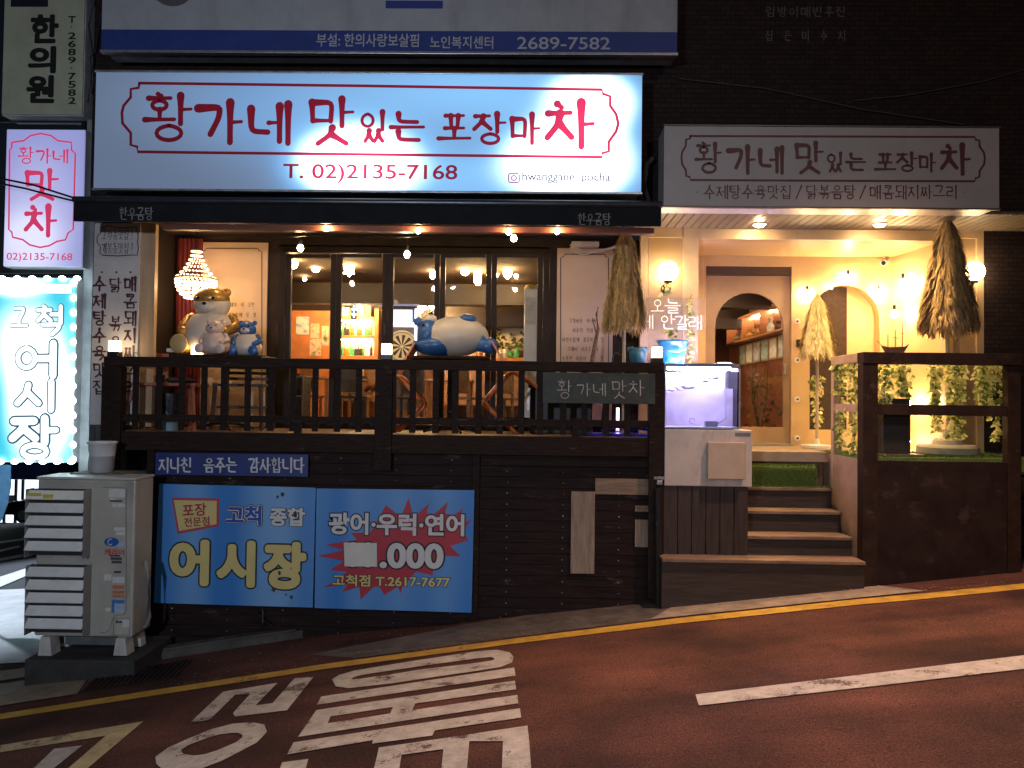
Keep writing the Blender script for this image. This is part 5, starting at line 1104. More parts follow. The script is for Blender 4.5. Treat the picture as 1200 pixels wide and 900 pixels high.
MB().ball(P(548, 374, YY-.08), .085, (1.2, 1, .7), sub=3).build('paw', BLUEV, t, True)
for dy in (-.14, .14): MB().tube([P(562, 402, YY+dy), P(574, 407, YY+dy), P(579, 398, YY+dy)], [.10, .09, .06], 12).build('leg', BLUEV, t, True)

# ------------------------------------------------------------------ tables and chairs on the deck
def table(label, px0, px1, py, Y, base_r=.30, m_=DARKWOODH, bar=True):
    p0, p1 = P(px0, py, Y), P(px1, py, Y); x = (p0.x+p1.x)/2; z = p0.z
    t = thing('pedestal_table', label, 'table', (x, Y, ZD), 'dark pedestal tables on the deck')
    MB().box(p0.x, p1.x, Y-.36, Y+.36, z-.035, z-.002, .008).build('tabletop', m_, t)
    MB().lathe([(.03, .03), (.045, .06), (.032, .1), (.032, .22), (.042, .24), (.032, .26), (.032, .45), (.042, .47), (.032, .49), (.03, z-ZD-.036)], (x, Y, ZD), 14).build('pedestal', IRON, t)
    for k in range(4):
        a = k*math.pi/2+.5; mb = MB(); mb.tube([(x, Y, ZD+.09), (x+.15*math.cos(a), Y+.15*math.sin(a), ZD+.07), (x+base_r*math.cos(a), Y+base_r*math.sin(a), ZD+.025), (x+(base_r+.03)*math.cos(a), Y+(base_r+.03)*math.sin(a), ZD+.016)], [.022, .018, .014, .016], 8); mb.build('foot', IRON, t)
table('dark pedestal table under the three seated stuffed toys', 214, 318, 416.8, YTOY)
table('dark pedestal table carrying the reclining blue toy', 482, 574, 418.2, YY)
def zchair(label, pts, back, Y, gap=.36, far=None):
    t = thing('cantilever_chair', label, 'chair', P(*pts[-1], Y), 'orange chairs tipped against the table')
    for k, y in enumerate((Y-gap/2, Y+gap/2)):
        v = [P(a, b, Y) for a, b in pts]; v = [Vector((q.x, y, q.z)) for q in v]; mb = MB()
        sv = []
        for i in range(len(v)):
            if 0 < i < len(v)-1:
                for s in (-.09, 0, .09): sv.append(v[i]+((v[i+1]-v[i]).normalized()*s if s > 0 else (v[i]-v[i-1]).normalized()*s)*.8 + (((v[i-1]+v[i+1])/2-v[i]).normalized()*.02 if s == 0 else Vector((0, 0, 0))))
            else: sv.append(v[i])
        mb.tube(sv, .024, 8); mb.build('side_frame', ORANGEWOOD, t, True)
    def slab(a, b, th, y0, y1):
        d = (b-a).normalized()*1.0; nx, nz = -d.z*th/2, d.x*th/2
        return MB().prism([(a.x+nx, a.z+nz), (b.x+nx, b.z+nz), (b.x-nx, b.z-nz), (a.x-nx, a.z-nz)], y0, y1)
    a, b = P(*back[0], Y), P(*back[1], Y); slab(a, b, .022, Y-gap/2-.03, Y+gap/2+.03).build('backrest', ORANGEWOOD, t)
    for yy in (Y-gap/2, Y+gap/2): e = P(*pts[1], Y); mb = MB(); mb.bar((a.x+(b.x-a.x)*.6, yy, a.z+(b.z-a.z)*.6), (e.x, yy, e.z), .03, .03, .004); mb.build('back_post', ORANGEWOOD, t)
    a, b = P(*pts[0], Y), P(*pts[1], Y); slab(a+(b-a)*.08, a+(b-a)*.85, .02, Y-gap/2+.028, Y+gap/2-.028).build('seat', ORANGEWOOD, t)
    return t
zchair('orange wooden chair tipped against the right side of the toy table', [(636, 458), (600, 434), (566, 472), (607, 509)], ((577, 401), (592, 428)), 9.05)
zchair('orange wooden chair tipped against the left side of the toy table', [(431, 458), (466, 438), (499, 473), (461, 509)], ((488, 404), (473, 430)), 9.05)
# terracotta chair at the left end
t = thing('wooden_chair', 'terracotta wooden chair with splayed legs behind the left end of the railing', 'chair', P(200, 507, 8.8))
TC = mat('terracotta_wood', (.36, .12, .065), .45, var=.25, scale=7)
YH = 8.85
x0, x1, _, z1 = rect(164, 449, 237, 454, YH); z0 = z1-.035
MB().box(x0, x1, YH-.2, YH+.2, z0, z1, .008).build('seat', TC, t)
for (ta, ba, y) in ((168, 146, -.17), (168, 160, .17), (233, 236, -.17), (214, 214, .17)):
    a = P(ta, 455, YH); b = P(ba, 508, YH); MB().bar((a.x, YH+y, z0), (b.x, YH+y*1.15, ZD), .035, .035, .004).build('leg', TC, t)
MB().box(x0, x0+.24, YH+.17, YH+.2, z1+.10, Z(413, YH, 170), .008).build('backrest', TC, t)
for xx in (x0+.02, x0+.21): MB().box(xx, xx+.03, YH+.168, YH+.202, z1-.01, z1+.099, .003).build('back_post', TC, t)
mb = MB(); mb.ball((P(212, 447, YH).x, YH-.02, z1+.035), .16, (1.1, 1, .22)); tag(mb.build('cushion', mat('dark_cushion', (.05, .04, .035), .9, var=.3), None, True), 'dark floppy cushion on the terracotta chair seat', 'cushion')
b_ = P(199, 504, 8.72); t = thing('rubbish_bin', 'dark bin with a pale blue base under the terracotta chair', 'bin', (b_.x, 8.72, ZD))
MB().lathe([(.085, 0), (.095, .11)], (b_.x, 8.72, ZD), 20).build('bin_base', mat('pale_blue_plastic', (.17, .28, .36), .4, var=.1), t); MB().lathe([(.096, .111), (.12, .42), (.125, .43), (.11, .43), (.09, .15)], (b_.x, 8.72, ZD), 20).build('bin_liner', mat('black_liner', (.015, .016, .02), .25, var=.3, bump=.4, scale=12), t)
t = thing('bar_chair', 'dark wooden ladder-back chair behind the railing below the blue toy', 'chair', P(286, 505, 9.1))
YH = 9.35
x0, x1, _, z1 = rect(256, 450, 314, 456, YH)
DW = mat('dark_chair_wood', (.07, .042, .03), .45, var=.3, scale=7)
MB().box(x0, x1, YH-.2, YH+.2, z1-.03, z1, .006).build('seat', DW, t)
for xx, s in ((x0+.03, -1), (x1-.03, 1)):
    MB().bar((xx, YH-.17, z1-.03), (xx+s*.03, YH-.2, ZD), .04, .04, .004).build('leg', DW, t); MB().bar((xx-s*.01, YH+.18, Z(432, YH, 280)), (xx+s*.04, YH+.2, ZD), .04, .04, .004).build('leg', DW, t)
for k in range(3): MB().box(x0+.05, x1-.05, YH+.17, YH+.19, z1+.05+k*.07, z1+.085+k*.07, .004).build('back_slat', DW, t)
for y in (-.17, .17): MB().box(x0+.05, x1-.05, YH+y-.012, YH+y+.012, z1-.30, z1-.27, .003).build('stretcher', DW, t)
# plastic tub, bucket, bin and small things by the deck end
b_ = P(788, 430, 8.6); zt_ = b_.z
t = thing('blue_bucket', 'bright blue plastic bucket standing behind the fish tank lantern', 'bucket', (b_.x, 8.75, zt_-.02))
MB().lathe([(.118, 0), (.14, .17), (.165, .30), (.178, .304), (.178, .325), (.16, .325), (.11, .02)], (b_.x+.03, 8.75, zt_-.02), 28).build('bucket_body', mat('blue_plastic', (.02, .17, .46), .32, var=.08), t, True)
mb = MB(); bc = Vector((b_.x+.03, 8.75, zt_-.02)); mb.tube([bc+Vector((.178*math.cos(k*.314), -.178*math.sin(k*.314)*.95, .31-.12*math.sin(k*.314))) for k in range(11)], .004, 5); mb.build('bucket_handle', ALU, t)
MB().cyl((bc.x, bc.y, bc.z-.03), (bc.x, bc.y, bc.z-.002), .12, seg=18).build('bucket_stand', DARKWOOD, t)
b_ = P(747, 427, 8.75); t = thing('blue_tub', 'small teal plastic tub with a folded cloth rim beside the straw parasol', 'tub', b_)
MB().lathe([(.08, 0), (.095, .12), (.10, .17), (.085, .175), (.06, .05)], b_, 20).build('tub_body', mat('teal_plastic', (.03, .13, .22), .4, var=.15), t, True); mb = MB(); mb.tube([b_+Vector((.1*math.cos(k*.3927), .1*math.sin(k*.3927), .17+.015*math.sin(k*2.1))) for k in range(17)], .02, 7); mb.build('cloth_rim', mat('teal_cloth', (.06, .16, .24), .9, var=.3), t, True)
b_ = P(662, 505, 9.2); t = thing('black_bin', 'tall black bin behind the railing left of the nameboard', 'bin', (b_.x, 9.2, ZD))
MB().box(X(622, 9.2), X(694, 9.2), 9.05, 9.4, ZD, Z(455, 9.2, 650), .02).build('bin_body', mat('black_bin_plastic', (.014, .014, .015), .4, var=.2), t); MB().box(X(620, 9.2), X(696, 9.2), 9.03, 9.42, Z(455, 9.2, 650)+.001, Z(450, 9.2, 650), .012).build('bin_lid', mat('black_bin_plastic'), t)
t = thing('blue_tray', 'glossy blue plastic tray on the deck floor under the nameboard', 'tray', P(712, 505, 8.9))
BLP = mat('glossy_blue_plastic', (.02, .04, .55), .25, var=.1); x0, x1 = X(674, 8.9), X(764, 8.9); mb = MB(); mb.box(x0, x1, 8.7, 9.15, ZD+.001, ZD+.03, .012); mb.build('tray_body', BLP, t); mb = MB(); mb.tube([(x0+.3, 8.75, ZD+.06), (x0+.42, 8.75, ZD+.11), (x0+.7, 8.78, ZD+.10), (x1-.05, 8.8, ZD+.08)], .02, 8); mb.build('tray_hose', BLP, t, True)
spot_t = thing('violet_tube_lamp', 'short upright violet tube lamp behind the nameboard', 'lamp', P(727, 488, 9.2)); p = P(724, 480, 9.3); MB().cyl((p.x, 9.3, ZD+.05), (p.x, 9.3, ZD+.32), .018, seg=12).build('tube', glow('violet_tube_dim', (.35, .25, 1.0), 7), spot_t); MB().cyl((p.x, 9.3, ZD), (p.x, 9.3, ZD+.05), .03, seg=12).build('lamp_foot', WHITEP, spot_t)
t = thing('cardboard_tube', 'pale upright post standing beside the black bin', 'post', P(683, 505, 9.5)); MB().box(X(675, 9.5), X(685, 9.5), 9.45, 9.53, ZD, Z(430, 9.5, 680), .004).build('post_body', mat('pale_wood'), t); MB().box(X(673.5, 9.5), X(686.5, 9.5), 9.43, 9.55, ZD+.001, ZD+.05, .004).build('post_foot', WHITEP, t)
mb = MB(); mb.tube([P(693, 430, 9.3), P(697, 405, 9.3), P(701, 385, 9.3), P(699, 368, 9.3), P(701, 360, 9.3)], [.03, .026, .02, .014, .008], 7); mb.tube([P(699, 392, 9.3), P(694, 372, 9.3)], [.012, .005], 6); tag(mb.build('driftwood_branch', mat('driftwood', (.16, .10, .06), .8, var=.4, scale=14, bump=.5)), 'thin crooked driftwood branch leaning on the cream verse panel', 'branch')
t = thing('umbrella', 'closed dark umbrella with a hooked handle leaning by the parasol', 'umbrella', P(712, 500, 9.4)); a = P(718, 420, 9.4); b = P(705, 500, 9.4); MB().tube([b, a+(b-a)*.5, a+(b-a)*.12], [.012, .04, .018], 10).build('umbrella_canopy', mat('umbrella_cloth', (.03, .03, .035), .8), t); MB().tube([a+(b-a)*.13, a, a+Vector((.01, 0, .05)), a+Vector((.05, 0, .07)), a+Vector((.09, 0, .04))], .009, 8).build('umbrella_handle', BLACKMETAL, t)
# verse panels on the deck wall
PAP = mat('cream_verse_panel', (.50, .35, .235), .5, var=.06, scale=2)
for px, lab, lines in (((652, 291, 718, 500), 'tall cream verse panel with six printed lines, half hidden by the straw parasol', (('그가벼운 하나씩', 376), ('서로의 진심', 387), ('자연스럽게 감동받는 것', 398), ('그래서 서로도 꼭', 409), ('소중한 사람이 되는 것', 420), ('그게 유행하고 있어요', 431))),
                       ((232, 284, 312, 500), 'tall cream verse panel behind the seated stuffed toys', (('그대가 이 오면', 357), ('우리 함께 할 것', 369)))):
    YV = YW-.035; t = thing('verse_panel', lab, 'panel', P(px[0], px[3], YV), 'cream verse panels'); x0, x1, z0, z1 = rect(*px, YV); z0 = max(z0, ZD)
    MB().box(x0, x1, YV, YV+.033, z0, z1, .004).build('panel_board', PAP, t); mb = MB(); a, b, c, d = px
    path_ribbon(mb, [(a+5, d), (a+5, b+11), (a+8, b+10), (a+10, b+7), (c-10, b+7), (c-8, b+10), (c-5, b+11), (c-5, d)], YV, 1.1); cx = (a+c)/2 if a > 400 else 284
    for tx, py in lines: L = len(tx)*4.1; brush_line(mb, tx, cx-L/2-2, py-2.4, cx+L/2-2, py+2.6, YV, gap=.2, wt=.12, flare=.1, n=2)
    mb.build('lettering', mat('brown_ink', (.05, .025, .018), .6, var=0), t)
mb = MB()
for k in range(3): mb.tube([P(668, 287+k*3, YW-.1), P(684, 294+k*2.5, YW-.12), P(702, 295-k, YW-.1), P(722, 288+k, YW-.08)], .012, 6)
mb.box(X(668, YW), X(700, YW), YW-.12, YW-.02, Z(291, YW, 685), Z(285, YW, 685), .01); tag(mb.build('cable_bundle', mat('white_cable', (.5, .45, .38), .5, var=.2)), 'loose bundle of white cables and junction box above the verse panel', 'cables')
# chandelier and red curtain
t = thing('chandelier', 'glowing basket chandelier of crystal beads left of the gold toy', 'chandelier', P(231, 275, 9.35))
c_ = P(231, 275, 9.35); BEAD = glow('lit_crystal', (1.0, .70, .40), 3.2)
def ringbeads(mb, r, z, n, s=.011): 
    for k in range(n): a = 2*math.pi*k/n+(z*37 % 1); mb.ball((c_.x+r*math.cos(a), c_.y+r*math.sin(a), z), s, sub=1)
zc_ = lambda py: Z(py, 9.35, 231)
mb = MB()
for py, r in ((295, .06), (300, .065), (305, .085), (310, .11), (315, .14), (320, .18), (325, .225)): ringbeads(mb, r, zc_(py), int(12+r*70))
mb.build('upper_beads', glow('dim_crystal', (1.0, .62, .34), 1.6), t)
mb = MB()
for py, r in ((329, .235), (333, .232), (337, .222), (341, .205), (345, .175), (349, .13)): ringbeads(mb, r, zc_(py), int(12+r*80), .015)
mb.build('bead_basket', BEAD, t)
MB().tube([(c_.x+.238*math.cos(k*.2618), c_.y+.238*math.sin(k*.2618), zc_(327)) for k in range(25)], .012, 6).build('rim', mat('brass', (.5, .33, .12), .3, .9), t)
MB().cyl((c_.x, c_.y, zc_(296)), (c_.x, c_.y, ZS-.07), .006, seg=6).build('hanging_rod', BRONZE, t); MB().lathe([(.09, 0), (.07, -.03), (.02, -.05)], (c_.x, c_.y, ZS-.062), 18).build('ceiling_rose', mat('brass'), t)
CB = glow('chandelier_bulb', (1.0, .60, .28), 95)
for k in range(4): a = k*math.pi/2+.4; MB().ball((c_.x+.1*math.cos(a), c_.y+.1*math.sin(a), zc_(335)), .03, (1, 1, 1.4), sub=2).build('bulb', CB, t, True)
mb = MB(); x0, x1 = X(205, 9.8), X(234, 9.8); pts = [(x0+(x1-x0)*k/24, 9.82+.03*math.sin(k*1.6)) for k in range(25)]
for i in range(24):
    (a, b), (c, d) = pts[i], pts[i+1]; mb.face([(a, b, ZD+.02), (c, d, ZD+.02), (c, d, ZS-.12), (a, b, ZS-.12)])
tag(mb.build('curtain', mat('dark_red_curtain', (.13, .012, .014), .85, var=.3, scale=8)), 'dark red pleated curtain behind the chandelier', 'curtain')
# neon panel
YN = 9.0
t = thing('neon_panel', 'clear acrylic panel with pale tube lettering on the railing end beside the globe lamp', 'neon sign', P(790, 392, YN))
x0, x1, z0, z1 = rect(757, 349, 826, 388, YN)
pane_m = mat('frosted_acrylic', (.50, .38, .24), .3, var=.05, alpha=.14); MB().box(x0, x1, YN, YN+.008, z0, z1).build('acrylic_sheet', pane_m, t)
mb = MB()
for ch, b in (('오', (763, 351, 778, 366)), ('늘', (779, 350, 797, 367)), ('집', (742, 369, 757, 385)), ('에', (749, 369, 765.5, 385)), ('안', (774, 369, 791, 386)), ('갈', (791, 370, 807, 386)), ('래', (807, 370, 823, 386))): brush_glyph(mb, ch, rect(*b, YN), YN, wt=.075, flare=0)
mb.build('tube_lettering', glow('pale_neon', (1.0, .80, .52), .75), t)
mb = MB()
for xx in (x0+.02, x1-.02): mb.cyl((xx, YN-.004, z1), (xx, YN-.004, z1+.72), .0025, seg=5)
mb.build('hanging_wire', ALU, t)
# camera, hinges
p = P(1037, 301, YB-.1); t = thing('security_camera', 'small white security camera under the recess ceiling', 'camera', p)
MB().cyl(p+Vector((.03, .06, -.0)), (p.x+.03, p.y+.06, zb+.008), .022, seg=12).build('mount', WHITEP, t); MB().cyl(p+Vector((.07, .08, -.03)), p+Vector((-.06, -.09, -.10)), .035, .04, 16).build('camera_body', WHITEP, t); d_ = (Vector((-.13, -.17, -.07))).normalized(); MB().cyl(p+Vector((-.06, -.09, -.10))+d_*.001, p+Vector((-.06, -.09, -.10))+d_*.012, .03, seg=16).build('lens', EYE, t)
for a in (376.5, 422, 468, 513.5):
    p = P(934.5, a, YB-.02); t = thing('door_magnet', {376.5: 'topmost round white stud on the door jamb', 422: 'second round white stud from the top of the door jamb', 468: 'third round white stud from the top of the door jamb', 513.5: 'lowest round white stud on the door jamb'}[a], 'stud', p, 'white studs on the door jamb')
    MB().lathe([(.04, 0), (.038, .015), (.02, .022)], p, 16, 'Y').build('stud_body', WHITEP, t); MB().cyl(p+Vector((0, -.012, 0)), p+Vector((0, -.001, 0)), .014, seg=10).build('stud_core', BLACKMETAL, t)
mb = MB(); mb.box(X(933, YB), X(937, YB), YB-.02, YB-.001, Z(407, YB, 935), Z(398, YB, 935)); tag(mb.build('keyhole_plate', BLACKMETAL), 'small black lock plate between the studs on the door jamb', 'lock plate')
# ivy and planter on the terrace
def leaf_mat(nm, c):
    m = mat(nm, c, .5, var=.45, scale=40); n = m.node_tree.nodes; l = m.node_tree.links; b = n['Principled BSDF']; o = n['Material Output']
    tl = n.new('ShaderNodeBsdfTranslucent'); tl.inputs[0].default_value = (*[min(1, x*1.5) for x in c], 1); mx = n.new('ShaderNodeMixShader'); mx.inputs[0].default_value = .4
    l.new(b.outputs[0], mx.inputs[1]); l.new(tl.outputs[0], mx.inputs[2]); l.new(mx.outputs[0], o.inputs[0]); return m
LEAFG = leaf_mat('ivy_leaf_green', (.16, .22, .055)); LEAFY = leaf_mat('ivy_leaf_lit', (.74, .70, .30))  # pale yellow leaf colour stands in for downlight falling on the ivy
def leafshape(mb, c, s, rnd):
    a = rnd.uniform(0, 6.28); tilt = rnd.uniform(-.9, .9); t1 = Vector((math.cos(a), math.sin(a)*.7, -.5+rnd.uniform(-.4, .2))).normalized(); n1 = t1.cross(Vector((0, 1, tilt))).normalized(); n2 = t1.cross(n1)
    pts = [(0, 0), (.35, .42), (.55, .25), (.8, .22), (1.1, 0), (.8, -.22), (.55, -.25), (.35, -.42)]
    mid = [c+t1*u_*s+n1*v_*s+n2*(-abs(v_)*.35)*s for u_, v_ in pts]
    mb.face([mid[0], mid[1], mid[2], mid[3], mid[4]]); mb.face([mid[0], mid[4], mid[5], mid[6], mid[7]])
def vine(label, px, py0, py1, hw, Y, n, seed, m_=None):
    rnd = random.Random(seed); t = thing('ivy_vine', label, 'ivy', P(px, py0, Y), 'ivy vines hanging on the terrace')
    pts = [P(px+rnd.uniform(-3, 3), py0+(py1-py0)*k/6, Y) for k in range(7)]
    MB().tube(pts, .004, 5).build('vine_stem', mat('vine_stem', (.06, .07, .03), .7), t)
    ma, mb_ = MB(), MB()
    for _ in range(int(n*1.9)):
        s = rnd.random()**1.25; c = P(px+rnd.gauss(0, hw*.55)*(1-.5*s), py0+(py1-py0)*s, Y+rnd.uniform(-.06, .06)); leafshape(ma if rnd.random() < .36 else mb_, c, rnd.uniform(.045, .078), rnd)
    ma.build('green_leaves', LEAFG, t); mb_.build('lit_leaves', LEAFY, t)
YI = 8.55
for px, a, b, hw, n, sd, lab in ((1037, 427, 478, 9, 60, 1, 'dark ivy vine hanging beside the terrace corner post'), (1058, 427, 464, 11, 55, 2, 'short ivy vine hanging in front of the glowing recess wall'), (1096, 427, 474, 8, 60, 3, 'narrow dark ivy vine left of the parasol pole'),
                             (1121, 426, 512, 14, 150, 4, 'longest pale ivy vine hanging around the parasol pole'), (1153, 426, 474, 12, 80, 5, 'ivy vine right of the parasol pole'), (1167, 428, 515, 8, 70, 6, 'long thin ivy vine beside the right terrace post'), (1098, 480, 507, 7, 16, 7, 'sparse ivy sprig below the middle rail')):
    vine(lab, px, a, b, hw, YI, n, sd)
vine('ivy vine inside the side opening nearest the corner post', 1001, 425, 530, 9, 8.75, 90, 11); vine('ivy vine inside the side opening farthest from the corner post', 985, 427, 525, 6, 9.05, 80, 12); vine('bushy ivy vine behind the small straw parasol', 958, 440, 500, 6, 10.3, 60, 13)
vine('wisp of ivy trailing below the left globe lamp', 782, 330, 344, 7, YP-.1, 9, 21); vine('ivy trailing down the pilaster edge beside the door', 808, 345, 425, 3, YP-.06, 26, 22); vine('ivy sprig over the rim of the blue bucket', 787, 386, 402, 9, 8.85, 8, 23)
t = thing('planter_box', 'dark square planter behind the terrace corner post with a small wooden tray', 'planter', P(1045, 540, 8.6)); x0, x1, z0, z1 = rect(1030, 467, 1062, 530, 8.7); MB().box(x0, x1, 8.6, 8.85, ZF+.03, z1, .01).build('planter_body', mat('dark_planter', (.03, .026, .024), .6, var=.2), t); MB().box(x0+.01, x1+.12, 8.55, 8.9, ZF+.001, ZF+.028, .004).build('planter_tray', mat('pale_wood'), t)
# model ship on the rail
p = P(1043, 411, 8.5); t = thing('model_ship', 'small dark model sailing ship standing on the terrace rail', 'model ship', p); SHIP = mat('ship_wood', (.11, .05, .03), .5, var=.3)
mb = MB(); zz = zr; mb.prism([(p.x-.13, zz+.075), (p.x-.09, zz+.008), (p.x+.09, zz+.008), (p.x+.15, zz+.10), (p.x+.1, zz+.07), (p.x-.08, zz+.06)], 8.37, 8.43); mb.build('hull', SHIP, t)
for dx, h in ((-.07, .12), (.01, .17), (.085, .27)): MB().cyl((p.x+dx, 8.4, zz+.06), (p.x+dx, 8.4, zz+.08+h), .005, seg=6).build('mast', SHIP, t); 
mb = MB(); mb.tube([(p.x-.13, 8.4, zz+.075), (p.x-.19, 8.4, zz+.13)], .004, 5); mb.bar((p.x-.02, 8.4, zz+.17), (p.x+.05, 8.4, zz+.16), .005, .005); mb.bar((p.x+.05, 8.4, zz+.22), (p.x+.12, 8.4, zz+.21), .005, .005); mb.build('spar', SHIP, t)

# ------------------------------------------------------------------ inside the restaurant
PEND = glow('pendant_bulb', (1.0, .62, .25), 130); PENDF = glow('pendant_bulb_far', (1.0, .62, .26), 420)
def pendant(px, py, Y, r, label, shape='globe', m=PEND):
    m = PENDF if Y > 12.7 else m
    p = P(px, py, Y); t = thing('pendant_lamp', label, 'pendant lamp', p, 'pendant lamps inside the restaurant')
    if shape == 'globe': MB().ball(p, r, sub=2).build('globe', m, t, True)
    elif shape == 'long': MB().lathe([(.3*r, -2*r), (.8*r, -1.4*r), (.8*r, 1.4*r), (.3*r, 2*r)], p, 12).build('globe', m, t, True)
    elif shape == 'drop': MB().lathe([(.1*r, -1.3*r), (.7*r, -.8*r), (r, 0), (.9*r, .6*r), (.3*r, r)], p, 12).build('globe', m, t, True)
    else:
        pts = []
        for k in range(12): rr = r*(1.25 if k % 2 == 0 else .72); a = math.pi/2+k*math.pi/6; pts.append((p.x+rr*math.cos(a), p.z+rr*math.sin(a)))
        MB().prism(pts, p.y-.03, p.y+.03).build('star_shade', m, t)
    MB().tube([p+Vector((0, 0, r)), (p.x, p.y, (p.z+ZC)/2), (p.x, p.y, ZC)], .006, 5).build('cord', CABLE, t)
for a in ((343, 309, 10.6, .07, 'round pendant at the left edge of the first glass leaf'), (370, 314.5, 11.2, .06, 'round pendant right of centre in the first glass leaf'), (409, 317, 11, .07, 'star shaped pendant in the second glass leaf', 'star'),
          (545, 318, 11.2, .062, 'round pendant in the fourth glass leaf', 'globe'), (560, 324, 11.4, .065, 'long tube pendant in the fourth glass leaf', 'long'), (595, 320, 11.2, .066, 'drop pendant in the fifth glass leaf', 'drop'), (507, 319, 11.4, .05, 'slim pendant behind the frame right of the third glass leaf', 'long'),
          (418, 358, 13.6, .07, 'oval pendant before the bottle shelf', 'drop'), (467, 356.5, 13.8, .075, 'round pendant above the dart machine', 'globe'), (480, 360, 13.8, .07, 'long pendant beside the dart machine', 'long'), (494.5, 358.5, 13.6, .09, 'flower shaped pendant right of the dart machine', 'star'), (506, 358, 13.6, .06, 'small pendant behind the frame above the reclining toy', 'drop'),
          (432, 350, 13.9, .04, 'smallest pendant above the bottle shelf', 'globe'), (357, 327, 12, .03, 'tiny pendant low in the first glass leaf', 'globe'), (604, 339.5, 12.2, .03, 'tiny pendant low in the fifth glass leaf', 'globe'), (582, 322, 11.6, .03, 'tiny pendant behind the frame left of the fifth leaf', 'globe'),
          (376, 345, 13, .06, 'pendant under the beam in the first glass leaf', 'drop')): pendant(*a)
t = thing('poster', 'large pale blue and white poster on the orange partition', 'poster', P(354, 380, 13.88), 'posters on the orange partition')
def poster_m(nm, seed, sat):
    m = bpy.data.materials.new(nm); m.use_nodes = True; n = m.node_tree.nodes; l = m.node_tree.links; b = n['Principled BSDF']
    tc = n.new('ShaderNodeTexCoord'); nz = n.new('ShaderNodeTexNoise'); nz.inputs['Scale'].default_value = 9; nz.inputs['Detail'].default_value = 3; mp = n.new('ShaderNodeMapping'); mp.inputs['Location'].default_value = (seed*7, seed, 0); l.new(tc.outputs['Object'], mp.inputs[0]); l.new(mp.outputs[0], nz.inputs['Vector'])
    rp = n.new('ShaderNodeValToRGB'); e = rp.color_ramp.elements; e[0].position = .3; e[0].color = sat[0]; e[1].position = .7; e[1].color = sat[2]; x = e.new(.5); x.color = sat[1]
    l.new(nz.outputs[0], rp.inputs[0]); l.new(rp.outputs[0], b.inputs['Base Color']); return m
PM1 = poster_m('poster_blue', 1, ((.12, .2, .5, 1), (.6, .6, .55, 1), (.75, .7, .5, 1))); PM2 = poster_m('poster_mixed', 2, ((.08, .1, .05, 1), (.6, .5, .3, 1), (.4, .1, .3, 1)))
pb('poster_sheet', PM1, t, 347, 371, 362, 392, 13.885, .01)
for px, lab in (((364, 379, 374, 396), 'small busy poster beside the large pale blue poster'), ((363, 397, 376, 417), 'pink toned poster low on the orange partition'), ((377, 382, 385, 405), 'narrow poster at the edge of the orange partition')):
    t = thing('poster', lab, 'poster', P(px[0], px[3], 13.88), 'posters on the orange partition'); pb('poster_sheet', PM2, t, *px, 13.885, .01)
# bottle shelf
YB2 = 14.0
t = thing('bottle_shelf', 'glowing timber shelf unit lined with bottles behind the second glass leaf', 'shelf', P(418, 470, YB2))
SHW = mat('shelf_wood', (.45, .19, .06), .45, var=.2)
pb('back_panel', mat('lit_shelf_back', (.75, .62, .42), .5, var=.1), t, 396, 372, 438, 470, YB2+.3, .03)
for py in (371, 393, 417): pb('shelf_board', SHW, t, 395, py, 438, py+4, YB2, .29)
pb('side_board', SHW, t, 438.2, 362, 443, 470, YB2-.02, .35); pb('cupboard', mat('cupboard_dark', (.10, .055, .03), .5, var=.2), t, 395, 421.3, 438, 470, YB2, .3)
pb('strip_lamp', glow('shelf_strip', (1.0, .78, .42), 190), t, 398, 375.5, 436, 376.5, YB2+.02, .02); pb('strip_lamp', glow('shelf_strip'), t, 398, 397.5, 436, 398.5, YB2+.02, .02)
BC = [mat('bottle_green', (.05, .2, .06), .15, var=0), mat('bottle_amber', (.35, .12, .02), .15, var=0), mat('bottle_clear', (.5, .5, .45), .12, var=0), mat('bottle_dark', (.03, .02, .02), .15, var=0)]
rn = random.Random(12)
for row, py in ((0, 392.8), (1, 416.8)):
    for k in range(13):
        p = P(398.5+k*3.05, py, YB2+.14); h = rn.uniform(.17, .24); o_ = MB().lathe([(.024, 0), (.024, h*.6), (.010, h*.75), (.010, h)], p, 10).build('bottle', rn.choice(BC))
        tag(o_, ['small bottle in the row on the upper glowing shelf', 'small bottle in the row on the lower glowing shelf'][row], 'bottle', ['bottles on the upper shelf', 'bottles on the lower shelf'][row])
# dart machine
YD = 13.4
t = thing('dart_machine', 'tall lit dart machine with a round board and bright screen', 'dart machine', P(466, 470, YD))
pb('cabinet', mat('dart_cabinet', (.06, .055, .06), .4, var=.2), t, 448, 352, 489, 480, YD, .5)
for a in (449, 486): pb('light_strip', glow('dart_white', (.95, .9, 1), 5), t, a, 362, a+2, 420, YD-.03, .02)
pb('screen', glow('dart_screen', (.25, .5, 1.0), 2.2), t, 459, 363, 483, 377, YD-.02, .015); pb('screen_bar', glow('dart_bar', (.9, .85, 1), 3.5), t, 452, 378, 485, 381, YD-.025, .02); pb('pink_strip', glow('dart_pink', (1, .2, .7), 3), t, 452, 381.5, 485, 383, YD-.025, .02)
c_ = P(471, 406, YD-.02); r_ = 19/900*YD
bd = MB().cyl((c_.x, c_.y, c_.z), (c_.x, c_.y+.015, c_.z), r_, seg=40).build('dart_board', mat('board_cream', (.62, .58, .45), .6, var=.05), t)
mb = MB()
for k in range(0, 20, 2):
    a0_, a1_ = k*math.pi/10, (k+1)*math.pi/10; mb.face([(c_.x+rr*math.cos(a_), c_.y-.004, c_.z+rr*math.sin(a_)) for rr, a_ in ((.1*r_, a0_), (.72*r_, a0_), (.72*r_, a1_), (.1*r_, a1_))])
mb.build('board_wedges', mat('board_black', (.02, .02, .02), .6), bd)
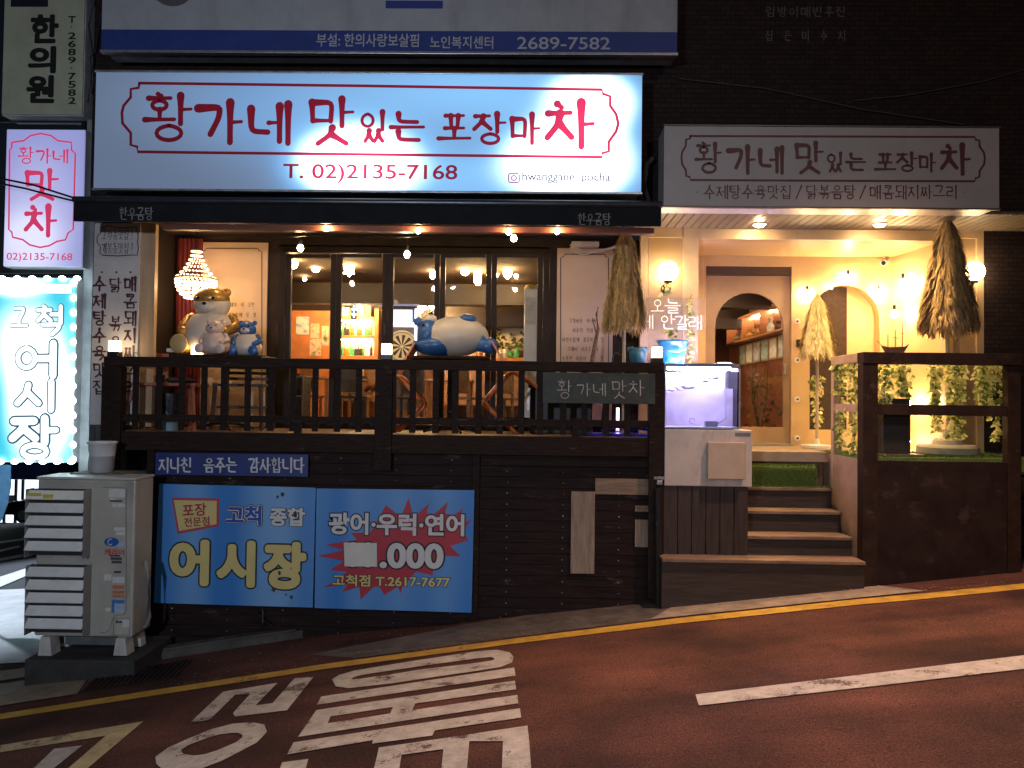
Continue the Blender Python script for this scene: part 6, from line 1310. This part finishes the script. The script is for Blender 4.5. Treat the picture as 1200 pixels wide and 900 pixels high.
mb = MB(); mb.tube([(c_.x+.88*r_*math.cos(k*.1571), c_.y-.006, c_.z+.88*r_*math.sin(k*.1571)) for k in range(41)], .012, 6); mb.build('board_ring', mat('ring_grey', (.25, .3, .28), .5), bd)
spot('dart_spot', (c_.x, c_.y-.8, c_.z+.7), c_, 9, (1, .9, .75), 60)
# bright counter on the right with plants and cups
YQ = 14.6
t = thing('kitchen_counter', 'brightly lit counter with a pale back panel behind the fourth and fifth glass leaves', 'counter', P(575, 470, YQ))
pb('back_panel', mat('counter_back', (.75, .62, .40), .5, var=.15), t, 512, 366, 632, 420, YQ+.5, .05); pb('worktop', SHW, t, 510, 419, 634, 423, YQ, .5); pb('front_panel', mat('counter_front', (.25, .13, .08), .5, var=.3), t, 511, 423.3, 633, 475, YQ+.05, .4)
pb('strip_lamp', glow('counter_strip', (1.0, .74, .36), 220), t, 515, 367, 630, 369, YQ+.1, .03)
pb('hood', mat('hood_brown', (.25, .17, .12), .4, var=.2), t, 508, 342, 634, 364, YQ+.05, .4)
for k, (px, h) in enumerate(((586, 9), (592, 10), (598, 7), (572, 8), (606, 11))):
    p = P(px, 419, YQ+.1); hh = h/900*YQ; o_ = MB().lathe([(.05, 0), (.07, hh*.5), (.05, hh*.8), (.025, hh)], p, 12).build('jar', [mat('jar_white', (.6, .58, .5), .3, var=.1), mat('jar_green', (.1, .4, .15), .3, var=.1)][k in (2, 4)])
    tag(o_, ['white jar, second from the right pair on the lit counter', 'tall white jar in the middle of the lit counter', 'short green bottle on the lit counter', 'white jar at the left end of the lit counter', 'tallest green bottle at the right end of the lit counter'][k], 'jar', 'jars on the lit counter')
rn = random.Random(5)
for px, lab in ((577, 'leafy plant before the lit panel behind the fifth glass leaf'), (610, 'leafy plant at the right end of the lit counter')):
    t = thing('potted_plant', lab, 'plant', P(px, 419, YQ+.25)); p = P(px, 419, YQ+.25); MB().lathe([(.06, 0), (.09, .13), (.075, .13), (.05, .03)], p, 14).build('pot', mat('pot_brown', (.25, .1, .05), .6), t)
    mb = MB()
    for _ in range(46): leafshape(mb, p+Vector((rn.gauss(0, .14), rn.gauss(0, .08), .18+abs(rn.gauss(0, .2)))), rn.uniform(.07, .12), rn)
    mb.build('leaves', mat('plant_leaf', (.10, .12, .04), .5, var=.4), t)
# standing white cooler unit by the right glass leaf
YAx = 10.6
t = thing('standing_air_conditioner', 'tall white standing air conditioner with a yellow figurine box on top', 'air conditioner', P(618, 495, YAx))
x0, x1, z0, z1 = rect(613.5, 338, 629, 495, YAx); MB().box(x0, x1, YAx, YAx+.3, ZI, z1, .015).build('unit_body', mat('aircon_white', (.55, .54, .50), .35, var=.08), t); MB().box(x0+.02, x1-.02, YAx-.006, YAx-.001, z1-.5, z1-.12, .002).build('air_outlet', mat('outlet_grey', (.40, .39, .36), .4), t); MB().box(x0+.06, x0+.09, YAx-.012, YAx-.001, ZI+.3, ZI+.95).build('vertical_trim', ALU, t)
p = P(621, 337, YAx+.1); tag(MB().lathe([(.075, 0), (.08, .03), (.06, .035), (.065, .06), (.03, .075)], (p.x, p.y+.05, z1+.001), 12).build('yellow_basket', mat('yellow_plastic', (.6, .42, .03), .4)), 'small yellow basket on top of the standing air conditioner', 'basket')
# tables, chairs seen below the rail
def ichair(label, px, py, Y, yaw, m_, grp):
    s = P(px, py, Y); t = thing('dining_chair', label, 'chair', (s.x, Y, ZI), grp); RM = Matrix.Translation((s.x, Y, ZI)) @ Matrix.Rotation(yaw, 4, 'Z')
    MB().box(-.21, .21, -.21, .21, .43, .47, .01, RM).build('seat', m_, t)
    bk = MB(); bk.box(-.21, .21, .19, .225, .52, .92, .012, RM); bk.build('backrest', m_, t)
    for sx in (-1, 1):
        for sy in (-1, 1): MB().box(sx*.18-.018, sx*.18+.018, sy*.18-.018, sy*.18+.018, 0, .43 if sy < 0 else .52, .003, RM).build('leg', m_, t)
CH1 = mat('black_chair', (.04, .04, .05), .35, var=.2); CH2 = mat('wicker_brown', (.20, .12, .07), .6, var=.4, scale=30, bump=.5); CH3 = mat('oak_chair', (.36, .18, .08), .45, var=.25)
G_ = 'dining chairs inside the restaurant'
ichair('black dining chair behind the second glass leaf', 408, 455, 11.2, .6, CH1, G_); ichair('oak dining chair behind the second glass leaf by the mullion', 436, 455, 11.8, -2.4, CH3, G_); ichair('wicker dining chair behind the fourth glass leaf', 550, 455, 10.9, .9, CH2, G_); ichair('oak dining chair deep behind the first glass leaf', 372, 455, 12.2, 2.4, CH3, G_); ichair('black dining chair behind the tipped chair on the left', 475, 455, 11.6, -.4, CH1, G_); ichair('wicker dining chair behind the right tipped chair', 596, 455, 11.4, 2.6, CH2, G_)
def itable(label, px, Y):
    s = P(px, 450, Y); t = thing('dining_table', label, 'table', (s.x, Y, ZI), 'dining tables inside the restaurant'); MB().box(s.x-.4, s.x+.4, Y-.35, Y+.35, ZI+.71, ZI+.745, .008).build('tabletop', CH3, t)
    for sx in (-1, 1):
        for sy in (-1, 1): MB().box(s.x+sx*.35-.025, s.x+sx*.35+.025, Y+sy*.3-.025, Y+sy*.3+.025, ZI, ZI+.709, .003).build('leg', CH3, t)
itable('oak dining table behind the first glass leaf', 362, 11.7); itable('oak dining table between the second and third glass leaves', 430, 12.6); itable('oak dining table behind the reclining toy', 525, 12.2)
t = thing('glass_fridge', 'small silver framed drinks fridge behind the first glass leaf', 'fridge', P(352, 495, 10.7)); x0, x1, z0, z1 = rect(340, 440, 355, 495, 10.7)
MB().box(x0, x1, 10.72, 11.1, ZI, z1, .01).build('fridge_body', mat('fridge_dark', (.05, .05, .055), .3), t); mb = MB(); mb.box(x0, x0+.02, 10.70, 10.718, ZI+.03, z1); mb.box(x1-.02, x1, 10.70, 10.718, ZI+.03, z1); mb.box(x0+.021, x1-.021, 10.70, 10.718, z1-.03, z1); mb.box(x0+.021, x1-.021, 10.70, 10.718, z1-.30, z1-.28); mb.build('fridge_frame', ALU, t)
# shelf and photo row on the red side wall seen through the arched door
pic_lamp_z = CZ+1.165
t = thing('wall_shelf', 'long wooden wall shelf with ornaments on the red wall seen through the arched door', 'shelf', (XI1, 12.6, CZ+1.1)); xw = XI1-.002
MB().box(xw-.22, xw, 11.0, 15.4, CZ+1.17, CZ+1.20).build('shelf_board', SHW, t); MB().box(xw-.22, xw, 11.0, 15.4, CZ+1.60, CZ+1.63).build('shelf_board', SHW, t)
for y in (11.0, 12.1, 13.2, 14.3, 15.38): MB().box(xw-.22, xw, y, y+.025, CZ+1.201, CZ+1.599).build('shelf_divider', SHW, t)
MB().box(xw-.06, xw-.04, 11.1, 15.3, CZ+1.57, CZ+1.598).build('strip_lamp', glow('wall_shelf_strip', (1.0, .78, .5), 26), t)
rn = random.Random(9)
for k in range(10):
    y = 11.35+k*.40; h = rn.uniform(.1, .26); o_ = MB().lathe([(.05, 0), (.07, h*.4), (.03, h*.7), (.05, h)], (xw-.12, y, CZ+1.201), 12).build('ornament', rn.choice([mat('ornament_white', (.6, .55, .45), .3), mat('ornament_dark', (.08, .05, .04), .3), mat('ornament_gold', (.5, .3, .08), .3, .5)]))
    tag(o_, 'small ornament in the row on the wall shelf behind the arched door', 'ornament', 'ornaments on the wall shelf')
for k in range(9):
    y = 11.1+k*.46; t = thing('framed_picture', 'small pale framed picture in the row below the wall shelf', 'picture', (xw, y, CZ+.75), 'pictures below the wall shelf')
    MB().box(xw-.02, xw, y, y+.40, CZ+.76, CZ+1.14, .003).build('picture_frame', mat('frame_oak', (.4, .28, .15), .5), t); MB().box(xw-.023, xw-.021, y+.03, y+.37, CZ+.79, CZ+1.11).build('print', [PM1, mat('print_cream', (.78, .74, .62), .5, var=.25, scale=14), mat('print_teal', (.40, .52, .48), .5, var=.5, scale=14)][k % 3], t)
for y in (12.0, 13.6): pendant_p = None
for a, y in ((3.0, 12.2), (3.3, 14.2)):
    p = Vector((a, y, ZC-.06)); t = thing('ceiling_lamp', ['round ceiling lamp nearer the arched door inside', 'round ceiling lamp deeper inside behind the arched door'][y > 13], 'ceiling lamp', p); MB().lathe([(.16, .05), (.16, .01), (.13, -.02)], p, 20).build('lamp_shade', glow('ceiling_disc', (1.0, .74, .46), 48), t)
t = thing('stacked_crate', 'dark stack of crates behind the lower glass of the arched door', 'crate', (X(850, 11.4), 11.4, ZI)); 
for k in range(4): MB().box(X(838, 11.4)+.02*(k % 2), X(864, 11.4)+.02*(k % 2), 11.4, 11.7, ZF+.2*k, ZF+.2*k+.185, .012).build('crate_body', mat('crate_brown', (.10, .06, .04), .6, var=.3), t)
t = thing('reflected_plant', 'tall plant behind the arched door glass standing in for a reflection', 'plant', P(892, 500, 11.2)); mb = MB(); rn = random.Random(31); p = P(890, 510, 11.2)  # built behind the glass in place of plants reflected in it
for _ in range(90): leafshape(mb, p+Vector((rn.gauss(0, .13), rn.gauss(0, .1), rn.uniform(.1, .95))), rn.uniform(.05, .1), rn)
mb.build('leaves', mat('reflected_leaf', (.26, .17, .08), .7, var=.4), t); mb = MB()
for k in range(6): mb.tube([p, p+Vector((rn.gauss(0, .06), 0, .5)), p+Vector((rn.gauss(0, .14), 0, 1.05))], .006, 5)
mb.build('stems', mat('vine_stem'), t)

# ------------------------------------------------------------------ left side: corner, cables, far street
mb = MB(); pbox(mb, 97, 140, 108, 560, 8.9, .3); tag(mb.build('corner_column', mat('grey_steel_panel', (.30, .31, .33), .5, .2, var=.3, scale=4)), 'grey panelled corner column carrying the blade signs', 'column')
t = thing('sign_post', 'dark steel frame holding the blade signs together on the left', 'frame', P(100, 540, 8.95))
for a, b in (((99, 140), (99, 540)), ((0, 141), (104, 141)), ((0, 318), (104, 318))):
    mb = MB(); mb.bar(P(*a, 8.95), P(*b, 8.95), .05, .05, .004); mb.build('frame_bar', BLACKMETAL, t)
for px, lab in (((-20, 205, 40, 217, 84, 231, 96, 236), 'upper black cable crossing the lit blade sign'), ((-20, 211, 30, 221, 80, 234, 112, 240), 'lower black cable crossing the lit blade sign')):
    mb = MB(); mb.tube([P(px[i], px[i+1], 8.3) for i in range(0, 8, 2)], .012, 6); tag(mb.build('power_cable', CABLE), lab, 'cable', 'cables crossing the blade sign')
for a, lab in (((111, 0, 104, 30, 110, 70, 103, 120), 'thin cable running down the wall by the clinic sign'), ((118, 20, 112, 60, 106, 66, 108, 110), 'second thin cable running down the wall by the clinic sign')):
    mb = MB(); mb.tube([P(a[i], a[i+1], 8.55) for i in range(0, 8, 2)], .008, 5); tag(mb.build('wall_cable', CABLE), lab, 'cable')
# far shop, car, banner
YX = 34
t = thing('far_shop', 'brightly lit white shop front far down the side street under a dark blue awning', 'building', P(20, 610, YX))
fx0, fx1, fz0, fz1 = rect(-60, 560, 70, 612, YX)
MB().box(fx0, fx1, YX, YX+5, fz0-2, fz1+6).build('wall', mat('far_dark_wall', (.05, .06, .09), .6, var=.3), t)
MB().box(fx0+.5, fx1, YX-.06, YX-.01, fz0, fz1).build('shop_window', glow('far_window', (.80, .92, 1.0), 1.3), t)
mb = MB(); mb.box(fx0, fx1, YX-.9, YX-.02, fz1+.02, fz1+1.0, .1); mb.build('awning', mat('far_awning_blue', (.03, .06, .22), .5, var=.3), t)
for a in (12, 25, 33): 
    x = X(a, YX); MB().box(x-.06, x+.06, YX-.12, YX-.065, fz0, fz1).build('window_mullion', mat('far_dark_wall'), t)
MB().box(X(13, YX), X(24, YX), YX-.14, YX-.07, Z(588, YX, 20), Z(580, YX, 20)).build('price_list', mat('far_grey_panel', (.3, .35, .36), .5, var=.5, scale=8), t)
def car():
    g = Vector((-18.75, 31.2, gz(-18.75, 31.2))); t = thing('parked_car', 'dark glossy parked car in front of the lit shop far down the side street', 'car', g)
    cx, cy, cz_ = g.x-.3, g.y+.9, gz(g.x-.3, g.y+.9); PA = mat('dark_car_paint', (.012, .014, .022), .18, .2, var=0); s = 1.0
    prof = [(-2.2, .32), (-2.2, .72), (-1.9, .86), (-1.15, .95), (-.5, 1.38), (.75, 1.42), (1.45, 1.02), (2.1, .92), (2.25, .6), (2.2, .32)]
    MB().prism([(cx+x*s, cz_+z_*s) for x, z_ in prof], cy-.85, cy+.85).build('body', PA, t)
    MB().prism([(cx+x, cz_+z_) for x, z_ in ((-1.02, .97), (-.46, 1.33), (.02, 1.35), (.02, .97))], cy-.862, cy-.852).build('side_window', mat('car_glass', (.01, .012, .016), .06, var=0), t); MB().prism([(cx+x, cz_+z_) for x, z_ in ((.1, .97), (.1, 1.35), (.7, 1.36), (1.3, 1.0))], cy-.862, cy-.852).build('side_window', mat('car_glass'), t)
    for x in (-1.4, 1.4):
        w_ = MB().cyl((cx+x, cy-.9, cz_+.33), (cx+x, cy-.68, cz_+.33), .33, seg=22).build('wheel', mat('tyre', (.015, .015, .015), .8), t); MB().cyl((cx+x, cy-.915, cz_+.33), (cx+x, cy-.901, cz_+.33), .2, seg=18).build('rim', ALU, w_)
    MB().box(cx+2.1, cx+2.26, cy-.8, cy-.5, cz_+.68, cz_+.8).build('tail_light', mat('tail_red', (.4, .02, .02), .3), t); MB().box(cx-2.215, cx-2.19, cy-.8, cy-.5, cz_+.68, cz_+.80).build('headlight', WHITEP, t)
    for k in (-.55, .45): MB().box(cx+k, cx+k+.14, cy-.868, cy-.853, cz_+.86, cz_+.885).build('door_handle', ALU, t)
car()
p0 = P(-14, 612, 11); t = thing('feather_banner', 'pale blue printed banner at the very left edge under the cyan sign', 'banner', p0)
mb = MB(); pts = [(-22, 544), (12, 545), (12, 570), (8, 592), (2, 608), (-8, 622), (-22, 626)]; mb.prism([(P(a, b, 11).x, P(a, b, 11).z) for a, b in pts], 11, 11.02); mb.build('banner_cloth', mat('banner_blue', (.18, .36, .60), .6, var=.2, scale=6), t); mb = MB(); mb.tube([P(-22, 540, 11.03), P(-22, 640, 11.03), Vector((P(-22, 640, 11).x, 11.03, gz(-8, 11)))], .02, 7); mb.build('banner_pole', ALU, t)
p = G(70, 640); 
# right edge: neighbouring outside stair
t = thing('neighbour_steps', 'dim concrete steps at the far right edge behind the terrace', 'steps', P(1230, 640, 9.2))
for k, py in enumerate((536, 560, 587, 617)):
    z_ = Z(py, 9.0, 1195); MB().box(X(1193, 9.0, 540), X(1193, 9.0, 540)+1.6, 9.0-.12*k+.0, 9.2, z_-.2, z_, .004).build('step', CONCD, t)
# faint letter relief high on the dark wall
t = thing('wall_lettering', 'faint rows of dark metal letters high on the brick wall', 'sign', P(942, 62, YU)); mb = MB()
for txt, y0_, y1_ in (('림방이매빈후진', 8, 20), ('집 은 미 수 치', 36, 48)): brush_line(mb, txt, 896, y0_, 992, y1_, YU, gap=.2, wt=.13, flare=0)
mb.build('letters', mat('dull_bronze_letter', (.10, .09, .09), .4, .3, var=.1), t)

# fallen leaves, grit and butts along the gutter
mb = MB(); rn = random.Random(77)
for _ in range(420):
    px = rn.uniform(190, 1180); f = (px-190)/990; yb_ = 778-f*96 if px < 800 else 700-(px-800)*.02
    py = (812-(px-158)*.142)-rn.random()**2*34
    if px > 1000: py = 703-(px-1000)*.085-rn.random()*8
    g = G(px, py, .018); a = rn.uniform(0, 6.28); r_ = rn.uniform(.004, .018)
    mb.face([(g.x+r_*math.cos(a+k*1.7)*rn.uniform(.6, 1.3), g.y+r_*math.sin(a+k*1.7)*rn.uniform(.6, 1.3), g.z+rn.uniform(0, .006)) for k in range(4)])
tag(mb.build('litter', mat('leaf_litter', (.16, .12, .08), .8, var=.6, scale=30)), 'scattered grit and dry leaf litter along the gutter', 'litter', kind='stuff')
mb = MB()
for k, (a, b) in enumerate((((300, 716), (318, 733)), ((308, 714), (303, 738)))):
    p_, q_ = P(*a, YR-.03), P(*b, YR-.06); mb.tube([p_, (p_+q_)/2+Vector((.03, -.02, -.03)), q_], .007, 5)
tag(mb.build('loose_tie', CABLE), 'loose black tie dangling below the fish market board', 'tie')

rn = random.Random(41)
for k in range(6):
    p = P(399+k*6.4, 371, YB2+.15); h = rn.uniform(.12, .3); o_ = MB().box(p.x-.07, p.x+.07, p.y-.06, p.y+.06, p.z, p.z+h, .01).build('carton', [mat('carton_yellow', (.5, .36, .08), .5), mat('carton_white', (.6, .57, .5), .5), mat('carton_brown', (.22, .11, .05), .6)][k % 3])
    tag(o_, 'small carton in the row on top of the glowing bottle shelf', 'carton', 'cartons on the bottle shelf')
t = thing('vertical_neon_sign', 'slim upright blue neon strip sign above the bottle shelf', 'neon sign', P(414.5, 372, 13.5)); pb('neon_board', mat('neon_board_navy', (.01, .02, .06), .3), t, 411.5, 346, 418, 374, 13.5, .05)
for k in range(4): pb('neon_stroke', glow('blue_neon', (.25, .6, 1.0), 6), t, 412.5, 348.5+k*6.3, 417, 350.5+k*6.3, 13.49, .008); pb('neon_stroke', glow('blue_neon'), t, 414, 351+k*6.3, 415.5, 353.2+k*6.3, 13.49, .008)
for k in range(7):
    p = P(517+k*9, 419, YQ+.15); h = rn.uniform(.08, .22); o_ = MB().lathe([(.05, 0), (.07, h*.3), (.06, h*.9), (.045, h)], p, 12).build('bowl', [mat('bowl_cream', (.6, .5, .36), .35), mat('bowl_rust', (.4, .13, .05), .35)][k % 2]); tag(o_, 'small crockery piece in the row along the lit counter', 'crockery', 'crockery on the lit counter')
for px, lab in ((345, 'small table bottle group on the oak table behind the first glass leaf'), (425, 'glass and bottle on the oak table between the glass leaves')):
    p = P(px, 447, 11.6 if px < 400 else 12.5); t = thing('table_caddy', lab, 'caddy', (p.x, p.y, ZI+.746)); MB().box(p.x-.1, p.x+.1, p.y-.07, p.y+.07, ZI+.746, ZI+.80, .006).build('tray', mat('caddy_dark', (.05, .04, .035), .4), t)
    for dx in (-.05, .0, .05): MB().lathe([(.022, .801), (.022, .92), (.009, .95), (.009, .98)], (p.x+dx, p.y, ZI), 10).build('bottle', BC[1 if dx else 2], t)

scuff(ACM, (.20, .17, .12), 3.5, .56, .12, (1, 1, .35), .6); scuff(AL, (.40, .39, .35), 5, .56, .15, (.5, 1, 1), .5); scuff(WSIGN, (.24, .22, .20), 1.6, .55, .2, (2, 1, .35), .5)
scuff(bpy.data.materials['white_cabinet'], (.26, .21, .16), 3, .55, .15, (1, 1, .5), .6); scuff(bpy.data.materials['dark_brown_panel'], (.07, .052, .042), 3.2, .57, .08, (1, 1, 1.5), .6); scuff(BROWNF, (.10, .075, .055), 5, .6, .06, (1, 1, 1), .5)
scuff(bpy.data.materials['grey_sign_face'], (.22, .22, .22), 1.4, .5, .2, (2, 1, .3), .5); scuff(bpy.data.materials['cream_side_panel'], (.22, .15, .11), 3, .55, .12, (1, 1, .6), .6); scuff(BB, (.10, .16, .26), 3.5, .6, .08, (1, 1, .6), .45)
scuff(WHITEP, (.4, .38, .34), 6, .58, .1, (1, 1, .5), .4); scuff(GOLD, (.25, .14, .04), 6, .58, .1); scuff(CREAMV, (.42, .36, .30), 4, .56, .18, (1, 1, 1), .5); scuff(BLUEV, (.06, .12, .24), 6, .57, .12, (1, 1, 1), .5)
# aerator hose and filter block in the tank
mb = MB(); mb.tube([(g1-.12, YK+.25, gz1-.02), (g1-.13, YK+.16, gz1-.2), (g1-.10, YK+.14, gz0+.12), (g1-.2, YK+.14, gz0+.05)], .007, 6); o_ = mb.build('aerator_hose', mat('clear_hose', (.35, .36, .45), .3), bpy.data.objects['fish_tank'], True)
mb = MB(); mb.box(g1-.34, g1-.2, YK+.10, YK+.18, gz0+.022, gz0+.085, .012); mb.build('filter_block', mat('filter_grey', (.20, .20, .28), .5), bpy.data.objects['fish_tank'])
mb = MB(); c3 = P(811, 493, YK+.1); mb.tube([(c3.x+.03*math.cos(k*.4), c3.y, c3.z+.03*math.sin(k*.4)) for k in range(14)], .005, 5); mb.build('suction_ring', mat('filter_grey'), bpy.data.objects['fish_tank'])

for m_ in (AWN, BRONZE, BROWNF, bpy.data.materials['dark_brown_panel'], DARKWALL): m_.node_tree.nodes['Principled BSDF'].inputs['Specular IOR Level'].default_value = .1

mb = MB(); mb.tube([P(764, 186, 8.45), P(758, 192, 8.4), P(756, 205, 8.4), P(757, 228, 8.4), P(760, 238, 8.4)], .03, 10); tag(mb.build('conduit', mat('conduit_grey', (.05, .05, .055), .6)), 'grey corrugated conduit curving down between the two signboards', 'conduit')
for a, lab in (((795, 92, 900, 104, 1010, 128, 1130, 146), 'thin wire sagging across the dark brick wall above the unlit signboard'), ((1000, 118, 1060, 112, 1150, 96, 1240, 70), 'thin wire rising to the right across the dark brick wall')):
    mb = MB(); mb.tube([P(a[i], a[i+1], YU-.03) for i in range(0, 8, 2)], .006, 5); tag(mb.build('wall_wire', mat('wire_grey', (.05, .048, .046), .6)), lab, 'cable')
